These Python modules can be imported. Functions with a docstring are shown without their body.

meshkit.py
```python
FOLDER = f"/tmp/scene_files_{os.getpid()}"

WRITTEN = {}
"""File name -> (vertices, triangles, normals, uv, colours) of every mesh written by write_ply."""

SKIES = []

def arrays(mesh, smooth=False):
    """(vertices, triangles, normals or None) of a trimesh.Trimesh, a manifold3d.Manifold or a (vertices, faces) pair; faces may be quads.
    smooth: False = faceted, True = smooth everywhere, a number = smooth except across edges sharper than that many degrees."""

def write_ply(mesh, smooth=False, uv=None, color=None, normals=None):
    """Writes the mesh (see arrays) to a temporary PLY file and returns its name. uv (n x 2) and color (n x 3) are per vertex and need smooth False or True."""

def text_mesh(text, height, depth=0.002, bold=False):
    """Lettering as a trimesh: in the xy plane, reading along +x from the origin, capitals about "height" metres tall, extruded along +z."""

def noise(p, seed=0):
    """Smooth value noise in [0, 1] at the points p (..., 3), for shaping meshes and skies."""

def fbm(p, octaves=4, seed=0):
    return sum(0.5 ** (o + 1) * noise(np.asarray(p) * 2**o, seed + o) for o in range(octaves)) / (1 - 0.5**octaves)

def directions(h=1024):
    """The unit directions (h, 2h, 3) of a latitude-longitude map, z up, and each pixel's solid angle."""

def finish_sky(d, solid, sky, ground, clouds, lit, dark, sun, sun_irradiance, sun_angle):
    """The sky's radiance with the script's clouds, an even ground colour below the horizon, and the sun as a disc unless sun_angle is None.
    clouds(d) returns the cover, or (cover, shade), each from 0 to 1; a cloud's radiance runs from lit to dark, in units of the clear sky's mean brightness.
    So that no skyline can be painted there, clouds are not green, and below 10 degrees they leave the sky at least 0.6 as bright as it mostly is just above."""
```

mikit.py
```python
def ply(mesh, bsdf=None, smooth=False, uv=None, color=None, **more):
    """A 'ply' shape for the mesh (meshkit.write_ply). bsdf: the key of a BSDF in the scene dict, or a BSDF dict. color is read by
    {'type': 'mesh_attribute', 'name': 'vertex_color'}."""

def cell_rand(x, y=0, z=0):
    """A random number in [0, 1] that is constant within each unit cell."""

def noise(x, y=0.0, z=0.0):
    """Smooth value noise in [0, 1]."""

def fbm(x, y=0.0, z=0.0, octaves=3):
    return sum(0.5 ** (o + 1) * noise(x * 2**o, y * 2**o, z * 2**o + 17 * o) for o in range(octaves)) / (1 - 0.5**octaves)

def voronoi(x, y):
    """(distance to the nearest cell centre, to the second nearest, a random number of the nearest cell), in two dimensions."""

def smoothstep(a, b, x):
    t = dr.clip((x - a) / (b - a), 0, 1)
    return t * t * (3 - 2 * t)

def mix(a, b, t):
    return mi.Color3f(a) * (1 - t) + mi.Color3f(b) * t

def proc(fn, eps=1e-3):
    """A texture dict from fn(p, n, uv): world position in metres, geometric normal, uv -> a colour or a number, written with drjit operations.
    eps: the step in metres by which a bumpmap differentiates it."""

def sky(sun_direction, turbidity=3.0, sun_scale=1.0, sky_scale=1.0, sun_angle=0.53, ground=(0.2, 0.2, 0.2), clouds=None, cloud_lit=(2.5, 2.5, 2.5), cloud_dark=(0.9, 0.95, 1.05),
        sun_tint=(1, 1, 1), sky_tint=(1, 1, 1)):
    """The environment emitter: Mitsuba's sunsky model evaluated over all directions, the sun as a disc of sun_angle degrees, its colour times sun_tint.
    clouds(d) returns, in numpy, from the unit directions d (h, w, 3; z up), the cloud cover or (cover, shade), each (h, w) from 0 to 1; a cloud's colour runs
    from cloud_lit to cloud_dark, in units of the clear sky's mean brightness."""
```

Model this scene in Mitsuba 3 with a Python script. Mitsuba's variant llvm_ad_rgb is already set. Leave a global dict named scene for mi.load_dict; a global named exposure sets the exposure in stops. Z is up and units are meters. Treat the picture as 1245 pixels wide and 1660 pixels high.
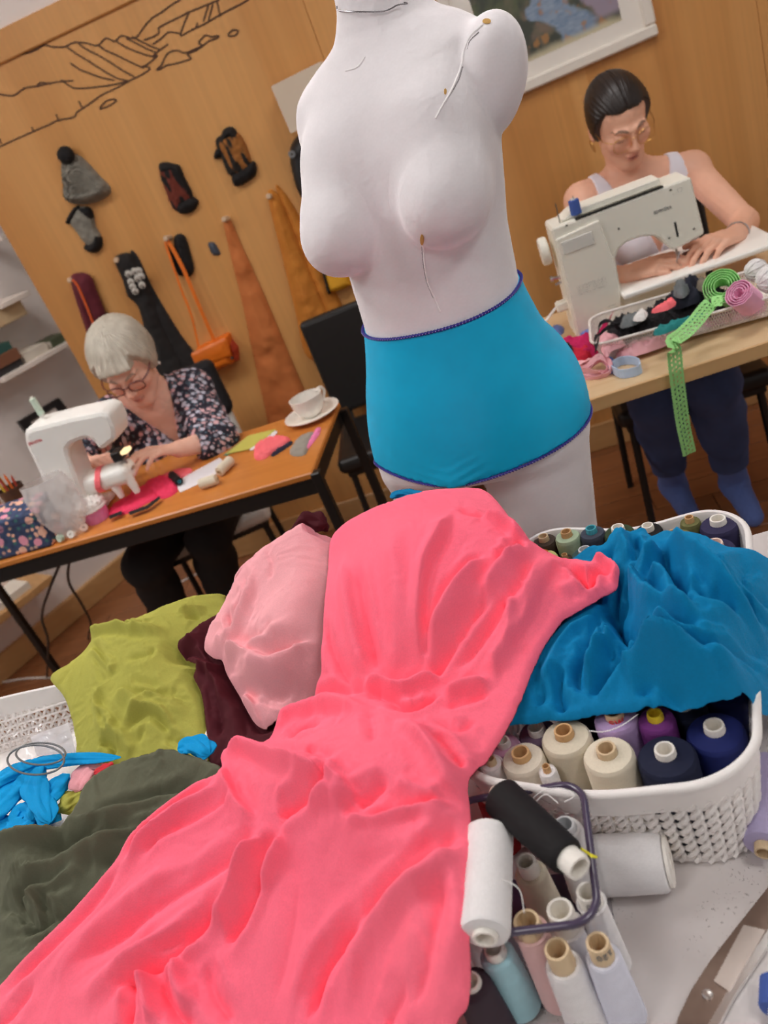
import math, random, numpy as np, trimesh, manifold3d, shapely
import shapely.geometry as sg
import mitsuba as mi, drjit as dr, mikit
from meshkit import text_mesh, noise as vnoise, fbm as vfbm
from scipy.spatial import Delaunay, cKDTree
from scipy.interpolate import RBFInterpolator
V = lambda *a: np.array(a, float)
PI = math.pi
scene, labels = {}, {}
rng = np.random.default_rng(7)

# ---------------------------------------------------------------- camera
CAM_H, PITCH, ROLL, FPX = 1.45, math.radians(26.5), math.radians(23.0), 1330.0
EYE = V(0, 0, CAM_H)
FWD = V(0, math.cos(PITCH), -math.sin(PITCH))
_up0 = np.cross(V(1, 0, 0), FWD)
RIGHT = math.cos(ROLL) * V(1, 0, 0) - math.sin(ROLL) * _up0
UP = math.sin(ROLL) * V(1, 0, 0) + math.cos(ROLL) * _up0
T4 = mi.ScalarTransform4f
scene['camera'] = {'type': 'thinlens', 'fov': math.degrees(2 * math.atan(622.5 / FPX)), 'fov_axis': 'x',
                   'to_world': T4().look_at(origin=EYE.tolist(), target=(EYE + FWD).tolist(), up=UP.tolist()),
                   'aperture_radius': 0.0026, 'focus_distance': 1.02, 'near_clip': 0.05, 'far_clip': 60.0}
exposure = 0.72
# ---------------------------------------------------------------- daylight: overcast sky through the windows behind and to the right
scene['sky'] = mikit.sky((0.5, -0.6, 0.6), turbidity=4.0, sun_scale=0.0, sky_scale=2.6, sky_tint=(1.0, .99, .98), sun_angle=None, clouds=lambda d: np.ones(d.shape[:2]),
                         cloud_lit=(1.0, .99, .98), ground=(0.25, 0.25, 0.25))
SKY_GAIN = 1.0
# ceiling light panels (real lamps, above and behind the camera): centre x, y, size x, size y, radiance
PANELS = [(1.0, -0.3, 0.6, 0.6, 8.0), (-0.9, -0.3, 0.6, 0.6, 6.0), (1.0, 1.5, 0.6, 0.6, 6.0), (-0.8, 1.5, 0.6, 0.6, 8.0), (-1.9, 1.5, 0.6, 0.6, 9.0)]
CEIL_Z = 2.75

def ray(px, py):
    d = FWD + RIGHT * ((px - 622.5) / FPX) - UP * ((py - 830.0) / FPX)
    return d
def pz(px, py, z):            # the point at height z that lies behind a spot of the photograph
    d = ray(px, py); return EYE + d * ((z - CAM_H) / d[2])
def pY(px, py, Y):            # ... in the vertical plane y = Y
    d = ray(px, py); return EYE + d * (Y / d[1])
def pd(px, py, dep):          # ... at a distance along the optical axis
    return EYE + ray(px, py) * dep
def pplane(px, py, o, n):
    d = ray(px, py); return EYE + d * (np.dot(np.asarray(o) - EYE, n) / np.dot(d, n))

# ---------------------------------------------------------------- scene entries
def numbered(name):
    have = lambda k: k in scene or k in labels or any(x.startswith(k + '__') for x in scene)
    if not have(name): return name
    i = 1
    while have(f'{name}_{i:03d}'): i += 1
    return f'{name}_{i:03d}'
def tag(key, label=None, cat=None, group=None, kind=None):
    d = labels.setdefault(key, {})
    if label: d['label'] = label
    if cat: d['category'] = cat
    if group: d['group'] = group
    if kind: d['kind'] = kind
    return key
def thing(name, label, cat, group=None):
    k = numbered(name); tag(k, label, cat, group); return k
def put(mesh, mat, key, smooth=30, color=None, uv=None, **kw):
    if color is not None or uv is not None: smooth = True
    scene[key] = mikit.ply(mesh, mat, smooth=smooth, color=color, uv=uv, **kw); return key
def part(parent, name, mesh, mat, label=None, smooth=30, **kw):
    k = numbered(parent + '__' + name); put(mesh, mat, k, smooth, **kw)
    if label: tag(k, label)
    return k
def obj(name, mesh, mat, label, cat, group=None, smooth=30, **kw):
    k = numbered(name); put(mesh, mat, k, smooth, **kw); return tag(k, label, cat, group)
def struct(name, mesh, mat, smooth=30, label=None):
    put(mesh, mat, name, smooth); return tag(name, label, None, None, 'structure')
def stuff(name, mesh, mat, label, cat, smooth=30):
    k = numbered(name); put(mesh, mat, k, smooth); return tag(k, label, cat, None, 'stuff')

# ---------------------------------------------------------------- mesh helpers
def cat(*ms):
    ms = [m for x in ms for m in (x if isinstance(x, (list, tuple)) else [x])]
    return trimesh.util.concatenate(ms)
def mk(v, f): return trimesh.Trimesh(np.asarray(v, float), np.asarray(f), process=False)
def frame(o, x, y=None, z=None):
    """4x4 from an origin and axes (x and y, or x and z given)."""
    x = np.asarray(x, float); x = x / np.linalg.norm(x)
    if y is not None:
        y = np.asarray(y, float); y = y - x * (x @ y); y /= np.linalg.norm(y); z = np.cross(x, y)
    else:
        z = np.asarray(z, float); z = z - x * (x @ z); z /= np.linalg.norm(z); y = np.cross(z, x)
    m = np.eye(4); m[:3, 0], m[:3, 1], m[:3, 2], m[:3, 3] = x, y, z, o
    return m
def zframe(o, z, hint=(0, 0, 1)):
    z = np.asarray(z, float); z = z / np.linalg.norm(z)
    h = np.asarray(hint, float)
    if abs(h @ z) > .95: h = V(1, 0, 0) if abs(z[0]) < .9 else V(0, 1, 0)
    x = np.cross(h, z); x /= np.linalg.norm(x)
    m = np.eye(4); m[:3, 0], m[:3, 1], m[:3, 2], m[:3, 3] = x, np.cross(z, x), z, o
    return m
def xf(mesh, m):
    q = mesh.copy(); q.apply_transform(m); return q
def at(mesh, x=0, y=0, z=0):
    q = mesh.copy(); q.apply_translation((x, y, z)); return q
def rz(deg):
    return trimesh.transformations.rotation_matrix(math.radians(deg), [0, 0, 1])
def rot(deg, ax): return trimesh.transformations.rotation_matrix(math.radians(deg), ax)
def hull(pts):
    h = trimesh.convex.convex_hull(np.asarray(pts, float)); return h
def bbox(x0, x1, y0, y1, z0, z1, b=0.003):
    """A box with bevelled edges."""
    b = min(b, (x1 - x0) * .45, (y1 - y0) * .45, (z1 - z0) * .45)
    P = []
    for x, sx in ((x0, 1), (x1, -1)):
        for y, sy in ((y0, 1), (y1, -1)):
            for z, sz in ((z0, 1), (z1, -1)):
                for k in ((0, 1, 1), (1, 0, 1), (1, 1, 0)):
                    P.append((x + sx * b * k[0], y + sy * b * k[1], z + sz * b * k[2]))
    return hull(P)
def rbox(x0, x1, y0, y1, z0, z1, r=0.01, n=2):
    """A box with round edges (hull of spheres)."""
    s = trimesh.creation.icosphere(n, r).vertices
    return hull(np.vstack([s + V(x, y, z) for x in (x0 + r, x1 - r) for y in (y0 + r, y1 - r) for z in (z0 + r, z1 - r)]))
def lathe(prof, n=24, cap=True):
    """Revolve (r, z) pairs around z."""
    p = np.asarray(prof, float); m = len(p); a = np.arange(n) * 2 * PI / n
    v = np.stack([p[:, 0][:, None] * np.cos(a), p[:, 0][:, None] * np.sin(a), np.repeat(p[:, 1][:, None], n, 1)], -1).reshape(-1, 3)
    i, j = np.meshgrid(np.arange(m - 1), np.arange(n), indexing='ij'); k = (j + 1) % n
    q = np.stack([i * n + j, i * n + k, (i + 1) * n + k, (i + 1) * n + j], -1).reshape(-1, 4)
    f = [np.vstack([q[:, [0, 1, 2]], q[:, [0, 2, 3]]])]
    if cap:
        for row, flip in ((0, True), (m - 1, False)):
            if p[row, 0] > 1e-6:
                v = np.vstack([v, [[0, 0, p[row, 1]]]]); c = len(v) - 1; r = row * n + np.arange(n)
                t = np.stack([np.full(n, c), r, np.roll(r, -1)], 1); f.append(t[:, ::-1] if flip else t)
    return mk(v, np.vstack(f))
def tube(pts, r, n=8, closed=False, cap=True):
    p = np.asarray(pts, float); m = len(p); r = np.broadcast_to(r, (m,)).astype(float)
    t = (np.roll(p, -1, 0) - np.roll(p, 1, 0)) if closed else np.gradient(p, axis=0)
    t /= np.linalg.norm(t, axis=1, keepdims=True) + 1e-12
    a = np.zeros_like(p); h = V(0, 0, 1) if abs(t[0, 2]) < .9 else V(1, 0, 0)
    u = np.cross(t[0], h); u /= np.linalg.norm(u); a[0] = u
    for k in range(1, m):
        u = a[k - 1] - t[k] * (a[k - 1] @ t[k]); a[k] = u / (np.linalg.norm(u) + 1e-12)
    b = np.cross(t, a); g = np.arange(n) * 2 * PI / n
    v = (p[:, None] + r[:, None, None] * (np.cos(g)[None, :, None] * a[:, None] + np.sin(g)[None, :, None] * b[:, None])).reshape(-1, 3)
    i, j = np.meshgrid(np.arange(m if closed else m - 1), np.arange(n), indexing='ij'); k = (j + 1) % n; i2 = (i + 1) % m
    q = np.stack([i * n + j, i * n + k, i2 * n + k, i2 * n + j], -1).reshape(-1, 4)
    f = [np.vstack([q[:, [0, 1, 2]], q[:, [0, 2, 3]]])]
    if cap and not closed:
        for e, flip in ((0, True), (m - 1, False)):
            v = np.vstack([v, p[e]]); c = len(v) - 1; row = e * n + np.arange(n)
            tt = np.stack([np.full(n, c), row, np.roll(row, -1)], 1); f.append(tt[:, ::-1] if flip else tt)
    return mk(v, np.vstack(f))
def spline(pts, n=24, closed=False):
    """Catmull-Rom through points."""
    p = np.asarray(pts, float)
    P = np.vstack([p[-1], p, p[:2]]) if closed else np.vstack([2 * p[0] - p[1], p, 2 * p[-1] - p[-2]])
    segs = len(P) - 3; out = []
    per = max(2, n // segs)
    for s in range(segs):
        t = np.linspace(0, 1, per, endpoint=False)[:, None]; a, b, c, d = P[s:s + 4]
        out.append(.5 * (2 * b + (c - a) * t + (2 * a - 5 * b + 4 * c - d) * t ** 2 + (3 * b - a - 3 * c + d) * t ** 3))
    if not closed: out.append(p[-1:])
    return np.vstack(out)
def ribbon(center, side, w, th=0.0008):
    """A thin solid band: centre line (n,3), sideways unit vectors (n,3), width."""
    c = np.asarray(center, float); s = np.broadcast_to(side, c.shape); s = s / np.linalg.norm(s, axis=1, keepdims=True)
    t = np.gradient(c, axis=0); nn = np.cross(t, s); nn /= np.linalg.norm(nn, axis=1, keepdims=True) + 1e-12
    w = np.broadcast_to(w, (len(c),))[:, None]
    q = np.stack([c - s * w / 2 - nn * th / 2, c + s * w / 2 - nn * th / 2, c + s * w / 2 + nn * th / 2, c - s * w / 2 + nn * th / 2], 1)
    v = q.reshape(-1, 3); f = []
    for i in range(len(c) - 1):
        for j in range(4):
            a, b = i * 4 + j, i * 4 + (j + 1) % 4; f += [(a, b, b + 4), (a, b + 4, a + 4)]
    e = (len(c) - 1) * 4; f += [(0, 2, 1), (0, 3, 2), (e, e + 1, e + 2), (e, e + 2, e + 3)]
    m = mk(v, f); return m
def prism(poly, z0, z1):
    p = poly if isinstance(poly, sg.Polygon) else sg.Polygon(poly)
    m = trimesh.creation.extrude_polygon(p, z1 - z0, engine='earcut'); m.apply_translation((0, 0, z0)); return m
def rrect(x0, x1, y0, y1, r, n=6):
    return sg.box(x0 + r, y0 + r, x1 - r, y1 - r).buffer(r, quad_segs=n)
def sweep2(rings):
    """Loft closed rings (k, n, 3) with caps."""
    R = np.asarray(rings, float); m, n = R.shape[:2]; v = R.reshape(-1, 3)
    i, j = np.meshgrid(np.arange(m - 1), np.arange(n), indexing='ij'); k = (j + 1) % n
    q = np.stack([i * n + j, i * n + k, (i + 1) * n + k, (i + 1) * n + j], -1).reshape(-1, 4)
    f = [q[:, [0, 1, 2]], q[:, [0, 2, 3]]]
    for e, fl in ((0, True), (m - 1, False)):
        v = np.vstack([v, R[e].mean(0)]); c = len(v) - 1; row = e * n + np.arange(n)
        t = np.stack([np.full(n, c), row, np.roll(row, -1)], 1); f.append(t[:, ::-1] if fl else t)
    return mk(v, np.vstack(f))

# ---------------------------------------------------------------- implicit surfaces
def smin(a, b, k):
    h = np.clip(.5 + .5 * (b - a) / k, 0, 1); return b * (1 - h) + a * h - k * h * (1 - h)
def smax(a, b, k): return -smin(-a, -b, k)
def capsule(p, a, b, ra, rb=None):
    a, b = np.asarray(a, float), np.asarray(b, float); rb = ra if rb is None else rb
    d = b - a; t = np.clip((p - a) @ d / (d @ d + 1e-12), 0, 1)
    return np.linalg.norm(p - a - t[:, None] * d, axis=1) - (ra + (rb - ra) * t)
def ellip(p, c, r, R=None):
    q = p - np.asarray(c, float)
    if R is not None: q = q @ R
    r = np.asarray(r, float); k0 = np.linalg.norm(q / r, axis=1); k1 = np.linalg.norm(q / (r * r), axis=1)
    return k0 * (k0 - 1) / np.maximum(k1, 1e-9)
def surfnet(f, lo, hi, h, band=2.2):
    """Smooth mesh of f = 0 (f: (n,3) -> (n,), roughly a distance) by naive surface nets; evaluated finely only near the surface."""
    lo, hi = np.asarray(lo, float), np.asarray(hi, float); C = 4
    nc = np.ceil((hi - lo) / (h * C)).astype(int) + 1; nf = (nc - 1) * C + 1
    ax = [lo[k] + np.arange(nc[k]) * h * C for k in range(3)]
    G = np.stack(np.meshgrid(*ax, indexing='ij'), -1).reshape(-1, 3)
    dc = f(G).reshape(nc)
    near = np.abs(dc) < h * C * band
    cell = np.zeros(nc - 1, bool); mn = np.full(nc - 1, 1e9)
    for o in np.ndindex(2, 2, 2):
        s = tuple(slice(o[k], nc[k] - 1 + o[k]) for k in range(3)); cell |= near[s]
    D = np.repeat(np.repeat(np.repeat(dc, C, 0), C, 1), C, 2)[:nf[0], :nf[1], :nf[2]].astype(np.float32)
    M = np.zeros(nf, bool); cc = np.repeat(np.repeat(np.repeat(cell, C, 0), C, 1), C, 2)
    M[:-1, :-1, :-1] |= cc
    for k in range(3):
        sl = [slice(None)] * 3; sl[k] = slice(1, None); s2 = [slice(None)] * 3; s2[k] = slice(0, -1)
        M[tuple(sl)] |= M[tuple(s2)].copy()
    idx = np.argwhere(M); P = lo + idx * h
    D[M] = f(P)
    S = D < 0
    # cells with a sign change
    c0 = S[:-1, :-1, :-1]; anyc = np.zeros_like(c0); allc = np.ones_like(c0)
    for o in np.ndindex(2, 2, 2):
        s = S[tuple(slice(o[k], nf[k] - 1 + o[k]) for k in range(3))]; anyc = anyc | s; allc = allc & s
    act = np.argwhere(anyc & ~allc); ids = np.full(c0.shape, -1); ids[tuple(act.T)] = np.arange(len(act))
    acc, cnt = np.zeros((len(act), 3)), np.zeros(len(act))
    for k in range(3):
        for o in np.ndindex(2, 2):
            e0 = np.zeros(3, int); oth = [x for x in range(3) if x != k]; e0[oth[0]], e0[oth[1]] = o
            e1 = e0.copy(); e1[k] = 1
            a, b = D[tuple((act + e0).T)], D[tuple((act + e1).T)]; on = (a < 0) != (b < 0)
            t = np.where(on, a / np.where(on, a - b, 1), 0)
            q = e0 + np.zeros((len(act), 3)); q[:, k] += t
            acc += q * on[:, None]; cnt += on
    vert = lo + (act + acc / cnt[:, None]) * h
    F = []
    for k in range(3):
        u, w = (k + 1) % 3, (k + 2) % 3
        s0 = [slice(None)] * 3; s1 = [slice(None)] * 3; s0[k] = slice(0, -1); s1[k] = slice(1, None)
        ch = np.argwhere(S[tuple(s0)] != S[tuple(s1)])
        ch = ch[(ch[:, u] > 0) & (ch[:, w] > 0) & (ch[:, u] < nf[u] - 1) & (ch[:, w] < nf[w] - 1)]
        eu, ew = np.eye(3, dtype=int)[u], np.eye(3, dtype=int)[w]
        quad = np.stack([ids[tuple((ch - eu - ew).T)], ids[tuple((ch - ew).T)], ids[tuple(ch.T)], ids[tuple((ch - eu).T)]], 1)
        inside = S[tuple(ch.T)]
        quad[~inside] = quad[~inside][:, ::-1]
        F.append(quad)
    F = np.vstack(F); F = F[(F >= 0).all(1)]
    return mk(vert, np.vstack([F[:, [0, 1, 2]], F[:, [0, 2, 3]]]))

# ---------------------------------------------------------------- materials
def srgb(*c):
    c = np.array(c, float) / 255; return np.where(c <= .04045, c / 12.92, ((c + .055) / 1.055) ** 2.4).tolist()
def rgb(c): return {'type': 'rgb', 'value': [float(x) for x in c]}
def mat(name, color, rough=.6, metal=0.0, spec=.5, coat=0.0, sheen=0.0, bump=None, bscale=1.0, two=True):
    col = color if isinstance(color, dict) else (mikit.proc(color) if callable(color) else rgb(color))
    b = {'type': 'principled', 'base_color': col, 'roughness': rough, 'metallic': metal, 'specular': spec}
    if coat: b['clearcoat'] = coat; b['clearcoat_gloss'] = .9
    if sheen: b['sheen'] = sheen
    if bump is not None: b = {'type': 'bumpmap', 'arbitrary': mikit.proc(bump, 4e-4), 'scale': bscale, 'nested': b}; 
    scene[name] = {'type': 'twosided', 'bsdf': b} if two else b
    return name
# ================================================================ the room
WU, WN = V(.970, -.2425, 0) / np.linalg.norm([.970, .2425]), V(-.2425, -.970, 0) / np.linalg.norm([.970, .2425])
WO = V(0, 2.90, 0)
WM = frame(WO, WU, z=(0, 0, 1))                       # back wall: x along it, -y into the room, z up
def wl(px, py, off=0.0):                               # a spot of the photograph on the back wall -> (s, z)
    p = pplane(px, py, WO + WN * off, WN) - WO; return float(p @ WU), float(p[2])
LU = V(.707, .707, 0); LN = V(.707, -.707, 0)          # left wall: runs away to the right; its normal faces the room
LO = pz(80, 992, .1); LO[2] = 0
LM = frame(LO, LU, z=(0, 0, 1))                        # x along, +y behind the wall
def ll(px, py, off=0.0):
    p = pplane(px, py, LO + LN * off, LN) - LO; return float(p @ LU), float(p[2])

def grain(s, z, k=1.0):
    w = mikit.fbm(s * 3.1, z * .35, 2.0, octaves=2)
    a = mikit.noise(s * 17 + 9 * w, z * .9, 1.0)
    b = mikit.fbm(s * 150, z * 2.2, 5.0, octaves=2)
    return a, b, w
def ply_color(p, n, uv):
    s = p.x * float(WU[0]) + p.y * float(WU[1]); pan = dr.floor((s + .82) / 1.22)
    s2 = s + 13.7 * pan
    a, b, w = grain(s2, p.z)
    c = mikit.mix(srgb(206, 150, 88), srgb(186, 128, 70), mikit.smoothstep(.2, .95, a * .45 + w * .6))
    c = mikit.mix(c, srgb(216, 164, 104), .35 * mikit.smoothstep(.55, .8, mikit.noise(s2 * 11 + 3 * w, p.z * .45, 8.0)))
    return c * (0.94 + .12 * b)
mat('plywood', ply_color, .42, spec=.4)
mat('white_wall', lambda p, n, uv: mikit.mix(srgb(234, 226, 220), srgb(228, 218, 212), mikit.fbm(p.x * 2, p.y * 2, p.z * 2)), .8, spec=.2)
def floor_color(p, n, uv):
    s = p.x * float(WU[0]) + p.y * float(WU[1]); t = -p.x * float(WU[1]) + p.y * float(WU[0])
    r = mikit.cell_rand(dr.floor(t / .115), 3, 1)
    a = mikit.fbm(t * 60 + 40 * r, s * 3 + 19 * r, 1.0, octaves=3)
    return mikit.mix(srgb(124, 78, 48), srgb(158, 104, 66), a * .6 + r * .4)
mat('floorboard', floor_color, .38, spec=.45)
def light_wood(p, n, uv):
    a = mikit.fbm(p.x * 6 + p.z * 60, p.y * 26 + p.z * 30, p.z * 8, octaves=3)
    return mikit.mix(srgb(206, 164, 112), srgb(184, 138, 86), a)
mat('light_wood', light_wood, .45)
mat('joint_dark', srgb(60, 40, 26), .9)
mat('lamp_on', srgb(240, 240, 240), .6)

# floor: boards laid along the back wall
fl = prism([(-2.9, -2.2), (2.9, -2.2), (2.9, 4.6), (-2.9, 4.6)], -.08, -.006)
struct('floor', fl, 'joint_dark')
FM = frame(V(0, 0, 0), WU, z=(0, 0, 1)); random.seed(3)
planks = {}
for r in range(-2, 44):
    t0 = r * .115; x = -3.1 + random.random() * .8
    while x < 2.3:
        L = random.choice((.9, 1.2, 1.5)); x1 = min(x + L, 2.5)
        key = round(x1 - x, 3)
        mid = FM[:3, :3] @ V((x + x1) / 2, t0 + .057, 0)
        if mid[1] > .55 and mid[1] < 4.0:
            if key not in planks: planks[key] = mikit.ply(bbox(-key / 2 + .0012, key / 2 - .0012, -.0565, .0565, -.006, random.choice((0, .0006)), .0015), 'floorboard', smooth=False)
            k = numbered('floor__plank')
            m = FM.copy(); m[:3, 3] = mid
            scene[k] = {**planks[key], 'to_world': T4(m.tolist())}
        x = x1
# back wall: plywood panels up to 2 m, plaster behind and above
s_left = wl(120, 575)[0]
TOPZ = wl(60, 22)[1]
struct('wall_back', xf(bbox(s_left, 2.6, .014, .12, 0, CEIL_Z, .002), WM), 'white_wall', smooth=False)
s = s_left - .002
while s < 2.55:
    e = min(s + 1.22, 2.6)
    part('wall_back', 'panel', xf(bbox(s + .0006, e - .0006, 0, .014, .02, TOPZ, .001), WM), 'plywood', smooth=False)
    s = e
part('wall_back', 'top_rail', xf(bbox(s_left - .002, 2.6, -.012, .012, TOPZ - .075, TOPZ + .004, .003), WM), 'plywood', smooth=False)
struct('baseboard_back', xf(bbox(s_left - .01, 2.6, -.016, .0, 0, .105, .004), WM), 'light_wood', smooth=False)
# left wall with its wooden skirting
struct('wall_left', xf(bbox(-1.9, 1.5, 0, .1, 0, CEIL_Z, .002), LM), 'white_wall', smooth=False)
struct('baseboard_left', xf(bbox(-1.9, 1.2, -.02, .0, 0, .10, .004), LM), 'light_wood', smooth=False)
# ceiling with lamp panels; right wall with windows; front wall with windows behind the camera
struct('ceiling', bbox(-2.9, 2.9, -2.3, 4.6, CEIL_Z, CEIL_Z + .1, .002), 'white_wall', smooth=False)
def wall_with_window(L, z0, z1, w0, w1):
    m = sg.box(0, 0, L, CEIL_Z).difference(sg.box(w0, z0, w1, z1)); q = prism(m, 0, .12)
    return q
wr = wall_with_window(6.3, .75, 2.45, .5, 4.1)
Mr = frame(V(2.75, -2.2, 0), V(0, 1, 0), z=V(1, 0, 0)); Mr[:3, 1] = V(0, 0, 1); Mr[:3, 2] = V(1, 0, 0)
struct('wall_right', xf(wr, Mr), 'white_wall', smooth=False)
wf = wall_with_window(5.6, .5, 2.45, .4, 5.2)
Mf = np.eye(4); Mf[:3, 0] = V(1, 0, 0); Mf[:3, 1] = V(0, 0, 1); Mf[:3, 2] = V(0, -1, 0); Mf[:3, 3] = V(-2.8, -2.2, 0)
struct('wall_front', xf(wf, Mf), 'white_wall', smooth=False)
mat('window_paint', srgb(235, 235, 232), .5)
fr = [bbox(2.76, 2.82, y - .025, y + .025, .75, 2.45, .004) for y in (-1.7, -.5, .7, 1.9)] + [bbox(2.76, 2.82, -1.7, 1.9, z - .025, z + .025, .004) for z in (.775, 2.425)]
struct('window_1', cat(fr), 'window_paint', smooth=False)
fr = [bbox(x - .025, x + .025, -2.29, -2.23, .5, 2.45, .004) for x in (-2.4, -.8, .8, 2.4)] + [bbox(-2.4, 2.4, -2.29, -2.23, z - .025, z + .025, .004) for z in (.525, 2.425)]
struct('window_2', cat(fr), 'window_paint', smooth=False)
for (cx, cy, sx, sy, L), wh in zip(PANELS, ('nearest the right window behind the camera', 'behind the camera on the left side', 'above the pale work table', 'above the cafe table', 'nearest the left wall')):
    k = thing('ceiling_light', 'lit square ceiling panel ' + wh, 'ceiling light', 'ceiling light panels')
    part(k, 'frame', cat([bbox(cx - sx / 2 - .015, cx + sx / 2 + .015, cy + s_ * (sy / 2 + .008) - .008, cy + s_ * (sy / 2 + .008) + .008, CEIL_Z - .012, CEIL_Z - .001, .002) for s_ in (-1, 1)] +
        [bbox(cx + s_ * (sx / 2 + .008) - .008, cx + s_ * (sx / 2 + .008) + .008, cy - sy / 2, cy + sy / 2, CEIL_Z - .012, CEIL_Z - .001, .002) for s_ in (-1, 1)]), 'window_paint', smooth=False)
    d = mk([(cx - sx / 2, cy - sy / 2, CEIL_Z - .006), (cx + sx / 2, cy - sy / 2, CEIL_Z - .006), (cx + sx / 2, cy + sy / 2, CEIL_Z - .006), (cx - sx / 2, cy + sy / 2, CEIL_Z - .006)], [(0, 2, 1), (0, 3, 2)])
    kk = part(k, 'diffuser', d, 'lamp_on', smooth=False); scene[kk]['emitter'] = {'type': 'area', 'radiance': rgb(V(1, .98, .965) * L)}
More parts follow.
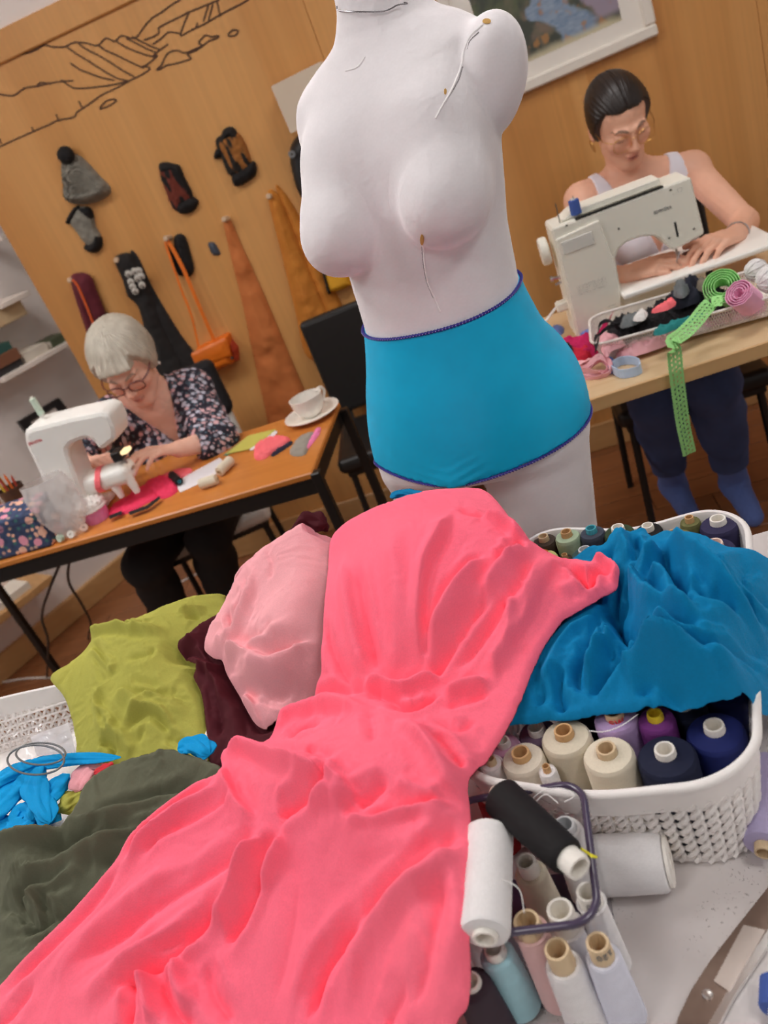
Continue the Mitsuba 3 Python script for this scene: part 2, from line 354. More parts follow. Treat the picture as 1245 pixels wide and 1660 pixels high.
# ================================================================ things on the walls
def puff(poly, th, h=.006, back=0.0, power=.5, width=None, seed=0, bump=0.0, bf=90):
    """A soft flat-backed thing: outline in (s, z), swelling to thickness th towards -y. Local wall coordinates."""
    poly = sg.Polygon(poly).buffer(0) if not isinstance(poly, sg.Polygon) else poly
    if poly.geom_type != 'Polygon': poly = max(poly.geoms, key=lambda g: g.area)
    L = poly.exterior.length; n = max(24, int(L / h)); b = np.array([poly.exterior.interpolate(i / n * L).coords[0] for i in range(n)])
    x0, y0, x1, y1 = poly.bounds; gx, gy = np.meshgrid(np.arange(x0, x1, h), np.arange(y0, y1, h * .87)); gx = gx + (np.arange(gx.shape[0]) % 2)[:, None] * h / 2
    g = np.stack([gx.ravel(), gy.ravel()], 1); inside = shapely.contains_xy(poly.buffer(-h * .6), g[:, 0], g[:, 1]); g = g[inside]
    P = np.vstack([b, g]); T = Delaunay(P).simplices; c = P[T].mean(1); T = T[shapely.contains_xy(poly, c[:, 0], c[:, 1])]
    a = P[T]; fl = np.cross(a[:, 1] - a[:, 0], a[:, 2] - a[:, 0]) < 0; T[fl] = T[fl][:, ::-1]
    d = cKDTree(b).query(P)[0]; d[:n] = 0; w = width or max(d.max(), 1e-4)
    y = th * np.clip(d / w, 0, 1) ** power
    if bump: y = y + bump * (vfbm(np.stack([P[:, 0], P[:, 1], P[:, 0] * 0 + seed], 1) * bf, 3, seed) - .5) * (d > 0)
    f = np.stack([P[:, 0], -y - .0005, P[:, 1]], 1); bk = np.stack([P[:, 0], np.full(len(P), back), P[:, 1]], 1); m = len(P)
    e = np.sort(np.vstack([T[:, [0, 1]], T[:, [1, 2]], T[:, [2, 0]]]), 1); u, ct = np.unique(e, axis=0, return_counts=True)
    dire = {tuple(x) for x in np.vstack([T[:, [0, 1]], T[:, [1, 2]], T[:, [2, 0]]])}
    S = []
    for i, j in u[ct == 1]:
        i, j = (i, j) if (i, j) in dire else (j, i); S += [(j, i, i + m), (j, i + m, j + m)]
    return mk(np.vstack([f, bk]), np.vstack([T, T[:, ::-1] + m, S]))
def wpoly(pix, smooth=True, n=60, off=.01, grow=0.0):
    q = spline(pix, n, closed=True) if smooth else np.array(pix, float)
    return sg.Polygon([wl(x, y, off) for x, y in q]).buffer(grow)
W = lambda m, out=.0: xf(at(m, 0, -out, 0), WM)
def yarn(c1, c2, f=1.0):
    def fn(p, n, uv):
        a = mikit.fbm(p.x * 60 * f, p.y * 60 * f, p.z * 60 * f, octaves=3); return mikit.mix(c1, c2, a)
    return fn
knit_bump = lambda p, n, uv: mikit.noise(p.x * 260, p.y * 260, p.z * 320)
mat('knit_grey', yarn(srgb(92, 90, 84), srgb(150, 146, 134)), .95, sheen=.4, bump=knit_bump, bscale=.002)
mat('knit_black', yarn(srgb(16, 15, 16), srgb(34, 32, 33)), .95, sheen=.3, bump=knit_bump, bscale=.0015)
def stripes(base, c, s0, z0, pitch, dr_=(1, 0)):
    def fn(p, n, uv):
        s = (p.x - WO[0]) * float(WU[0]) + (p.y - WO[1]) * float(WU[1]); t = (s - s0) * dr_[0] + (p.z - z0) * dr_[1]
        k = mikit.smoothstep(.45, .6, mikit.noise(t / pitch * 2.2, (s + p.z) / pitch * .7, 4.0)); return mikit.mix(base, c, k)
    return fn
mat('knit_dark_red', stripes(srgb(24, 20, 21), srgb(104, 44, 32), 0, 0, .03), .95, sheen=.3, bump=knit_bump, bscale=.0015)
mat('knit_amber', stripes(srgb(36, 30, 26), srgb(150, 96, 44), 0, 0, .028), .95, sheen=.3, bump=knit_bump, bscale=.0015)
mat('maroon_wool', yarn(srgb(82, 26, 38), srgb(108, 38, 50)), .9, sheen=.4)
mat('black_wool', yarn(srgb(22, 21, 22), srgb(38, 35, 34)), .9, sheen=.3)
mat('scarf_white', srgb(184, 180, 172), .9); mat('orange_cord', srgb(214, 92, 34), .6); mat('red_cord', srgb(176, 60, 36), .6)
mat('orange_leather', lambda p, n, uv: mikit.mix(srgb(232, 122, 34), srgb(214, 104, 24), mikit.fbm(p.x * 30, p.y * 30, p.z * 30)), .42)
mat('mustard_cloth', yarn(srgb(202, 130, 46), srgb(180, 108, 36), .4), .85, sheen=.3); mat('terracotta_cloth', yarn(srgb(198, 118, 62), srgb(184, 104, 52), .4), .85, sheen=.3)
mat('peg_wood', srgb(200, 176, 148), .5); mat('shade_cloth', srgb(206, 190, 170), .8); mat('mustard_bag', yarn(srgb(226, 168, 40), srgb(206, 146, 30), .6), .7)
mat('ink', srgb(70, 42, 26), .8); mat('lead_blue', srgb(62, 70, 84), .5); mat('bag_black', srgb(24, 25, 26), .5)
# --- the landscape drawn along the top of the plywood
LINES = [[(0, 103), (20, 93), (32, 88), (45, 86), (60, 80), (72, 73), (85, 76), (105, 76), (120, 69), (140, 70), (158, 74), (172, 62), (186, 67), (197, 58), (212, 62), (222, 60), (232, 46), (246, 30), (262, 20), (278, 8), (292, 0)],
 [(0, 153), (22, 155), (40, 143), (60, 140), (80, 135), (100, 132), (118, 131)], [(60, 140), (66, 134), (82, 136)], [(100, 130), (108, 136), (122, 143), (150, 142), (180, 138), (210, 131)],
 [(0, 238), (25, 226), (55, 213), (80, 202), (95, 195), (120, 190), (124, 183), (135, 175), (150, 165), (165, 154), (190, 142), (210, 131), (232, 120), (243, 111), (232, 107)],
 [(2, 232), (0, 226)], [(54, 213), (52, 207)], [(96, 196), (91, 186)], [(133, 174), (128, 165)], [(108, 76), (125, 88), (145, 100), (165, 113), (188, 126), (206, 131)], [(128, 71), (140, 80), (160, 90), (180, 102), (200, 115), (217, 124)],
 [(115, 103), (128, 112), (142, 118), (165, 126), (185, 130)], [(160, 74), (172, 82), (190, 90), (210, 100), (232, 110)], [(190, 68), (205, 77), (222, 84), (240, 90), (254, 92)], [(205, 62), (222, 71), (240, 80), (252, 85)],
 [(232, 109), (245, 100), (255, 90), (247, 92), (258, 82), (268, 75), (272, 72)], [(215, 60), (230, 68), (247, 76), (258, 80)], [(234, 65), (248, 60), (258, 53), (257, 46), (266, 40), (280, 33), (297, 25), (306, 20), (301, 32), (296, 46), (293, 58), (312, 48), (330, 40), (350, 28), (372, 16), (392, 6), (402, 0)],
 [(248, 72), (262, 62), (268, 56), (275, 52), (290, 54)], [(306, 20), (325, 12), (345, 4), (355, 0)], [(338, 8), (330, 34)], [(345, 8), (338, 32)], [(352, 3), (357, 26)], [(318, 44), (320, 38)],
 [(254, 113), (262, 105), (268, 92), (276, 84), (288, 82), (300, 86), (315, 80), (328, 74), (322, 70), (326, 64), (334, 57), (343, 60), (354, 58), (352, 62), (340, 66), (332, 72), (318, 82), (304, 88), (310, 95), (296, 100), (282, 104), (270, 106), (258, 113), (254, 113)],
 [(370, 56), (377, 49), (386, 50), (382, 57), (372, 59), (370, 56)], [(162, 175), (172, 164), (185, 161), (188, 164), (176, 172), (163, 177)]]
dk = thing('wall_drawing', 'dark line drawing of hills and a shoreline across the top of the plywood wall', 'drawing')
for ln in LINES:
    q = [wl(x, y) for x, y in spline(ln, len(ln) * 4)]
    g = sg.LineString(q).buffer(.0024, quad_segs=2).simplify(.0004)
    m = [prism(p_, 0, .0014) for p_ in getattr(g, 'geoms', [g])]
    M = np.eye(4); M[:3, 0] = V(1, 0, 0); M[:3, 1] = V(0, 0, 1); M[:3, 2] = V(0, -1, 0)
    part(dk, 'line', xf(xf(cat(m), M), WM), 'ink', smooth=False)
def peg(px, py, label, r=.009, L=.05):
    s, z = wl(px, py, .03); k = thing('wall_peg', label, 'peg')
    part(k, 'dowel', W(xf(lathe([(0, 0), (r, 0), (r, L - .004), (r - .003, L), (0, L)], 14), zframe(V(s, 0, z), V(0, -1, .12)))), 'peg_wood'); return s, z
# --- beanie
k = thing('beanie', 'grey knitted bobble hat with a black pompom on the plywood wall', 'hat')
bp = wpoly([(104, 262), (122, 256), (140, 270), (158, 290), (173, 306), (168, 316), (150, 324), (128, 327), (110, 322), (106, 300)], grow=.010)
m = puff(bp, .050, .004, power=.4); v = m.vertices; s0, z0 = wl(112, 252, .01); s1, z1 = wl(140, 322, .01)
ang = np.arctan2(v[:, 0] - s0, -(v[:, 2] - z0)); v[:, 1] -= .004 * np.sin(ang * 70) * np.clip(-v[:, 1] / .02, 0, 1); part(k, 'crown', W(m), 'knit_grey')
br = wpoly([(106, 305), (120, 309), (145, 305), (168, 296), (176, 308), (170, 317), (150, 325), (128, 328), (109, 323)])
m = puff(br, .053, .004, width=.02, power=.3); v = m.vertices; ang = np.arctan2(v[:, 0] - s0, -(v[:, 2] - z0)); v[:, 1] -= .004 * np.sin(ang * 90) * np.clip(-v[:, 1] / .02, 0, 1); part(k, 'brim', W(m), 'knit_grey')
ico = trimesh.creation.icosphere(4, .027); v = ico.vertices; ico.vertices = v * (1 + .16 * (vfbm(v * 260, 2, 3) - .5))[:, None]; part(k, 'pompom', W(at(ico, s0, -.032, z0 + .003)), 'knit_black')
# --- bootees / mittens
k = thing('knitted_sock', 'grey and black knitted sock hung below the bobble hat', 'sock')
part(k, 'leg', W(puff(wpoly(grow=.006, pix=[(120, 342), (136, 338), (146, 345), (152, 370), (160, 385), (150, 398), (138, 392), (122, 370), (114, 358)]), .034, .004, bump=.006, power=.35)), 'knit_grey')
part(k, 'cuff', W(puff(wpoly([(118, 337), (128, 335), (124, 352), (112, 364), (106, 358)]), .033, .004)), 'knit_black'); part(k, 'heel', W(puff(wpoly([(126, 336), (142, 336), (149, 343), (151, 356), (142, 354), (130, 344)]), .034, .004)), 'knit_black')
part(k, 'toe', W(puff(wpoly([(154, 377), (164, 386), (164, 402), (153, 411), (138, 406), (136, 397), (148, 392)]), .034, .004)), 'knit_black')
def mitten(lab, hand, cuff, thumb, m1):
    k = thing('mitten', lab, 'mitten')
    part(k, 'hand', W(puff(wpoly(hand, grow=.008), .034, .004, bump=.008, power=.35)), m1)
    part(k, 'cuff', W(puff(wpoly(cuff), .033, .004, bump=.004, power=.35)), 'knit_black')
    part(k, 'tips', W(puff(wpoly(thumb), .030, .004, bump=.006, power=.4)), 'knit_black'); return k
mitten('dark red and black knitted glove, nearest the middle of the plywood wall', [(262, 276), (284, 272), (296, 292), (308, 318), (300, 335), (284, 338), (272, 312)], [(284, 326), (300, 318), (314, 320), (321, 328), (314, 342), (298, 348), (286, 342)], [(256, 268), (266, 263), (282, 266), (291, 270), (298, 290), (288, 285), (282, 278), (264, 283)], 'knit_dark_red')
mitten('amber and charcoal knitted glove, highest of the hung knitwear', [(352, 230), (372, 220), (386, 222), (398, 246), (402, 268), (384, 282), (372, 280), (362, 256)], [(376, 282), (396, 270), (412, 262), (415, 282), (400, 296), (383, 303), (376, 296)], [(360, 212), (376, 206), (388, 222), (400, 246), (392, 248), (380, 226), (366, 232), (360, 254), (346, 258), (348, 244), (356, 236)], 'knit_amber')
# --- maroon scarf with a cord, black fair isle scarf, black mitten, orange bag, badge
peg(117, 455, 'pale wall peg holding the maroon scarf')
k = thing('scarf', 'maroon scarf folded over a peg beside the grey haired woman', 'scarf')
part(k, 'front_fold', W(puff(wpoly([(116, 450), (130, 441), (148, 446), (158, 470), (170, 500), (178, 530), (160, 545), (150, 520), (138, 490)]), .04, .006, bump=.01, bf=30), .018), 'maroon_wool')
part(k, 'back_fold', W(puff(wpoly([(113, 458), (124, 452), (138, 484), (152, 520), (162, 550), (146, 556), (132, 520)]), .02, .006, bump=.006, bf=30)), 'maroon_wool')
part(k, 'dark_end', W(puff(wpoly([(164, 512), (184, 510), (194, 540), (176, 550)]), .03, .006), .012), 'knit_black')
cord = [V(s, -.062, z) for s, z in (wl(x, y, .05) for x, y in spline([(119, 452), (128, 462), (142, 494), (156, 530), (166, 556)], 24))]
obj('cord', W(tube(cord, .004, 6)), 'orange_cord', 'orange cord hanging in front of the maroon scarf', 'cord')
peg(192, 423, 'pale wall peg holding the long black scarf')
k = thing('scarf', 'long black scarf with a white snowflake pattern hanging behind the grey haired woman', 'scarf')
part(k, 'front_fold', W(puff(wpoly([(186, 420), (200, 410), (214, 412), (226, 436), (240, 462), (272, 540), (312, 610), (322, 640), (262, 650), (240, 560), (226, 500), (208, 480), (200, 455)]), .045, .007, bump=.014, bf=22), .014), 'black_wool')
part(k, 'back_fold', W(puff(wpoly([(210, 412), (222, 416), (248, 470), (290, 540), (330, 600), (300, 640), (262, 560), (230, 480)]), .025, .007, bump=.012, bf=22), .002), 'black_wool')
for (cx, cy) in ((207, 445), (217, 441), (211, 458), (222, 452), (214, 466), (229, 463), (218, 473), (224, 440), (228, 449)):
    s, z = wl(cx, cy, .06); part(k, 'snowflake', W(xf(puff(sg.Point(0, 0).buffer(.013).difference(sg.box(-.003, -.02, .003, -.004)).simplify(.001), .006, .004), frame(V(s, -.052, z), V(1, 0, 0), z=V(0, 0, 1)))), 'scarf_white')
peg(272, 388, 'pale wall peg holding the orange bag'); k = thing('mitten', 'plain black knitted mitten behind the strap of the orange bag', 'mitten')
part(k, 'hand', W(puff(wpoly([(282, 384), (298, 382), (308, 410), (314, 438), (304, 450), (292, 440), (284, 412)]), .03, .004, bump=.006), .004), 'knit_black'); part(k, 'thumb', W(puff(wpoly([(268, 396), (276, 396), (292, 430), (296, 448), (284, 440)]), .024, .004), .004), 'knit_black')
k = thing('shoulder_bag', 'small orange leather shoulder bag hanging on its strap', 'bag')
def strap(pix, w, m='orange_leather'):
    c = np.array([V(s, -y, z) for (s, z), y in ((wl(x, y_, .03), .035 + .012 * i / 20) for i, (x, y_) in enumerate(spline(pix, 20)))]); return W(ribbon(c, V(1, 0, .4), w, .003))
part(k, 'strap', strap([(270, 389), (277, 396), (298, 434), (318, 480), (338, 525), (352, 556)], .014), 'orange_leather'); part(k, 'strap', strap([(268, 392), (278, 420), (296, 470), (312, 510), (324, 560)], .009, ), 'orange_leather')
c = [wl(x, y, .05) for x, y in ((317, 572), (366, 549), (377, 588), (333, 605))]; bm = puff(sg.Polygon(c).buffer(.008), .075, .006, power=.22, width=.02)
part(k, 'body', W(bm), 'orange_leather'); part(k, 'flap', W(puff(sg.Polygon([c[0], c[1], np.array(c[1]) * .45 + np.array(c[2]) * .55, np.array(c[0]) * .45 + np.array(c[3]) * .55]).buffer(.01), .008, .006, power=.3), .074), 'orange_leather')
part(k, 'gusset', W(puff(sg.Polygon([c[1], wl(384, 566, .03), wl(386, 590, .03), c[2]]), .05, .006, power=.3)), 'red_cord')
for (x, y) in ((331, 600), (374, 584)): s, z = wl(x, y, .1); part(k, 'rivet', W(at(trimesh.creation.icosphere(2, .006), s, -.078, z)), 'black_metal')
obj('brooch', W(puff(wpoly([(336, 396), (346, 394), (354, 406), (356, 414), (344, 414)]), .014, .004)), 'lead_blue', 'small blue grey badge pinned to the plywood right of the mitten', 'badge')
# --- terracotta shawl, mustard scarf, black bag, yellow bag, lampshade
peg(366, 357, 'pale wall peg holding the terracotta shawl')
k = thing('shawl', 'terracotta shawl hanging to a point from a peg', 'shawl')
part(k, 'drape', W(puff(wpoly([(362, 360), (372, 356), (392, 400), (424, 470), (462, 560), (500, 650), (520, 700), (450, 720), (424, 640), (394, 500), (372, 410)]), .03, .01, bump=.03, bf=16), .004), 'terracotta_cloth')
peg(438, 320, 'dark tipped peg holding the mustard scarf')
k = thing('scarf', 'mustard scarf hanging in two lengths left of the dress form', 'scarf')
part(k, 'front_fold', W(puff(wpoly([(434, 316), (448, 312), (464, 340), (500, 430), (540, 520), (552, 570), (500, 580), (478, 500), (456, 410)]), .05, .007, bump=.02, bf=20), .012), 'mustard_cloth')
part(k, 'back_fold', W(puff(wpoly([(448, 310), (460, 312), (484, 350), (520, 420), (556, 500), (572, 540), (540, 560), (500, 450)]), .03, .007, bump=.02, bf=20), .002), 'mustard_cloth')
k = thing('handbag', 'black round topped bag hanging behind the dress form', 'bag')
part(k, 'body', W(puff(wpoly([(470, 240), (490, 214), (520, 205), (548, 240), (556, 300), (530, 340), (490, 322), (474, 285)]), .06, .008, power=.3, width=.03)), 'bag_black')
sA, zA = wl(473, 250, .07); part(k, 'ring', W(xf(lathe([(.004, -.003), (.011, -.003), (.011, .003), (.004, .003), (.004, -.003)], 16, cap=False), zframe(V(sA, -.068, zA), V(0, -1, 0)))), 'chrome')
k = thing('pouch', 'yellow pouch with black trim hanging behind the dress form', 'pouch')
part(k, 'body', W(puff(wpoly([(522, 420), (548, 412), (572, 455), (566, 464), (534, 470)]), .05, .006, power=.3, width=.02)), 'mustard_bag'); part(k, 'trim', W(puff(wpoly([(518, 418), (526, 416), (538, 468), (530, 472)]), .056, .006, power=.4)), 'bag_black')
k = thing('lampshade', 'square pale lampshade on the plywood wall left of the dress form', 'lampshade')
c = [wl(x, y, .12) for x, y in ((440, 140), (519, 100), (556, 178), (472, 216))]
LMx = frame(V(c[0][0] * .25 + c[1][0] * .25 + c[2][0] * .25 + c[3][0] * .25, -.13, sum(q[1] for q in c) / 4), V(1, 0, 0), z=V(0, 0, 1))
sh_ = sg.Polygon([(a - LMx[0, 3], b - LMx[2, 3]) for a, b in c])
mm = prism(sh_.buffer(-.004).buffer(.004), -.11, .0); Mx = np.eye(4); Mx[:3, 1] = V(0, 0, 1); Mx[:3, 2] = V(0, -1, 0); Mx[2, 2] = 0
Mx = np.array([[1, 0, 0, 0], [0, 0, -1, 0], [0, 1, 0, 0], [0, 0, 0, 1.]])
part(k, 'shade', xf(mm, WM @ LMx @ Mx), 'shade_cloth', smooth=False)
part(k, 'bracket', W(bbox(LMx[0, 3] - .02, LMx[0, 3] + .02, -.03, 0, LMx[2, 3] - .05, LMx[2, 3] + .05)), 'black_metal')
# --- framed landscape painting
mat('frame_cream', srgb(222, 216, 206), .5); mat('mount', srgb(226, 221, 213), .8)
p00 = np.array([wl(*q, .02) for q in ((1068, 56), (853, 150), (706, -4))])        # lower right, lower left, a spot on the left edge
fr_o = p00[0]; fu = (p00[1] - p00[0]) / np.linalg.norm(p00[1] - p00[0]); fv = V(-fu[1], fu[0]) * -1
fu, fv = V(1, 0), V(0, 1)
tilt = math.atan2((p00[0] - p00[1])[1], (p00[0] - p00[1])[0]); fu = V(math.cos(tilt), math.sin(tilt)); fv = V(-fu[1], fu[0])
wlen = float((p00[0] - p00[2]) @ fu); PW, PH = wlen, wlen * .78
def painting(p, n, uv):
    s = (p.x - WO[0]) * float(WU[0]) + (p.y - WO[1]) * float(WU[1]) - fr_o[0]; t = p.z - fr_o[1]
    x = (s * float(fu[0]) + t * float(fu[1])) / PW + 1.0; y = (s * float(fv[0]) + t * float(fv[1])) / PH
    w = mikit.fbm(x * 7, y * 7, 1.0, octaves=4) - .5
    c = mikit.mix(srgb(84, 92, 70), srgb(120, 104, 92), mikit.smoothstep(.3, .7, mikit.fbm(x * 9 + w * 2, y * 5, 3.0)))
    c = mikit.mix(c, srgb(64, 70, 62), mikit.smoothstep(.45, .7, mikit.fbm(x * 13, y * 9 + w, 6.0)))
    riv = mikit.smoothstep(.11, .07, dr.abs(x - .58 + .25 * w + (y - .3) * .25)); c = mikit.mix(c, mikit.mix(srgb(92, 118, 150), srgb(150, 165, 182), mikit.fbm(x * 30, y * 60, 2.0)), riv)
    c = mikit.mix(c, srgb(146, 134, 150), mikit.smoothstep(.10, .05, dr.abs(x - .78 + w * .2 - (y - .3) * .15)) * mikit.smoothstep(.2, .26, y))
    c = mikit.mix(c, srgb(168, 120, 70), .7 * mikit.smoothstep(.62, .72, mikit.fbm(x * 16 + 3, y * 12, 9.0)))
    c = mikit.mix(srgb(196, 188, 158), c, mikit.smoothstep(.145, .20, y + w * .05 - .02)); return c
mat('painting', painting, .6)
k = thing('framed_painting', 'watercolour of a wooded stream in a white mount and cream frame', 'painting')
FMx = frame(V(fr_o[0], 0, fr_o[1]), V(-fu[0], 0, -fu[1]), y=V(fv[0], 0, fv[1]))    # x left, y up, z towards ... the wall normal
FMx = WM @ FMx; zs = 1 if FMx[:3, 2] @ WN > 0 else -1
def fb(x0, x1, y0, y1, z0, z1, b=.003): return xf(bbox(x0, x1, y0, y1, min(zs * z0, zs * z1), max(zs * z0, zs * z1), b), FMx)
part(k, 'mount', fb(.02, PW - .02, .02, PH - .02, .004, .012, .001), 'mount', smooth=False)
part(k, 'picture', fb(.155 * PW, .845 * PW, .17 * PH, .86 * PH, .0115, .0135, .0005), 'painting', smooth=False)
fw = .032
for (a, b, c_, d) in ((0, PW, 0, fw), (0, PW, PH - fw, PH), (0, fw, fw, PH - fw), (PW - fw, PW, fw, PH - fw)): part(k, 'frame_rail', fb(a, b, c_, d, .001, .026, .005), 'frame_cream', smooth=False)
# --- left wall: shelves with books, a standing picture frame, boxes
WLm = lambda m: xf(m, LM)
def shelf_at(px0, py0, px1, py1, lab, depth=.2, th=.018, mt='shelf_white'):
    a, b = ll(px0, py0, depth), ll(px1, py1, depth); z = (a[1] + b[1]) / 2
    k = obj('wall_shelf', WLm(bbox(min(a[0], b[0]), max(a[0], b[0]), -depth, -.001, z - th, z, .002)), mt, lab, 'shelf', smooth=False); return k, a[0], b[0], z
mat('shelf_white', srgb(222, 212, 202), .5); mat('book_green', srgb(44, 84, 76), .6); mat('book_brown', srgb(120, 76, 52), .6); mat('book_dark', srgb(46, 42, 44), .6); mat('book_cream', srgb(206, 198, 184), .7); mat('book_olive', srgb(72, 80, 58), .6); mat('page', srgb(224, 216, 202), .8); mat('card_board', srgb(196, 170, 132), .8)
def book(name_mat, lab, s, z, w, h, d, off=.17, ang=0.0):
    k = thing('book', lab, 'book', None); M = LM @ frame(V(s, -off, z), V(1, 0, 0), z=V(0, 0, 1)) @ rz(ang)
    c = [bbox(0, w, 0, d, 0, .002, .0005), bbox(0, w, 0, d, h - .002, h, .0005), bbox(0, w, -.001, .002, 0, h, .0005)]
    part(k, 'cover', xf(cat(c), M), name_mat, smooth=False); part(k, 'pages', xf(bbox(.003, w - .003, .003, d - .003, .002, h - .002, .0004), M), 'page', smooth=False)
_, sa, sb, sz = shelf_at(0, 606, 133, 549, 'white shelf with books at the left behind the grey haired woman')
sR = sb
def sx_(px, py): return ll(px, py, .19)[0]
b0 = sx_(2, 590); b1 = sx_(36, 575); b2 = sx_(70, 565); b3 = sx_(102, 550)
for i, (mt, lab, h) in enumerate((('book_dark', 'black book at the bottom of the shelf pile', .028), ('book_brown', 'brown book in the middle of the shelf pile', .04), ('book_green', 'green book on top of the shelf pile', .03))):
    book(mt, lab, b0 - .12, sz + sum((.028, .04, .03)[:i]), (b1 - b0) + .12, h, .14, ang=(2, -3, 4)[i])
book('book_cream', 'cream paperback lying beside the pile of three books', b1 + .01, sz, b2 - b1 + .02, .035, .14); book('book_olive', 'olive green book at the right end of the shelf', b2 + .05, sz, b3 - b2, .03, .13)
shelf_at(0, 382, 16, 376, 'short white shelf, highest at the left edge'); _, ua, ub, uz = shelf_at(0, 492, 48, 471, 'white shelf above the book shelf')
obj('box', WLm(bbox(ua - .1, ub - .03, -.16, -.02, uz - .075, uz - .019, .003)), 'card_board', 'flat brown box fixed under the upper white shelf', 'box', smooth=False)
# picture frame leaning on a low cabinet
mat('frame_black', srgb(26, 26, 27), .4)
q = [ll(*p_, .10) for p_ in ((28, 684), (94, 645), (128, 690), (58, 722))]; Lm = np.array(q)
k = thing('picture_frame', 'black picture frame standing behind the white sewing machine', 'picture frame')
ctr = Lm.mean(0); fin = ctr + (Lm - ctr) * .62; pg = sg.Polygon(Lm).difference(sg.Polygon(fin)); Mw = np.array([[1, 0, 0, 0], [0, 0, -1, 0], [0, 1, 0, 0], [0, 0, 0, 1.]])
part(k, 'rails', WLm(at(xf(prism(pg, -.01, .01), Mw), 0, -.10, 0)), 'frame_black', smooth=False); part(k, 'backing', WLm(at(xf(prism(sg.Polygon(fin), -.004, .004), Mw), 0, -.10, 0)), 'white_wall', smooth=False)
# a low wooden ledge along the left wall
a, b = ll(-40, 1028, .2), ll(84, 932, .2); z = (a[1] + b[1]) / 2
LEDGE = (a[0] - .25, b[0], z)
k = thing('wall_ledge', 'low pale wooden ledge on the left wall under the cafe table', 'shelf'); part(k, 'board', WLm(bbox(a[0] - .25, b[0], -.2, -.001, z - .03, z, .003)), 'light_wood', smooth=False)
part(k, 'apron', WLm(bbox(a[0] - .2, b[0] - .05, -.03, -.001, z - .09, z - .0305, .003)), 'white_wall', smooth=False)
obj('paper_stack', WLm(bbox(b[0] - .22, b[0] - .08, -.18, -.06, z, z + .03, .002)), 'page', 'white papers on the low wooden ledge', 'paper', smooth=False)
# ================================================================ tables and chairs
TZ = .74
def wood_top(base, dark, ang):
    ca, sa = math.cos(ang), math.sin(ang)
    def fn(p, n, uv):
        s = p.x * ca + p.y * sa; t = -p.x * sa + p.y * ca
        a = mikit.fbm(s * 2.5, t * 55, p.z * 40, octaves=3)
        return mikit.mix(base, dark, a)
    return fn
mat('black_metal', srgb(22, 21, 21), .38, spec=.5)
mat('black_vinyl', srgb(30, 29, 29), .42, spec=.5)
mat('black_plastic', srgb(26, 26, 27), .4)
mat('white_plastic_chair', srgb(226, 222, 214), .35)
mat('chrome', srgb(205, 205, 208), .18, metal=1.0)
# --- the café table at the left: orange beech top in a black steel frame
LT_FR = pz(505, 766, TZ); LT_U = V(-.955, .297, 0); LT_V = V(.297, .955, 0)
LTM = frame(LT_FR, LT_U, z=V(0, 0, 1))                      # x to the left, -y away from the camera
LT = lambda x, y, z=0.0: LT_FR + LT_U * x + LT_V * y + V(0, 0, z)   # y away
LTD, LTL = .415, 1.35
mat('orange_wood', wood_top(srgb(206, 134, 66), srgb(186, 112, 48), math.atan2(LT_U[1], LT_U[0])), .3, spec=.5)
k = thing('cafe_table', 'long orange wooden table with black steel frame, in front of the grey haired woman', 'table')
lt = lambda m: xf(m, LTM)
part(k, 'tabletop', lt(bbox(0, LTL, -LTD, 0, -.016, 0, .003)), 'orange_wood', smooth=False)
part(k, 'apron', lt(cat(bbox(.005, LTL - .005, -.028, -.004, -.058, -.0165, .002), bbox(.005, LTL - .005, -LTD + .004, -LTD + .028, -.058, -.0165, .002),
                        bbox(.005, .028, -LTD + .03, -.03, -.058, -.0165, .002), bbox(LTL - .028, LTL - .005, -LTD + .03, -.03, -.058, -.0165, .002))), 'black_metal', smooth=False)
def square_leg(p0, p1, w=.024):
    return xf(bbox(-w / 2, w / 2, -w / 2, w / 2, 0, np.linalg.norm(p1 - p0), .003), zframe(p0, p1 - p0, LT_V))
for (x, y) in ((.0, .0), (.0, LTD), (LTL - .02, 0), (LTL - .02, LTD)):
    t_ = LT(x - .006 if x < .1 else x, y + (.008 if y == 0 else -.012), -.003 if y == 0 else -.018); b_ = V(t_[0], t_[1], .008)
    lg = part(k, 'leg', square_leg(b_, t_), 'black_metal', smooth=False)
    part(lg, 'foot', xf(lathe([(0, 0), (.012, 0), (.012, .009), (0, .009)], 12), zframe(V(b_[0], b_[1], 0), V(0, 0, 1))), 'black_plastic')
q0, q1 = LT(.66, LTD - .02, -.058), pz(243, 992, 0.012)
part(k, 'brace', square_leg(q1, q0, .02), 'black_metal', label='thin slanting black strut under the tabletop', smooth=False)

# --- pale table of the young woman
RT_L, RT_R = pz(945, 652, TZ), pz(1245, 554, TZ)
RT_U = (RT_R - RT_L) / np.linalg.norm(RT_R - RT_L); RT_V = V(-RT_U[1], RT_U[0], 0)
RTM = frame(RT_L, RT_U, z=V(0, 0, 1))
RT = lambda x, y, z=0.0: RT_L + RT_U * x + RT_V * y + V(0, 0, z)
mat('pale_wood', wood_top(srgb(214, 188, 150), srgb(200, 170, 128), math.atan2(RT_U[1], RT_U[0])), .4)
mat('pale_edge', wood_top(srgb(212, 174, 124), srgb(194, 152, 100), math.atan2(RT_U[1], RT_U[0])), .42)
k = thing('work_table', 'pale wooden table carrying the cream sewing machine and the mesh tray', 'table')
part(k, 'tabletop', xf(bbox(-.22, 1.0, .006, .62, -.03, 0, .002), RTM), 'pale_wood', smooth=False)
part(k, 'edge_strip', xf(bbox(-.22, 1.0, .0, .0055, -.0305, .0, .0015), RTM), 'pale_edge', smooth=False)
for (x, y) in ((-.17, .08), (.95, .08), (-.17, .57), (.95, .57)):
    p = RT(x, y); part(k, 'leg', bbox(p[0] - .02, p[0] + .02, p[1] - .02, p[1] + .02, 0, TZ - .0305, .004), 'pale_edge', smooth=False)

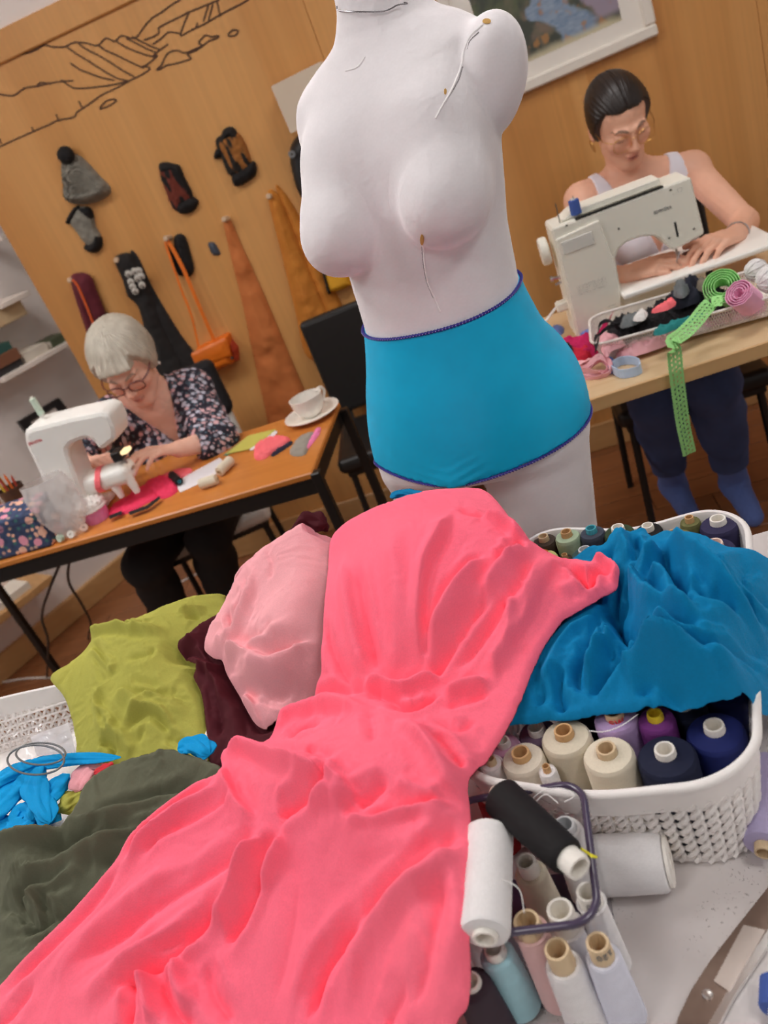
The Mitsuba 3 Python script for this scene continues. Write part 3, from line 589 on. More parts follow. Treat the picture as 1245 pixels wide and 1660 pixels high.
# --- my own white table in the foreground
FT_P = pz(1232, 862, TZ)
FT_U = V(.975, -.222, 0); FT_V = V(.222, .975, 0)
FTM = frame(FT_P, FT_U, z=V(0, 0, 1))                       # x right, y away (edge at 0)
def white_top(p, n, uv):
    d = mikit.fbm(p.x * 9, p.y * 9, 1.0, octaves=3)
    sp = mikit.smoothstep(.88, .92, mikit.noise(p.x * 620, p.y * 620, 3.0)) * mikit.smoothstep(.62, .75, mikit.noise(p.x * 21, p.y * 21, 9.0))
    c = mikit.mix(srgb(212, 206, 204), srgb(203, 196, 194), d)
    return mikit.mix(c, srgb(120, 112, 108), .7 * sp)
mat('white_laminate', white_top, .42, spec=.4)
mat('grey_metal', srgb(150, 150, 152), .4, metal=.8)
k = thing('white_table', 'white topped table in the foreground covered in fabrics, baskets and thread', 'table')
part(k, 'tabletop', xf(bbox(-1.25, .75, -1.0, 0, -.028, 0, .003), FTM), 'white_laminate', smooth=False)
for (x, y) in ((-1.2, -.05), (.7, -.05), (-1.2, -.95), (.7, -.95)):
    p = FTM[:3, :3] @ V(x, y, 0) + FT_P
    part(k, 'leg', xf(lathe([(0, 0), (.02, 0), (.02, TZ - .029), (0, TZ - .029)], 16), zframe(V(p[0], p[1], 0), V(0, 0, 1))), 'grey_metal')

# --- chairs
def dining_chair(name, label, cx, cy, face, w=.42, d=.40, seat_z=.46, back_z=.86, mats=('black_vinyl', 'black_metal'), channels=4, lean=.05, group=None):
    """face: direction the sitter looks in degrees (0 = +x)."""
    k = thing(name, label, 'chair', group)
    M = frame(V(cx, cy, 0), V(math.cos(math.radians(face - 90)), math.sin(math.radians(face - 90)), 0), z=V(0, 0, 1))  # local: y forward
    sw = w / 2
    part(k, 'seat', xf(rbox(-sw, sw, -d / 2, d / 2, seat_z - .055, seat_z, .022), M), mats[0])
    m = rbox(-sw, sw, -.02, .02, 0, back_z - seat_z - .02, .018).subdivide().subdivide()
    bw = 2 * sw / channels; v = m.vertices.copy()
    gr = np.abs(((v[:, 0] + sw) / bw + .5) % 1 - .5)            # distance to channel seam
    if channels > 1:
        inner = (np.abs(v[:, 0]) < sw - .03)
        v[:, 1] *= 1 - .35 * np.exp(-(gr * bw / .006) ** 2) * inner
    v[:, 1] += -.03 * (1 - (v[:, 0] / sw) ** 2) * 0.6
    m.vertices = v
    Mb = np.eye(4); Mb[:3, 3] = (0, -d / 2 - .005, seat_z + .02)
    Mb = Mb @ rot(math.degrees(lean), [1, 0, 0])
    b = part(k, 'backrest', xf(m, M @ Mb), mats[0])
    if channels > 1:
        for i in range(1, channels):
            x = -sw + i * bw
            part(b, 'seam', xf(tube([(x, .0165 - .018 * (1 - (x / sw) ** 2), .02), (x, .0165 - .018 * (1 - (x / sw) ** 2), back_z - seat_z - .05)], .0016, 6), M @ Mb), 'black_plastic')
    for sx in (-1, 1):
        part(k, 'back_post', xf(tube([(sx * (sw - .05), -d / 2 + .02, seat_z - .05), (sx * (sw - .05), -d / 2 - .028, seat_z + .06), (sx * (sw - .05), -d / 2 - .036, seat_z + .16)], .008, 8), M), mats[1])
        for sy in (-1, 1):
            part(k, 'leg', xf(tube([(sx * (sw - .035), sy * (d / 2 - .035), seat_z - .052), (sx * (sw - .02), sy * (d / 2 - .01), .0)], .011, 10), M), mats[1])
    part(k, 'seat_frame', xf(bbox(-sw + .02, sw - .02, -d / 2 + .02, d / 2 - .02, seat_z - .075, seat_z - .054, .003), M), mats[1])
    return k
dining_chair('dining_chair', 'black padded chair with stitched channels standing empty at the end of the cafe table', .155, 2.585, -100, w=.42, d=.36, back_z=.835, lean=.03)
dining_chair('dining_chair', 'black chair that the young woman sits on', .93, 2.13, -104, w=.41, d=.40, seat_z=.455, back_z=.84, channels=1)
wc = dining_chair('dining_chair', 'white plastic chair that the grey haired woman sits on', -.545, 2.53, -88, w=.42, d=.36, seat_z=.455, back_z=.84, mats=('white_plastic_chair', 'black_metal'), channels=1, lean=.10)
# a black cardigan over its back
mat('black_knit', srgb(30, 29, 32), .9, sheen=.3)
JM = frame(V(-.545, 2.53, 0), V(math.cos(math.radians(-178)), math.sin(math.radians(-178)), 0), z=V(0, 0, 1)) @ np.array([[1, 0, 0, 0], [0, 1, 0, -.185], [0, 0, 1, .475], [0, 0, 0, 1.]]) @ rot(math.degrees(.10), [1, 0, 0])
jm = rbox(-.222, .222, -.036, .036, .20, .385, .028, 3).subdivide().subdivide(); v = jm.vertices
v[:, 2] -= .03 * np.clip((.26 - v[:, 2]) / .06, 0, 1) * vfbm(v * V(14, 3, 3), 3, 2); v += (vfbm(v * 22, 3, 4)[:, None] - .5) * .012 * V(.3, 1, .3)
obj('cardigan', xf(jm, JM), 'black_knit', 'black cardigan hung over the back of the white chair', 'cardigan')
# ================================================================ the dress form
MC = V(.182, 1.215, 0); MF = math.radians(34)
MFr = V(-math.sin(MF), -math.cos(MF), 0); MLf = V(-MFr[1], MFr[0], 0)
MM = np.eye(4); MM[:3, 0], MM[:3, 1], MM[:3, 2], MM[:3, 3] = MLf, MFr, V(0, 0, 1), MC     # x = its left, y = its front
LEAN = .088; _S = np.eye(4); _S[0, 2], _S[0, 3] = LEAN, -LEAN * .9        # the form leans a little to the right on its stand
MM = _S @ MM; MI = np.linalg.inv(MM)
def tol(P): return np.atleast_2d(P) @ MI[:3, :3].T + MI[:3, 3]
def tow(P): return np.atleast_2d(P) @ MM[:3, :3].T + MM[:3, 3]
_sec = np.array([  # z, half width, half depth, front offset
    (.70, .178, .125, -.015), (.80, .183, .132, -.012), (.90, .184, .134, -.010), (.96, .178, .130, -.006), (1.02, .165, .121, 0), (1.08, .148, .110, .004),
    (1.14, .136, .103, .006), (1.20, .137, .104, .006), (1.27, .146, .108, .003), (1.34, .156, .110, -.002), (1.40, .160, .104, -.012), (1.445, .150, .088, -.022),
    (1.475, .115, .072, -.030), (1.50, .074, .062, -.034), (1.54, .058, .058, -.036), (1.60, .056, .056, -.034), (1.70, .056, .056, -.03)])
from scipy.interpolate import PchipInterpolator
_sec[:, 1] *= np.interp(_sec[:, 0], [.9, 1.0, 1.1, 1.4, 1.48], [.94, .93, .88, .86, .95])
_si = PchipInterpolator(_sec[:, 0], _sec[:, 1:])
def man_sdf(P, wrinkle=True):
    x, y, z = P[:, 0], P[:, 1], P[:, 2]
    s = _si(np.clip(z, .7, 1.7)); a, b, o = s[:, 0], s[:, 1], s[:, 2]
    k = 2.25
    rad = (np.abs(x / a) ** k + np.abs((y - o) / b) ** k) ** (1 / k)
    d = (rad - 1) * np.minimum(a, b) * 1.05
    d = smax(d, .874 - z, .03)                                       # trunk ends at the crotch
    for sx in (-1, 1):
        d = smin(d, capsule(P, (sx * .090, -.008, .93), (sx * .086, .0, .55), .093, .072), .025)      # thighs
        d = smin(d, ellip(P, (sx * .066, -.085, .95), (.08, .07, .09)), .05)                            # seat
        bx = .078 * sx
        d = smin(d, ellip(P, (bx, .090, 1.284), (.059, .070, .060)), .018)                              # bust
        d = smin(d, ellip(P, (bx * .95, .062, 1.34), (.05, .05, .07)), .05)
    # left shoulder cap; the right arm is cut off flat
    d = smin(d, ellip(P, (.132, -.014, 1.392), (.050, .062, .074), np.array([[.94, 0, -.34], [0, 1, 0], [.34, 0, .94]]).T), .008)
    d = smin(d, ellip(P, (-.100, -.018, 1.405), (.055, .050, .055)), .03)
    d = smax(d, -(x + .148), .006)
    # neck, cut slanting
    nz = 1.565 - .5 * (x - .0) - .0 * y
    d = smax(d, z - np.clip(nz, 1.515, 1.62), .004)
    d = smax(d, .56 - z, .004)
    if wrinkle:
        d = d + .0016 * (vfbm(P * 26, 3, 5) - .5) + .0012 * (vfbm(P * V(60, 60, 14), 2, 9) - .5)
    return d
# pull the crotch in
def legline(x): return .889 + .17 * np.abs(x) - .08 * x
def man_hit(px, py, off=0.0):
    """The spot of the form's surface that the photograph shows at a pixel (world)."""
    d = ray(px, py); d = d / np.linalg.norm(d); t = .7; best = (9, 1)
    for _ in range(90):
        s = float(man_sdf(tol(EYE + d * t), False)[0]) - off
        if t < 1.6: best = min(best, (abs(s), t))
        if abs(s) < 2e-4: break
        t += s * .7
    return EYE + d * best[1]
mb = surfnet(man_sdf, (-.24, -.22, .55), (.26, .22, 1.63), .0042)
def canvas(p, n, uv):
    a = mikit.fbm(p.x * 14, p.y * 14, p.z * 14, octaves=3); b = mikit.noise(p.x * 420, p.y * 420, p.z * 420)
    c = mikit.mix(srgb(232, 229, 231), srgb(222, 218, 221), a)
    st = mikit.smoothstep(.66, .8, mikit.fbm(p.x * 5, p.y * 5, p.z * 5 + 3.0)) * .25
    return mikit.mix(c, srgb(206, 196, 184), st) * (.98 + .04 * b)
mat('canvas', canvas, .75, spec=.25, bump=lambda p, n, uv: mikit.fbm(p.x * 160, p.y * 160, p.z * 160, octaves=2), bscale=.0006)
mq = thing('dress_form', 'white canvas dress form wearing turquoise shorts', 'mannequin')
part(mq, 'torso', xf(mb, MM), 'canvas', smooth=True)
mat('seam_white', srgb(236, 234, 234), .7); mat('seam_grey', srgb(150, 146, 148), .8); mat('torn_paper', srgb(188, 148, 84), .85)
mat('steel_wire', srgb(120, 118, 120), .3, metal=1.0); mat('cork', lambda p, n, uv: mikit.mix(srgb(150, 112, 66), srgb(104, 74, 40), mikit.noise(p.x * 220, p.y * 220, p.z * 220)), .9)
def on_form(pix, n=24, off=.0003):
    q = spline(pix, n); return np.array([man_hit(x, y, off) for x, y in q])
for pix in ([(686, 398), (688, 425), (693, 455), (704, 482), (713, 505)], [(782, 40), (763, 58), (752, 82), (748, 105), (735, 140), (718, 170), (706, 192)], [(560, 115), (580, 108), (592, 92)]):
    P = on_form(pix, 30); P += (vfbm(P * 300, 2, 1)[:, None] - .5) * .0012
    part(mq, 'seam', tube(P, .0013, 6), 'seam_white')
for pix in ([(684, 400), (686, 425), (691, 455), (702, 483)], [(750, 108), (744, 128), (735, 145), (722, 165)], [(776, 52), (762, 66), (757, 80)]):
    P = on_form(pix, 20, .0002); part(mq, 'crease', tube(P, np.linspace(.0009, .0004, len(P)), 5), 'seam_grey')
for cx, cy, rx, ry in ((684, 389, 3.2, 9), (789, 34, 7, 4.5), (722, 148, 2.2, 5)):
    ring = np.array([man_hit(cx + rx * math.cos(a), cy + ry * math.sin(a), .0006) for a in np.arange(12) * PI / 6]); ctr = man_hit(cx, cy, .0012)
    inner = np.array([man_hit(cx + rx * math.cos(a), cy + ry * math.sin(a), -.002) for a in np.arange(12) * PI / 6])
    part(mq, 'tear', hull(np.vstack([ring, inner, [ctr]])), 'torn_paper', label='torn spot showing brown papier mache')
wire = spline([man_hit(546, 10, .003), man_hit(549, 17, .003), man_hit(575, 19, .004), man_hit(622, 18, .004), man_hit(645, 8, .006), man_hit(660, 6, .012), man_hit(680, 6, .02) if False else man_hit(655, 4, .02)], 40)
part(mq, 'wire_hook', tube(wire, .0009, 6), 'steel_wire')
# shorts: a stretch fabric skin over the form between waist and legs
WZ = 1.132
def waist(P): return WZ - .004 * P[:, 0] / .14 - .006 * P[:, 1] / .1
def short_sdf(P):
    d = man_sdf(P, False)
    # the fabric bridges the cleft a little
    q = np.exp(-(P[:, 0] / .03) ** 2 - ((P[:, 2] - .885) / .03) ** 2)
    f = vfbm(P * V(40, 40, 16), 2, 3) - .5
    rad = np.exp(-((np.abs(P[:, 0]) - .03) / .04) ** 2 - ((P[:, 2] - .9) / .035) ** 2)
    w = .0007 * rad * np.sin((P[:, 2] - .35 * np.abs(P[:, 0])) * 420)
    d = smax(d - .0032 - .006 * q + .0012 * f - w, P[:, 2] - waist(P), .0015)
    return smax(d, legline(P[:, 0]) - P[:, 2], .0015)
sh = surfnet(short_sdf, (-.23, -.21, .83), (.23, .21, 1.15), .0036)
def lycra(p, n, uv):
    return mikit.mix(srgb(0, 180, 226), srgb(0, 172, 218), mikit.fbm(p.x * 30, p.y * 30, p.z * 30))
mat('turquoise_jersey', lycra, .48, spec=.35, sheen=.4)
so = part(mq, 'shorts', xf(sh, MM), 'turquoise_jersey', label='turquoise stretch shorts with purple picot edging', smooth=True)
def march_out(c, dirs, off):
    c = np.broadcast_to(c, dirs.shape).copy(); t = np.full(len(dirs), .3)
    for _ in range(60):
        s = man_sdf(c + dirs * t[:, None], False) - off; t -= s * .7
    return c + dirs * t[:, None]
mat('purple_edging', srgb(38, 34, 128), .6); mat('edging_dots', srgb(176, 160, 214), .6)
def edging(loop_local):
    L = tow(loop_local); n = len(L)
    seg = np.linalg.norm(np.roll(L, -1, 0) - L, axis=1); s = np.concatenate([[0], np.cumsum(seg)]); tot = s[-1]
    m = int(tot / .0012); u = np.arange(m) / m * tot
    Lc = np.vstack([L, L[:1]]); Q = np.stack([np.interp(u, s, Lc[:, k]) for k in range(3)], 1)
    cnt = round(tot / .0048); ph = u / tot * cnt * 2 * PI
    r = .0021 + .0006 * np.sin(ph)
    part(so, 'picot_edging', tube(Q, r, 7, closed=True), 'purple_edging')
    ctr = MC + V(0, 0, 0); dm = []
    ico = trimesh.creation.icosphere(1, .00075)
    for a in range(0, m, 4):
        p = Q[a]; o = p - MC; o[2] = 0; o /= np.linalg.norm(o); dm.append(at(ico, *(p + o * .0021)))
    part(so, 'stitching', cat(dm), 'edging_dots')
th = np.arange(140) / 140 * 2 * PI
dirs = np.stack([np.cos(th), np.sin(th), 0 * th], 1)
loop = dirs * .1
for _ in range(3):
    c = np.zeros((140, 3)); c[:, 2] = waist(loop); loop = march_out(c, dirs, .0035)
edging(loop)
for sx in (-1, 1):
    loop = []; ts = np.linspace(0, .22, 500)
    for a in th:
        q = V(sx * .09, 0, 0) + ts[:, None] * V(math.cos(a), math.sin(a), 0); q = q[sx * q[:, 0] > .0015]; q[:, 2] = legline(q[:, 0]) - .001
        ins = np.nonzero(man_sdf(q, False) < .0035)[0]; loop.append(q[ins[-1]])
    loop = np.array(loop)
    for _ in range(3): loop = (np.roll(loop, 1, 0) + 2 * loop + np.roll(loop, -1, 0)) / 4
    edging(loop)
# cork block and stand between the legs
part(mq, 'cork_block', xf(rbox(-.035, .035, -.045, .045, .76, .835, .006), MM), 'cork')
part(mq, 'stand_pole', xf(lathe([(0, .02), (.016, .02), (.016, .77), (0, .77)], 16), MM), 'black_metal')
part(mq, 'stand_base', xf(lathe([(0, 0), (.2, 0), (.2, .012), (.19, .02), (0, .022)], 32), MM), 'black_metal')
# ================================================================ loose fabrics on the white table
class Pile:
    """The large form of a heap: a smooth height over the table through spots (pixel, height) and world points."""
    def __init__(s, pix, world=(), smooth=2e-4):
        P = [pz(x, y, z) for x, y, z in pix] + [V(*w) for w in world]; P = np.array(P); s.P = P
        s.f = RBFInterpolator(P[:, :2], P[:, 2], kernel='thin_plate_spline', smoothing=smooth)
        s.lo, s.hi = P[:, 2].min() - .03, P[:, 2].max() + .03
        n = 220; x0, y0 = P[:, :2].min(0) - .15; x1, y1 = P[:, :2].max(0) + .15
        gx, gy = np.linspace(x0, x1, n), np.linspace(y0, y1, n); G = np.stack(np.meshgrid(gx, gy, indexing='ij'), -1)
        from scipy.interpolate import RegularGridInterpolator
        s.g = RegularGridInterpolator((gx, gy), np.clip(s.f(G.reshape(-1, 2)), s.lo, s.hi).reshape(n, n), bounds_error=False, fill_value=None)
    def __call__(s, xy): return np.clip(s.g(np.asarray(xy, float)), s.lo, s.hi)
    def hit(s, px, py, off=0.0):
        d = ray(px, py); z = np.linspace(s.hi + .05, TZ - .02, 400); t = (z - CAM_H) / d[2]; q = EYE + t[:, None] * d
        g = q[:, 2] - s(q[:, :2]) - off; neg = np.nonzero(g < 0)[0]
        end = neg[0] if len(neg) else len(g) - 1
        mins = [i for i in range(1, end) if g[i] < g[i - 1] and g[i] <= g[i + 1] and 0 <= g[i] < .035]                # a ray that just clears the crest ends on the crest
        i = mins[0] if mins else (neg[0] if len(neg) else int(np.argmin(g))); return q[i]
CLOTHS = []
def cloth(name, mtl, label, pile, outline, folds, h=.0021, wr=.0010, seed=1, off=0.0, edge=.006, th=.0016, above=(), fa=1.25, fw_=.55, comp=1.0, cat_='fabric', fdir=None, soft=1, lift=None):
    def xy(p): return V(p[1], p[2]) if p[0] == 'w' else pile.hit(p[0], p[1])[:2]
    out = np.array([xy(p) for p in outline]); out = spline(out, len(out) * 6, closed=True)
    poly = sg.Polygon(out).buffer(.002).buffer(-.002)
    if poly.geom_type != 'Polygon': poly = max(poly.geoms, key=lambda g: g.area)
    L = poly.exterior.length; nb = int(L / h); b = np.array([poly.exterior.interpolate(i / nb * L).coords[0] for i in range(nb)])
    x0, y0, x1, y1 = poly.bounds; gx, gy = np.meshgrid(np.arange(x0, x1, h), np.arange(y0, y1, h * .87)); gx = gx + (np.arange(gx.shape[0]) % 2)[:, None] * h / 2
    g = np.stack([gx.ravel(), gy.ravel()], 1); g = g[shapely.contains_xy(poly.buffer(-h * .55), g[:, 0], g[:, 1])]
    P = np.vstack([b, g]); T = Delaunay(P).simplices; c = P[T].mean(1); T = T[shapely.contains_xy(poly, c[:, 0], c[:, 1])]
    a = P[T]; fl = np.cross(a[:, 1] - a[:, 0], a[:, 2] - a[:, 0]) < 0; T[fl] = T[fl][:, ::-1]
    z = pile(P) + off
    # direction field from the folds, for the fine wrinkles
    S, TT = [], []; rs = np.random.default_rng(seed)
    lines = []
    for kind, pts, amp, w in folds:
        q = np.array([xy(p) for p in pts]); q = spline(q, max(24, len(q) * 14)); lines.append((kind, q, amp * fa, w * fw_))
        t = np.gradient(q, axis=0); t /= np.linalg.norm(t, axis=1, keepdims=True) + 1e-12; nq = np.column_stack([-t[:, 1], t[:, 0]])
        for sg_ in (-1, 1):                                                                  # fainter creases run beside a main one
            a0 = rs.uniform(.0, .35); n0, n1 = int(a0 * len(q)), int((a0 + rs.uniform(.45, .65)) * len(q)); o_ = np.linspace(rs.uniform(.8, 1.6), rs.uniform(1.6, 3.2), len(q))[:, None] * w * fw_ * sg_
            if n1 - n0 > 8: lines.append(('v', (q + nq * o_)[n0:n1], amp * fa * rs.uniform(.22, .42) * comp, w * fw_ * .6))
        t = np.gradient(q, axis=0); t /= np.linalg.norm(t, axis=1, keepdims=True) + 1e-12; S.append(q); TT.append(t)
    if S:
        S, TT = np.vstack(S), np.vstack(TT); dd, ii = cKDTree(S).query(P, k=12); wgt = 1 / (dd ** 2 + 1e-4); c2 = (wgt * (TT[ii][..., 0] ** 2 - TT[ii][..., 1] ** 2)).sum(1); s2 = (wgt * 2 * TT[ii][..., 0] * TT[ii][..., 1]).sum(1); ang = .5 * np.arctan2(s2, c2)
    else: ang = np.full(len(P), fdir or 0.0)
    for kind, q, amp, w in lines:
        tree = cKDTree(q); d, i = tree.query(P, distance_upper_bound=w * 9); ok = np.isfinite(d); i = np.where(ok, i, 0)
        t = np.gradient(q, axis=0); t /= np.linalg.norm(t, axis=1, keepdims=True) + 1e-12
        r = P - q[i]; sd = t[i][:, 0] * r[:, 1] - t[i][:, 1] * r[:, 0]                       # > 0 on the left of the line
        u = i / (len(q) - 1); taper = np.clip(np.minimum(u, 1 - u) / .22, 0, 1); taper = taper * taper * (3 - 2 * taper)
        along = np.abs((r * t[i]).sum(1)); taper = taper * np.exp(-(along / (w * 1.5)) ** 2)
        d = np.where(ok, d, 9)
        if kind == 'v': dz = -amp * (.68 * np.exp(-np.abs(d) / (w * .38)) + .32 * np.exp(-(d / (w * 1.6)) ** 2)) + amp * .28 * np.exp(-((d - 2.1 * w) / (1.1 * w)) ** 2)
        elif kind == 'r': dz = amp * np.exp(-(d / w) ** 2)
        else:                                                                                 # 's': the left side lies on top, ends in a rolled edge
            k = np.clip(sd / max(w * .34, .0034) * .5 + .5, 0, 1); k = k * k * (3 - 2 * k)
            dz = amp * k * np.exp(-(np.maximum(sd, 0) / (w * 2.2)) ** 2) - amp * .55 * (1 - k) * np.exp(-np.maximum(-sd, 0) / (w * .8))
        z = z + np.where(ok, dz * taper, 0)
    ca, sa = np.cos(ang), np.sin(ang); al, ac = P[:, 0] * ca + P[:, 1] * sa, -P[:, 0] * sa + P[:, 1] * ca
    w1 = vfbm(np.stack([al * 4, ac * 30, al * 0 + seed], 1), 3, seed); z = z + wr * 5.0 * (np.abs(w1 - .5) * 2 - .35) + wr * 1.2 * (vfbm(np.stack([P[:, 0] * 30, P[:, 1] * 30, al * 0 + seed], 1), 2, seed + 5) - .5)
    # a little smoothing of the sheet
    e = np.unique(np.sort(np.vstack([T[:, [0, 1]], T[:, [1, 2]], T[:, [2, 0]]]), 1), axis=0)
    for _ in range(soft):
        acc, ct = np.zeros(len(P)), np.zeros(len(P)); np.add.at(acc, e[:, 0], z[e[:, 1]]); np.add.at(acc, e[:, 1], z[e[:, 0]]); np.add.at(ct, e[:, 0], 1); np.add.at(ct, e[:, 1], 1); z = .5 * z + .5 * acc / np.maximum(ct, 1)
    if lift is not None: z = z + lift(P)
    for other in above:                                                                      # stay below the cloths that lie on top
        o = CLOTHS[other]; x0_, y0_, x1_, y1_ = o['poly'].bounds; ins = (P[:, 0] > x0_ - .03) & (P[:, 0] < x1_ + .03) & (P[:, 1] > y0_ - .03) & (P[:, 1] < y1_ + .03)
        if ins.any():
            dist = shapely.distance(o['poly'], shapely.points(P[ins])); zo = o['zs'](P[ins]); z[ins] = np.where(dist < .03, smin(z[ins], zo - .010 + 1.3 * dist, .006), z[ins])
    d = cKDTree(b).query(P)[0]; d[:nb] = 0
    z = z - edge * (1 - np.clip(d / (edge * 1.1), 0, 1)) ** 2 * .7
    z = np.maximum(z, TZ + .002)
    from scipy.interpolate import NearestNDInterpolator
    zz = z.copy()
    for _ in range(6):
        acc, ct = np.full(len(P), 1e9), None; acc = zz.copy(); np.minimum.at(acc, e[:, 0], zz[e[:, 1]]); np.minimum.at(acc, e[:, 1], zz[e[:, 0]]); zz = .5 * zz + .5 * acc
    CLOTHS.append({'poly': poly.buffer(.001), 'zs': NearestNDInterpolator(P, zz)})
    m = len(P); top = np.column_stack([P, z]); bot = np.column_stack([P, z - th])
    dire = {tuple(x) for x in np.vstack([T[:, [0, 1]], T[:, [1, 2]], T[:, [2, 0]]]).tolist()}
    E_ = np.vstack([T[:, [0, 1]], T[:, [1, 2]], T[:, [2, 0]]]); key = np.sort(E_, 1); u_, inv, ct = np.unique(key, axis=0, return_inverse=True, return_counts=True); B = E_[ct[inv.ravel()] == 1]
    side = np.vstack([np.stack([B[:, 1], B[:, 0], B[:, 0] + m], 1), np.stack([B[:, 1], B[:, 0] + m, B[:, 1] + m], 1)])
    mesh = mk(np.vstack([top, bot]), np.vstack([T, T[:, ::-1] + m, side]))
    return obj(name, mesh, mtl, label, cat_, smooth=60)
def jersey(name, c1, c2, rough=.8, sheen=.5):
    def fn(p, n, uv):
        k = mikit.noise(p.x * 900, p.y * 900, p.z * 900); f = mikit.fbm(p.x * 9, p.y * 9, p.z * 9); return mikit.mix(c1, c2, f) * (.95 + .1 * k)
    mat(name, fn, rough, spec=.2, sheen=sheen, bump=lambda p, n, uv: mikit.noise(p.x * 1100, p.y * 1100, p.z * 1100), bscale=.00025)
jersey('coral_jersey', srgb(252, 114, 136), srgb(250, 105, 132)); jersey('pale_pink_jersey', srgb(236, 166, 172), srgb(230, 158, 166)); jersey('burgundy_jersey', srgb(78, 22, 32), srgb(66, 18, 27))
jersey('lime_jersey', srgb(168, 166, 78), srgb(160, 158, 70)); jersey('olive_jersey', srgb(96, 98, 80), srgb(88, 90, 73)); jersey('teal_jersey', srgb(0, 128, 178), srgb(0, 116, 168)); jersey('azure_jersey', srgb(0, 152, 214), srgb(0, 140, 204))
CORAL = Pile([(690, 804, .985), (560, 850, .962), (540, 905, .966), (620, 900, .990), (720, 880, .985), (620, 980, .965), (545, 1000, .952), (700, 1000, .955), (600, 1070, .925), (510, 1130, .896), (518, 1070, .925), (600, 1125, .905), (690, 1115, .905), (600, 1175, .925), (450, 1190, .895), (520, 1190, .915), (640, 1230, .925),
    (560, 1290, .905), (740, 1240, .905), (757, 1300, .890), (762, 1450, .876), (762, 1560, .860), (748, 1640, .840), (700, 1400, .892), (690, 1550, .862), (600, 1400, .868), (600, 1500, .842), (600, 1620, .808), (470, 1400, .85), (450, 1500, .82), (450, 1640, .785), (330, 1420, .835), (300, 1320, .858), (240, 1370, .845), (180, 1440, .825),
    (362, 1225, .880), (420, 1240, .895), (200, 1500, .802), (100, 1600, .79), (0, 1600, .786), (250, 1640, .778), (840, 858, .955), (905, 905, .925), (1000, 940, .905), (905, 1010, .905), (850, 1100, .898), (820, 1170, .890), (780, 1240, .885), (800, 1000, .93), (770, 1100, .905), (840, 930, .95), (0, 1700, .77), (400, 1720, .765), (740, 1720, .815)],
    [(.06, 1.015, .93), (-.04, 1.03, .90), (.15, 1.01, .90), (.06, 1.05, .85)])
coral_outline = [(536, 868), ('w', -.065, 1.02), ('w', .03, 1.035), ('w', .12, 1.015), (838, 852), (868, 878), (905, 898), (940, 903), (978, 911), (1006, 932), (1000, 948), (972, 966), (930, 988), (902, 1010), (872, 1060), (846, 1120), (820, 1178), (794, 1218), (768, 1246), (757, 1266), (760, 1330), (763, 1420), (762, 1540), (756, 1620), (738, 1652), (722, 1700), (560, 1730), (300, 1730), (60, 1720), (-60, 1700), (-50, 1640), (0, 1592), (62, 1530), (122, 1470), (172, 1408), (216, 1346), (262, 1306), (312, 1270), (354, 1246), (355, 1222), (366, 1208), (402, 1206), (432, 1196), (446, 1178), (478, 1152), (500, 1138), (512, 1106), (520, 1080), (520, 1040), (523, 985), (528, 930)]
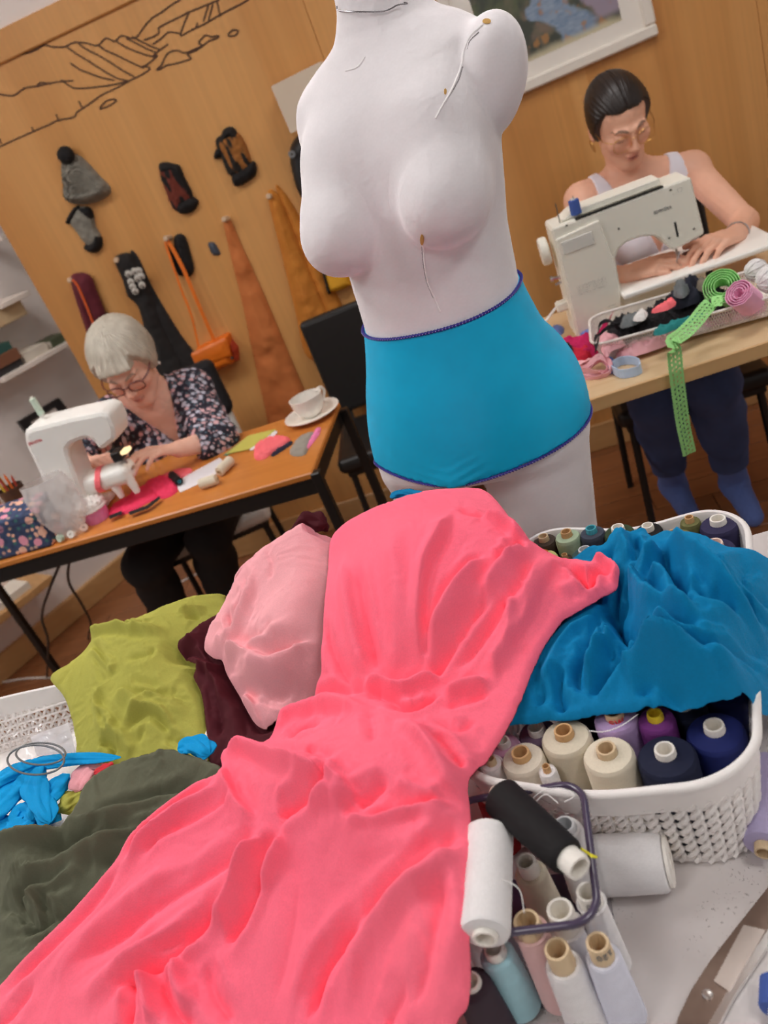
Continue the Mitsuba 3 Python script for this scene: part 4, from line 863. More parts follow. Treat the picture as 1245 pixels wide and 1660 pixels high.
coral_folds = [
 ('v', [(578, 905), (586, 965), (598, 1030), (616, 1098)], .013, .010), ('v', [(527, 1000), (534, 1040), (552, 1080), (574, 1116)], .011, .010), ('r', [(556, 900), (562, 980), (576, 1050), (594, 1105)], .009, .014), ('r', [(640, 850), (645, 960), (645, 1040), (640, 1105)], .010, .022),
 ('s', [(684, 1092), (686, 1030), (688, 975), (700, 910), (722, 866), (738, 826)], .012, .016), ('v', [(792, 960), (770, 992), (740, 1036), (712, 1080), (694, 1106)], .014, .009), ('r', [(800, 905), (752, 950), (715, 1000), (690, 1060)], .011, .013), ('v', [(790, 890), (745, 930), (705, 985), (692, 1040)], .008, .007),
 ('v', [(836, 872), (838, 888), (822, 900), (806, 908)], .020, .009), ('r', [(780, 838), (812, 848), (838, 862), (846, 880)], .014, .013), ('v', [(742, 822), (760, 832), (785, 836)], .010, .008), ('r', [(850, 884), (836, 905), (810, 930), (776, 975)], .012, .012), ('v', [(862, 900), (846, 935), (816, 985), (770, 1050), (724, 1100)], .011, .008),
 ('r', [(822, 950), (826, 1010), (818, 1060), (790, 1100)], .010, .012), ('s', [(800, 1125), (822, 1060), (862, 995), (898, 925), (915, 905)], .007, .014), ('v', [(812, 962), (824, 1000), (820, 1050), (806, 1096)], .008, .007),
 ('v', [(915, 910), (938, 928), (953, 948), (962, 930), (992, 926)], .022, .008), ('r', [(955, 912), (985, 914), (1003, 932), (996, 950)], .014, .010), ('r', [(900, 960), (930, 952), (952, 955)], .006, .012),
 ('r', [(575, 1128), (612, 1112), (648, 1122), (698, 1104), (712, 1114)], .013, .009), ('v', [(560, 1118), (600, 1122), (640, 1138), (676, 1160)], .010, .008), ('v', [(628, 1140), (658, 1152), (690, 1140), (706, 1122)], .016, .008), ('r', [(716, 1128), (760, 1114), (800, 1112)], .010, .010), ('v', [(716, 1145), (756, 1135), (796, 1122)], .009, .008), ('v', [(705, 1165), (740, 1180), (770, 1165)], .008, .009), ('v', [(500, 1128), (540, 1122), (574, 1122)], .008, .008),
 ('r', [(452, 1190), (470, 1165), (520, 1148), (560, 1146), (620, 1160)], .014, .016), ('v', [(468, 1198), (490, 1178), (520, 1172)], .010, .010), ('v', [(596, 1150), (602, 1175), (604, 1205)], .007, .010), ('v', [(690, 1180), (716, 1204), (734, 1226), (746, 1244)], .014, .010), ('r', [(640, 1165), (690, 1200), (722, 1250), (736, 1300)], .012, .018),
 ('r', [(360, 1218), (392, 1212), (440, 1228), (500, 1244), (545, 1258), (582, 1285)], .016, .013), ('v', [(448, 1322), (466, 1306), (500, 1286), (530, 1262), (520, 1250)], .022, .011), ('s', [(584, 1290), (560, 1272), (525, 1256), (480, 1240), (440, 1230)], .010, .012), ('v', [(551, 1318), (597, 1286), (630, 1260)], .016, .011), ('r', [(498, 1312), (530, 1300), (570, 1298), (584, 1290)], .010, .011), ('v', [(492, 1240), (500, 1225), (498, 1208)], .009, .010),
 ('s', [(731, 1296), (700, 1312), (656, 1320), (606, 1332), (548, 1318)], .014, .014), ('r', [(640, 1268), (680, 1290), (726, 1296)], .010, .014), ('v', [(560, 1350), (610, 1352), (660, 1338), (700, 1330)], .007, .010),
 ('v', [(742, 1330), (714, 1374), (664, 1412), (614, 1456), (572, 1494)], .015, .012), ('v', [(590, 1476), (547, 1531), (518, 1582), (497, 1660)], .020, .013), ('r', [(742, 1380), (690, 1420), (630, 1480), (580, 1560), (560, 1650)], .012, .018), ('v', [(720, 1420), (708, 1480), (690, 1560), (668, 1640)], .010, .016), ('v', [(660, 1590), (640, 1630), (620, 1670)], .010, .014), ('r', [(705, 1350), (735, 1420), (742, 1500), (735, 1600)], .008, .018),
 ('v', [(449, 1345), (428, 1396), (411, 1440), (386, 1496), (362, 1532)], .020, .011), ('r', [(462, 1352), (445, 1400), (425, 1450)], .010, .012), ('s', [(366, 1545), (372, 1480), (396, 1420), (424, 1375), (452, 1345)], .005, .013), ('r', [(420, 1360), (398, 1400), (376, 1460), (340, 1520)], .010, .012),
 ('v', [(450, 1348), (393, 1378), (330, 1418), (270, 1458), (222, 1492), (160, 1538), (104, 1576)], .012, .012), ('v', [(366, 1452), (326, 1498), (282, 1528), (240, 1552)], .018, .011), ('v', [(355, 1254), (290, 1306), (232, 1347), (200, 1396)], .012, .008), ('v', [(400, 1274), (335, 1314), (262, 1350), (225, 1390)], .010, .008), ('r', [(380, 1262), (312, 1308), (246, 1352), (190, 1420)], .009, .010), ('s', [(420, 1322), (400, 1312), (384, 1290), (372, 1262), (362, 1236)], .012, .012),
 ('v', [(200, 1396), (150, 1462), (76, 1538), (0, 1620)], .012, .010), ('r', [(300, 1400), (230, 1450), (150, 1520), (60, 1610)], .008, .022), ('v', [(346, 1486), (280, 1546), (236, 1574), (180, 1600)], .022, .011), ('r', [(330, 1500), (270, 1530), (200, 1570), (120, 1640)], .012, .018), ('v', [(264, 1560), (262, 1600), (284, 1636), (320, 1670)], .016, .012), ('r', [(240, 1580), (244, 1620), (250, 1670)], .012, .012), ('r', [(300, 1560), (290, 1600), (310, 1650)], .014, .014), ('v', [(330, 1560), (345, 1610), (380, 1660)], .012, .014), ('v', [(226, 1580), (212, 1620), (205, 1670)], .018, .010), ('v', [(60, 1590), (20, 1640), (-20, 1680)], .010, .012),
 ('v', [(470, 1360), (480, 1440), (468, 1530), (440, 1640)], .006, .016)]
cloth('coral_fabric', 'coral_jersey', 'coral pink jersey heaped and flowing across the middle of the white table', CORAL, coral_outline, coral_folds, seed=3, comp=.55, wr=.0007)
PALE = Pile([(530, 850, .955), (505, 856, .960), (470, 872, .958), (440, 892, .950), (398, 914, .938), (368, 965, .922), (340, 1015, .905), (332, 1048, .893), (440, 960, .950), (500, 950, .953), (420, 1040, .926), (480, 1040, .922), (370, 1085, .872), (400, 1140, .848), (427, 1178, .836), (470, 1145, .86), (500, 1110, .872), (440, 1090, .892), (540, 1000, .912), (560, 900, .942)], [(-.18, 1.06, .90), (-.28, 1.03, .88), (-.08, 1.04, .91)])
cloth('pale_pink_fabric', 'pale_pink_jersey', 'pale pink jersey bundled up left of the coral fabric', PALE,
 [(535, 850), ('w', -.09, 1.045), ('w', -.18, 1.06), ('w', -.26, 1.035), (396, 910), (385, 932), (364, 965), (336, 1011), (329, 1046), (340, 1060), (358, 1068), (366, 1090), (388, 1128), (410, 1168), (427, 1180), (462, 1156), (500, 1128), (545, 1105), (560, 1000), (560, 900)],
 [('v', [(392, 930), (402, 950), (388, 985), (378, 1010)], .010, .009), ('v', [(366, 985), (374, 1010), (384, 1022)], .014, .008), ('r', [(410, 925), (402, 970), (388, 1015), (362, 1050)], .012, .014), ('s', [(520, 1040), (470, 1062), (420, 1066), (385, 1060), (360, 1066)], .016, .012), ('v', [(362, 1072), (400, 1080), (440, 1074), (500, 1070)], .013, .009), ('r', [(370, 1088), (410, 1100), (450, 1096), (500, 1082)], .010, .012), ('v', [(376, 1106), (410, 1118), (450, 1126), (490, 1116)], .014, .009), ('s', [(430, 1180), (410, 1140), (396, 1116)], .008, .010), ('r', [(346, 1030), (370, 1050), (420, 1050), (500, 1020)], .010, .018), ('v', [(440, 1000), (420, 1030), (380, 1046)], .006, .010), ('v', [(430, 890), (440, 910), (436, 940)], .006, .01), ('v', [(420, 1142), (460, 1140), (500, 1122)], .010, .009)], seed=11, above=(0,))
BURG = Pile([(286, 1038, .898), (344, 996, .905), (318, 1070, .885), (312, 1090, .872), (326, 1126, .858), (334, 1190, .838), (342, 1235, .828), (380, 1200, .835), (440, 1190, .84), (400, 1130, .852), (360, 1060, .885), (370, 1020, .895), (300, 1062, .88)], [])
cloth('burgundy_fabric', 'burgundy_jersey', 'dark burgundy jersey hanging between the lime and the pale pink fabric', BURG,
 [(286, 1039), (312, 1018), (344, 994), (375, 985), (400, 1040), (430, 1110), (470, 1160), (450, 1200), (405, 1222), (362, 1240), (340, 1240), (334, 1190), (326, 1126), (311, 1092), (318, 1076), (296, 1062)],
 [('v', [(292, 1060), (312, 1056), (334, 1068)], .014, .008), ('r', [(296, 1044), (330, 1030), (350, 1030)], .008, .010), ('r', [(316, 1092), (334, 1074), (350, 1100), (362, 1160)], .012, .012), ('v', [(340, 1090), (352, 1140), (356, 1200)], .012, .012), ('v', [(380, 1100), (392, 1150), (400, 1200)], .008, .012)], seed=17, above=(0, 1))
OLIVE = Pile([(0, 1362, .862), (60, 1342, .866), (104, 1328, .868), (122, 1292, .868), (145, 1262, .870), (182, 1234, .872), (232, 1220, .874), (272, 1211, .874), (315, 1224, .872), (360, 1242, .870), (0, 1405, .826), (100, 1372, .838), (200, 1330, .842), (300, 1296, .838), (0, 1460, .802), (200, 1440, .805), (100, 1520, .792), (0, 1600, .775), (-50, 1660, .765)], [])
cloth('olive_fabric', 'olive_jersey', 'grey olive jersey draped in folds left of the coral fabric', OLIVE,
 [(-60, 1372), (0, 1358), (60, 1343), (104, 1330), (120, 1300), (130, 1276), (150, 1254), (184, 1234), (232, 1219), (272, 1210), (316, 1222), (362, 1240), (400, 1262), (350, 1330), (280, 1400), (210, 1470), (130, 1550), (40, 1640), (-40, 1700), (-90, 1680), (-80, 1500)],
 [('s', [(330, 1290), (280, 1292), (220, 1306), (160, 1322), (116, 1328)], .012, .012), ('v', [(320, 1256), (270, 1290), (200, 1312), (140, 1328)], .008, .010), ('r', [(100, 1336), (60, 1356), (0, 1366), (-40, 1380)], .010, .014), ('v', [(240, 1330), (180, 1350), (110, 1384), (0, 1462)], .014, .011), ('r', [(230, 1340), (150, 1376), (90, 1410), (0, 1448)], .012, .014), ('v', [(180, 1330), (130, 1350), (60, 1372), (0, 1382)], .009, .010), ('v', [(140, 1392), (90, 1430), (44, 1440), (30, 1455), (46, 1488), (62, 1496)], .016, .010), ('r', [(150, 1400), (120, 1420), (78, 1438), (58, 1452), (70, 1490), (40, 1520)], .014, .010), ('v', [(66, 1450), (74, 1478), (66, 1500), (30, 1512)], .018, .009), ('v', [(0, 1524), (40, 1508), (90, 1490), (150, 1452)], .010, .011), ('v', [(260, 1330), (200, 1376), (160, 1410)], .010, .010), ('v', [(0, 1470), (24, 1476), (40, 1500)], .012, .010), ('s', [(270, 1236), (262, 1222), (264, 1210)], .003, .008), ('v', [(0, 1548), (50, 1530), (90, 1520)], .008, .010)], seed=23, wr=.0012, above=(0,))
LIME = Pile([(84, 1092, .884), (144, 1054, .888), (152, 1024, .905), (200, 1010, .905), (252, 988, .904), (305, 966, .900), (350, 962, .893), (360, 1000, .880), (300, 1045, .886), (312, 1086, .872), (326, 1130, .855), (334, 1200, .832), (296, 1214, .832), (200, 1222, .834), (128, 1222, .835), (116, 1160, .858), (180, 1100, .885), (240, 1060, .90), (240, 1140, .868), (170, 1170, .862)], [(-.30, 1.13, .86), (-.45, 1.13, .86), (-.56, 1.12, .85)])
cloth('lime_fabric', 'lime_jersey', 'lime green jersey spilling over the rim of the left basket', LIME,
 [(80, 1096), (108, 1074), ('w', -.53, 1.105), ('w', -.44, 1.12), ('w', -.34, 1.135), ('w', -.28, 1.125), (362, 966), (374, 1000), (350, 1050), (345, 1100), (350, 1160), (352, 1225), (296, 1236), (196, 1246), (126, 1236), (121, 1198), (114, 1162), (100, 1124)],
 [('s', [(146, 1054), (160, 1070), (176, 1088), (184, 1096)], .010, .010), ('r', [(144, 1032), (156, 1024), (196, 1018), (240, 1022), (280, 1028)], .012, .012), ('v', [(150, 1040), (164, 1060), (182, 1090)], .012, .009), ('v', [(188, 1016), (204, 1012), (222, 1014), (224, 1004)], .012, .008), ('v', [(300, 1000), (312, 998), (322, 1004)], .012, .008), ('r', [(286, 990), (310, 990), (335, 985)], .006, .010), ('v', [(250, 1048), (236, 1060), (200, 1068)], .007, .009), ('s', [(318, 1140), (280, 1132), (240, 1126), (210, 1122), (186, 1118)], .012, .012), ('v', [(208, 1122), (240, 1134), (280, 1136), (320, 1146)], .011, .009), ('v', [(200, 1186), (226, 1160), (244, 1156), (262, 1168), (278, 1190)], .013, .010), ('r', [(196, 1180), (222, 1154), (246, 1148), (268, 1162), (284, 1186)], .010, .009), ('r', [(182, 1100), (160, 1130), (158, 1150), (178, 1176), (196, 1200)], .009, .011), ('v', [(158, 1152), (172, 1172), (176, 1184)], .014, .007), ('v', [(160, 1200), (176, 1204), (186, 1222)], .016, .008), ('v', [(220, 1205), (230, 1185), (240, 1175)], .006, .010), ('v', [(268, 1190), (286, 1200), (300, 1196)], .009, .008), ('v', [(112, 1084), (96, 1110)], .003, .008), ('r', [(190, 1180), (205, 1205), (215, 1225)], .007, .012)], seed=31, above=(2, 1, 3))
TEAL = Pile([(930, 902, .892), (978, 880, .905), (1000, 862, .912), (1042, 858, .912), (1078, 860, .915), (1144, 872, .910), (1184, 886, .902), (1216, 892, .896), (1250, 900, .86), (1250, 1000, .868), (1290, 950, .80), (1290, 1100, .79), (1245, 1148, .842), (1214, 1120, .878), (1178, 1130, .888), (1086, 1134, .886), (1012, 1146, .880), (924, 1160, .872), (842, 1168, .868), (1060, 990, .928), (1130, 960, .932), (1180, 1000, .92), (1100, 1070, .918), (1190, 1070, .905), (960, 1060, .893), (900, 1060, .892), (990, 1000, .885), (940, 960, .89), (860, 1120, .878)], [])
cloth('teal_fabric', 'teal_jersey', 'petrol blue jersey crumpled over the thread spools in the right basket', TEAL,
 [(920, 908), (932, 896), (957, 880), (977, 878), (997, 853), (1025, 857), (1042, 852), (1056, 864), (1076, 856), (1103, 858), (1144, 867), (1182, 882), (1216, 885), (1250, 893), (1310, 915), (1330, 1000), (1310, 1130), (1246, 1152), (1226, 1144), (1211, 1127), (1178, 1130), (1127, 1139), (1086, 1134), (1059, 1145), (1011, 1149), (967, 1152), (922, 1162), (888, 1162), (838, 1170), (796, 1168), (830, 1080), (880, 990), (905, 930)],
 [('v', [(1000, 930), (992, 975), (1010, 1015), (1040, 1040)], .034, .018), ('v', [(1108, 976), (1100, 950), (1086, 922), (1060, 868)], .020, .011), ('v', [(1195, 986), (1150, 966), (1118, 942)], .020, .012), ('r', [(1078, 870), (1120, 905), (1182, 957), (1212, 1001), (1248, 1044)], .018, .014), ('r', [(1050, 880), (1066, 900), (1040, 930), (1030, 960), (1060, 985), (1130, 1000)], .014, .013), ('v', [(1250, 1058), (1195, 1036), (1127, 1022), (1052, 994)], .014, .010), ('v', [(1245, 1094), (1206, 1064), (1154, 1043), (1093, 1043), (1045, 1032)], .014, .010), ('s', [(1134, 1058), (1100, 1070), (1066, 1068), (1022, 1076), (1004, 1090)], .014, .012), ('r', [(1046, 1010), (1100, 1030), (1160, 1030), (1220, 1060)], .012, .011), ('r', [(1030, 1090), (1090, 1080), (1150, 1080), (1215, 1105)], .014, .018), ('v', [(970, 987), (950, 1042), (934, 1084), (940, 1130)], .016, .012), ('v', [(1004, 1004), (985, 1030), (966, 1040)], .014, .009), ('v', [(1008, 1040), (996, 1072), (950, 1130)], .016, .010), ('r', [(962, 985), (916, 1028), (886, 1063), (892, 1138)], .016, .014), ('r', [(1000, 1030), (975, 1070), (952, 1120)], .012, .011), ('v', [(1024, 1124), (1060, 1108), (1080, 1120), (1120, 1136)], .014, .010), ('v', [(1022, 870), (1028, 895), (1030, 910)], .014, .008), ('v', [(990, 880), (985, 905), (975, 925)], .012, .010), ('r', [(1004, 860), (1018, 890), (1024, 912)], .010, .010), ('v', [(1000, 990), (1020, 960), (1024, 930)], .014, .012), ('v', [(1215, 900), (1200, 930), (1225, 960), (1250, 975)], .012, .010), ('v', [(1230, 1000), (1215, 985), (1205, 950)], .010, .010), ('v', [(870, 1060), (880, 1110), (872, 1150)], .012, .012), ('v', [(912, 1080), (905, 1120), (915, 1155)], .014, .012), ('v', [(1135, 1056), (1160, 1085), (1170, 1115)], .008, .012), ('r', [(1040, 945), (1080, 940), (1100, 985), (1140, 992)], .010, .012)], seed=41, wr=.0011, fa=1.7, above=(0,))
# scraps: folded strips of azure jersey in the left basket, a scrap of each colour around
def strand(pix, w, z, flat=.5, n=36, seed=None):
    """A loosely folded strip of jersey: a flattened sleeve with pleats along it and pinched ends."""
    c = spline([pz(x, y, z_) for (x, y), z_ in zip(pix, np.broadcast_to(z, (len(pix),)))], n); m_ = len(c); u = np.linspace(0, 1, m_); r = np.interp(u, np.linspace(0, 1, len(np.atleast_1d(w))), np.atleast_1d(w)) * np.sqrt(np.clip(np.minimum(u, 1 - u) / .09, .02, 1)); N = 30; sd_ = int(abs(pix[0][0] * 7 + pix[0][1])) % 97
    m = tube(c, r, N); v = m.vertices.copy(); k = np.minimum(np.arange(len(v)) // N, m_ - 1); k[-2:] = (0, m_ - 1); th_ = (np.arange(len(v)) % N) / N * 2 * PI; q = v - c[k]
    f = 1 + .26 * np.cos(3 * th_ + 5 * u[k] + sd_) + .14 * np.cos(7 * th_ - 9 * u[k] + sd_ * 2) + .2 * (vfbm(v * 60, 2, sd_) - .5); f[-2:] = 1; q = q * f[:, None]; q[:, 2] *= flat; m.vertices = c[k] + q; return m
k = thing('azure_strips', 'bright azure jersey strips tangled in the left basket', 'fabric')
for pix, w, z in (([(-30, 1285), (10, 1262), (48, 1244), (66, 1236), (120, 1230), (196, 1228)], (.016, .016, .012, .009, .007), .845), ([(60, 1240), (40, 1262), (14, 1292), (-20, 1330)], (.014, .02, .02), .838), ([(62, 1246), (56, 1272), (64, 1300), (82, 1334)], (.014, .015, .011), .842), ([(104, 1256), (88, 1284), (66, 1304), (52, 1330)], (.015, .016, .014), .836), ([(20, 1338), (34, 1316), (50, 1318), (40, 1338), (8, 1342)], (.014, .014, .012), .83), ([(-20, 1340), (20, 1344), (70, 1336), (98, 1318)], (.02, .02, .014), .82)):
    part(k, 'strip', strand(pix, w, z), 'azure_jersey')
obj('azure_scrap', strand([(288, 1216), (306, 1208), (326, 1212), (340, 1224)], (.008, .013, .010), .868), 'azure_jersey', 'azure jersey scrap peeking out between the lime and burgundy fabrics', 'fabric')
obj('pink_scrap', strand([(128, 1282), (134, 1262), (146, 1246), (166, 1240)], (.012, .016, .01), .832), 'pale_pink_jersey', 'pale pink scrap tucked under the olive fabric', 'fabric'); mat('red_jersey', srgb(196, 36, 48), .8, sheen=.4)
obj('red_scrap', strand([(152, 1254), (168, 1246), (184, 1238)], (.004, .006, .004), .846), 'red_jersey', 'thin red edge of a scrap beside the olive fabric', 'fabric')
obj('lime_scrap', strand([(100, 1318), (112, 1300), (122, 1284)], (.012, .016, .012), .826), 'lime_jersey', 'small dark lime scrap between the azure strips and the olive fabric', 'fabric')
obj('maroon_scrap', strand([(470, 874), (500, 852), (530, 848)], (.010, .014, .010), .944, 1.2), 'burgundy_jersey', 'maroon scrap showing behind the top of the pale pink bundle', 'fabric')
obj('blue_scrap', strand([(632, 806), (655, 799), (690, 803)], (.006, .008, .006), .962), 'teal_jersey', 'dark blue scrap behind the top of the coral heap', 'fabric')
# ================================================================ baskets, thread, clear box, shears
B1, B2 = V(.862, -.507, 0), V(.507, .862, 0)
mat('basket_white', srgb(232, 228, 225), .38, spec=.5)
def rr_path(w, d, r, n):
    """n points, evenly spaced, on a rounded rectangle centred on 0, with outward normals."""
    p = sg.box(-w / 2 + r, -d / 2 + r, w / 2 - r, d / 2 - r).buffer(r, quad_segs=16).exterior; L = p.length; s = (np.arange(n) + .5) / n * L
    q = np.array([p.interpolate(a).coords[0] for a in s]); t = np.roll(q, -1, 0) - np.roll(q, 1, 0); t /= np.linalg.norm(t, axis=1, keepdims=True)
    nn = np.stack([t[:, 1], -t[:, 0]], 1); nn *= np.sign((nn * q).sum(1))[:, None]; return q, nn, L
def knit_basket(label, ctr, e1, w, d, ztop, r=.06, taper=.028, seed=0):
    k = thing('knit_basket', label, 'basket'); M = frame(V(ctr[0], ctr[1], 0), e1, z=V(0, 0, 1)); n = 240
    q, nn, L = rr_path(w, d, r, n); z0 = TZ + .001; H = ztop - z0
    along = np.arange(n) / n
    wave = .008 * np.cos(np.arctan2(q[:, 1] / d, q[:, 0] / w) * 4 + PI)
    zt = ztop + wave - .004
    prof = [(-.002, -.034), (.0025, -.034), (.004, -.008), (.0065, -.003), (.0062, .0005), (.003, .003), (-.0005, .0022), (-.002, -.002)]       # out, up
    rings = []
    for i in range(n): rings.append([(q[i, 0] + nn[i, 0] * (o - (.0 if u > -.02 else taper * .25)), q[i, 1] + nn[i, 1] * (o - (.0 if u > -.02 else taper * .25)), zt[i] + u) for o, u in prof])
    R = np.array(rings); m = len(prof); v = R.reshape(-1, 3); i, j = np.meshgrid(np.arange(n), np.arange(m), indexing='ij'); i2, j2 = (i + 1) % n, (j + 1) % m
    Q = np.stack([i * m + j, i2 * m + j, i2 * m + j2, i * m + j2], -1).reshape(-1, 4)
    part(k, 'rim', xf(mk(v, np.vstack([Q[:, [0, 1, 2]], Q[:, [0, 2, 3]]])), M), 'basket_white', smooth=50)
    # moulded knit: twisted pairs of strands and cross links
    cols = int(L / .0135); ms = []; uu = np.linspace(0, 1, 26)
    qc, nc, _ = rr_path(w, d, r, cols); wv = np.interp(np.arange(cols) / cols, along, wave, period=1)
    tt = np.stack([-nc[:, 1], nc[:, 0]], 1)
    for c in range(cols):
        top = ztop + wv[c] - .032
        for ph in (0, PI):
            a = uu * (H - .034) / .0125 * PI + ph; off = .0042 * np.sin(a); dep = .0018 * np.cos(a)
            z = z0 + .004 + uu * (top - z0 - .004); ins = taper * (1 - (z - z0) / H)
            xy = qc[c] + nc[c] * (dep - ins + .0)[:, None] + tt[c] * off[:, None]
            ms.append(tube(np.column_stack([xy, z]), .0026, 5, cap=False))
    rows = int((H - .036) / .0125)
    for rI in range(rows + 1):
        z = z0 + .008 + rI * .0125; zz = np.full(n, z); ins = taper * (1 - (z - z0) / H); ok = zz < ztop + wave - .034
        ring = np.column_stack([q - nn * (ins + .002), zz])
        ms.append(tube(ring, .0021, 5, closed=True))
    tag(part(k, 'lattice', xf(cat(ms), M), 'basket_white', smooth=60), 'moulded white knit pattern of twisted strands', kind='stuff')
    qb, nb, _ = rr_path(w - 2 * taper, d - 2 * taper, max(r - taper, .02), 80); pl = sg.Polygon(qb)
    part(k, 'base', xf(prism(pl, z0, z0 + .006), M), 'basket_white', smooth=False); return k
BW, BD = .275, .41
BC = B1 * (-.064 - BW / 2) + B2 * (.486 + BD / 2)
knit_basket('white knit patterned plastic basket full of thread cones, under the petrol blue jersey', BC, B1, BW, BD, .864, taper=.014)
LBe = V(.985, -.17, 0); LB2 = V(.17, .985, 0)
LB0 = pz(40, 1119, .838)
LN0, LN1 = pz(20, 1396, .834), pz(250, 1255, .834); LD = .5 * (abs((LB0 - LN0) @ LB2) + abs((LB0 - LN1) @ LB2)) - .012
LBC = LB0 - LB2 * LD / 2 + LBe * .11
knit_basket('white knit patterned plastic basket at the left, holding the lime fabric', LBC, LBe, .50, LD, .834, r=.05, taper=.014)

def thread_mat(name, c, c2=None):
    c2 = c2 or [x * .82 for x in c]
    def fn(p, n, uv):
        k = mikit.noise(p.x * 700, p.y * 700, p.z * 1500); f = mikit.fbm(p.x * 40, p.y * 40, p.z * 120, octaves=2); return mikit.mix(c, c2, .55 * f + .45 * k)
    mat(name, fn, .7, spec=.3, sheen=.3, bump=lambda p, n, uv: mikit.noise(p.x * 500, p.y * 500, p.z * 1600), bscale=.0005)
    return name
TM = {n: thread_mat('thread_' + n, srgb(*c)) for n, c in dict(white=(236, 234, 234), cream=(226, 216, 194), tan=(214, 204, 182), navy=(26, 32, 58), lilac=(176, 150, 196), purple=(122, 56, 132), mauve=(112, 90, 112), beige=(220, 210, 192), black=(20, 19, 21),
     pink=(226, 186, 184), sky=(164, 208, 218), ice=(222, 224, 238), lavender=(178, 168, 204), mint=(170, 190, 160), yellow=(222, 216, 140), brown=(70, 56, 46), slate=(66, 72, 86), bottle=(54, 70, 46), khaki=(112, 112, 70), indigo=(48, 44, 78), teal=(58, 84, 84), red=(170, 34, 34), plum=(62, 48, 58), blue=(70, 96, 170), deep=(22, 34, 96), rose=(196, 150, 178)).items()}
for n_, c in dict(core_white=(232, 228, 220), core_tan=(196, 156, 108), core_card=(206, 182, 146), core_yellow=(232, 206, 50), core_turq=(70, 160, 176), core_orange=(224, 120, 40), core_grey=(196, 198, 200), core_pinkish=(222, 198, 186)).items(): mat(n_, srgb(*c), .6)
def spool(label, top, axis, r, h, thr, core='core_tan', rc=None, stick=.012, group=None, taper=.86, name='thread_spool', hint=None, inner=True, dome=.5, shoulder=0):
    """top: centre of the core's open end; axis: pointing out of that end."""
    k = thing(name, label, 'spool of thread', group); axis = np.asarray(axis, float) / np.linalg.norm(axis); M = zframe(np.asarray(top) - axis * (h + stick), axis); rc = rc or r * .34; rt = r * taper
    b = .12 * r
    prof = [(rc, 0), (r - b, 0), (r, b), (r * .5 + rt * .5, h * .5), (rt, h - b * 1.5), (rt - b * .6, h - b * dome), (rc * 1.25, h), (rc, h)] if not shoulder else [(rc, 0), (r - b, 0), (r, b), (r, h - shoulder - .003), (r * .97, h - shoulder), (r * .90, h - shoulder + .0025), (r * .6 + rc * .4, h - shoulder * .42), (rc * 1.15, h), (rc, h)]
    part(k, 'thread', xf(lathe(prof, 28, cap=False), M), TM[thr], smooth=40)
    ro = rc * .98; ri = ro * .74
    cp = [(ro, -.003), (ro, h), (ro * .96, h + stick - .001), (ro * .93, h + stick), (ri, h + stick), (ri, h + stick - .03), (0.0005, h + stick - .03)]
    part(k, 'core', xf(lathe(cp, 20, cap=False), M), core, smooth=40); return k
UPZ = V(0, 0, 1); DOWN = V(0, 0, -1)
cones = [  # label, core px, z of the core top, radius px, thread, core
 ('tan thread cone behind the cream one in the right basket', 918, 1186, .866, 43, 'tan', 'core_tan'), ('cream thread cone nearest the front rim of the right basket', 975, 1222, .864, 45, 'cream', 'core_card'), ('navy thread cone with a white core at the front of the right basket', 1072, 1220, .860, 50, 'navy', 'core_white'),
 ('beige thread cone with a brown core at the left of the right basket', 843, 1227, .860, 38, 'beige', 'core_tan'), ('small cream thread cone wedged between the beige cone and the basket rim', 880, 1240, .856, 16, 'white', 'core_tan'), ('lilac thread cone with red letters on its core', 994, 1158, .866, 37, 'lilac', 'core_card'), ('purple thread cone with a yellow core', 1066, 1158, .862, 33, 'purple', 'core_yellow'),
 ('mauve thread cone half hidden by the coral fabric', 866, 1180, .845, 34, 'mauve', 'core_white'), ('rose thread cone next to the coral fabric in the right basket', 818, 1204, .848, 28, 'rose', 'core_white'), ('white thread cone tucked under the coral edge of the right basket', 796, 1226, .852, 20, 'white', 'core_card'), ('deep blue thread cone in the right corner of the right basket', 1152, 1170, .852, 48, 'deep', 'core_white'),
 ('navy thread cone just behind the purple one, under the edge of the petrol blue fabric', 1112, 1140, .846, 40, 'navy', 'core_white'), ('dark plum thread cone behind the lilac one, under the petrol blue fabric', 948, 1140, .842, 34, 'plum', 'core_white'), ('indigo thread cone behind the deep blue one in the right corner', 1180, 1110, .842, 40, 'deep', 'core_white'), ('slate thread cone in the shade between the lilac and purple cones', 1030, 1120, .840, 34, 'slate', 'core_white'),
 ('brown thread cone, first from the left along the far rim', 862, 866, .862, 24, 'brown', 'core_card'), ('mint thread cone with a pale wooden core along the far rim', 910, 857, .866, 25, 'mint', 'core_tan'), ('slate thread cone with a turquoise banded core along the far rim', 956, 852, .866, 24, 'slate', 'core_turq'), ('bottle green thread cone with a white core by the far rim', 1002, 847, .866, 27, 'bottle', 'core_white'), ('black thread cone with a cream core by the far rim', 1056, 853, .862, 26, 'black', 'core_white'),
 ('large khaki thread cone with an orange brown core by the far rim', 1098, 846, .862, 38, 'khaki', 'core_tan'), ('navy thread cone with a white core in the far right corner', 1163, 842, .862, 36, 'indigo', 'core_white'), ('indigo thread cone with a pink core beside the petrol blue fabric', 1171, 866, .858, 34, 'indigo', 'core_pinkish'), ('pale yellow thread cone with an orange core', 886, 884, .858, 27, 'yellow', 'core_orange'), ('grey green thread cone with a clear core', 942, 884, .858, 27, 'teal', 'core_grey'), ('small dark thread cone at the edge of the coral and blue fabrics', 914, 898, .852, 14, 'brown', 'core_tan'), ('olive thread cone with a wooden core standing behind the khaki cone', 1114, 828, .862, 20, 'khaki', 'core_tan')]
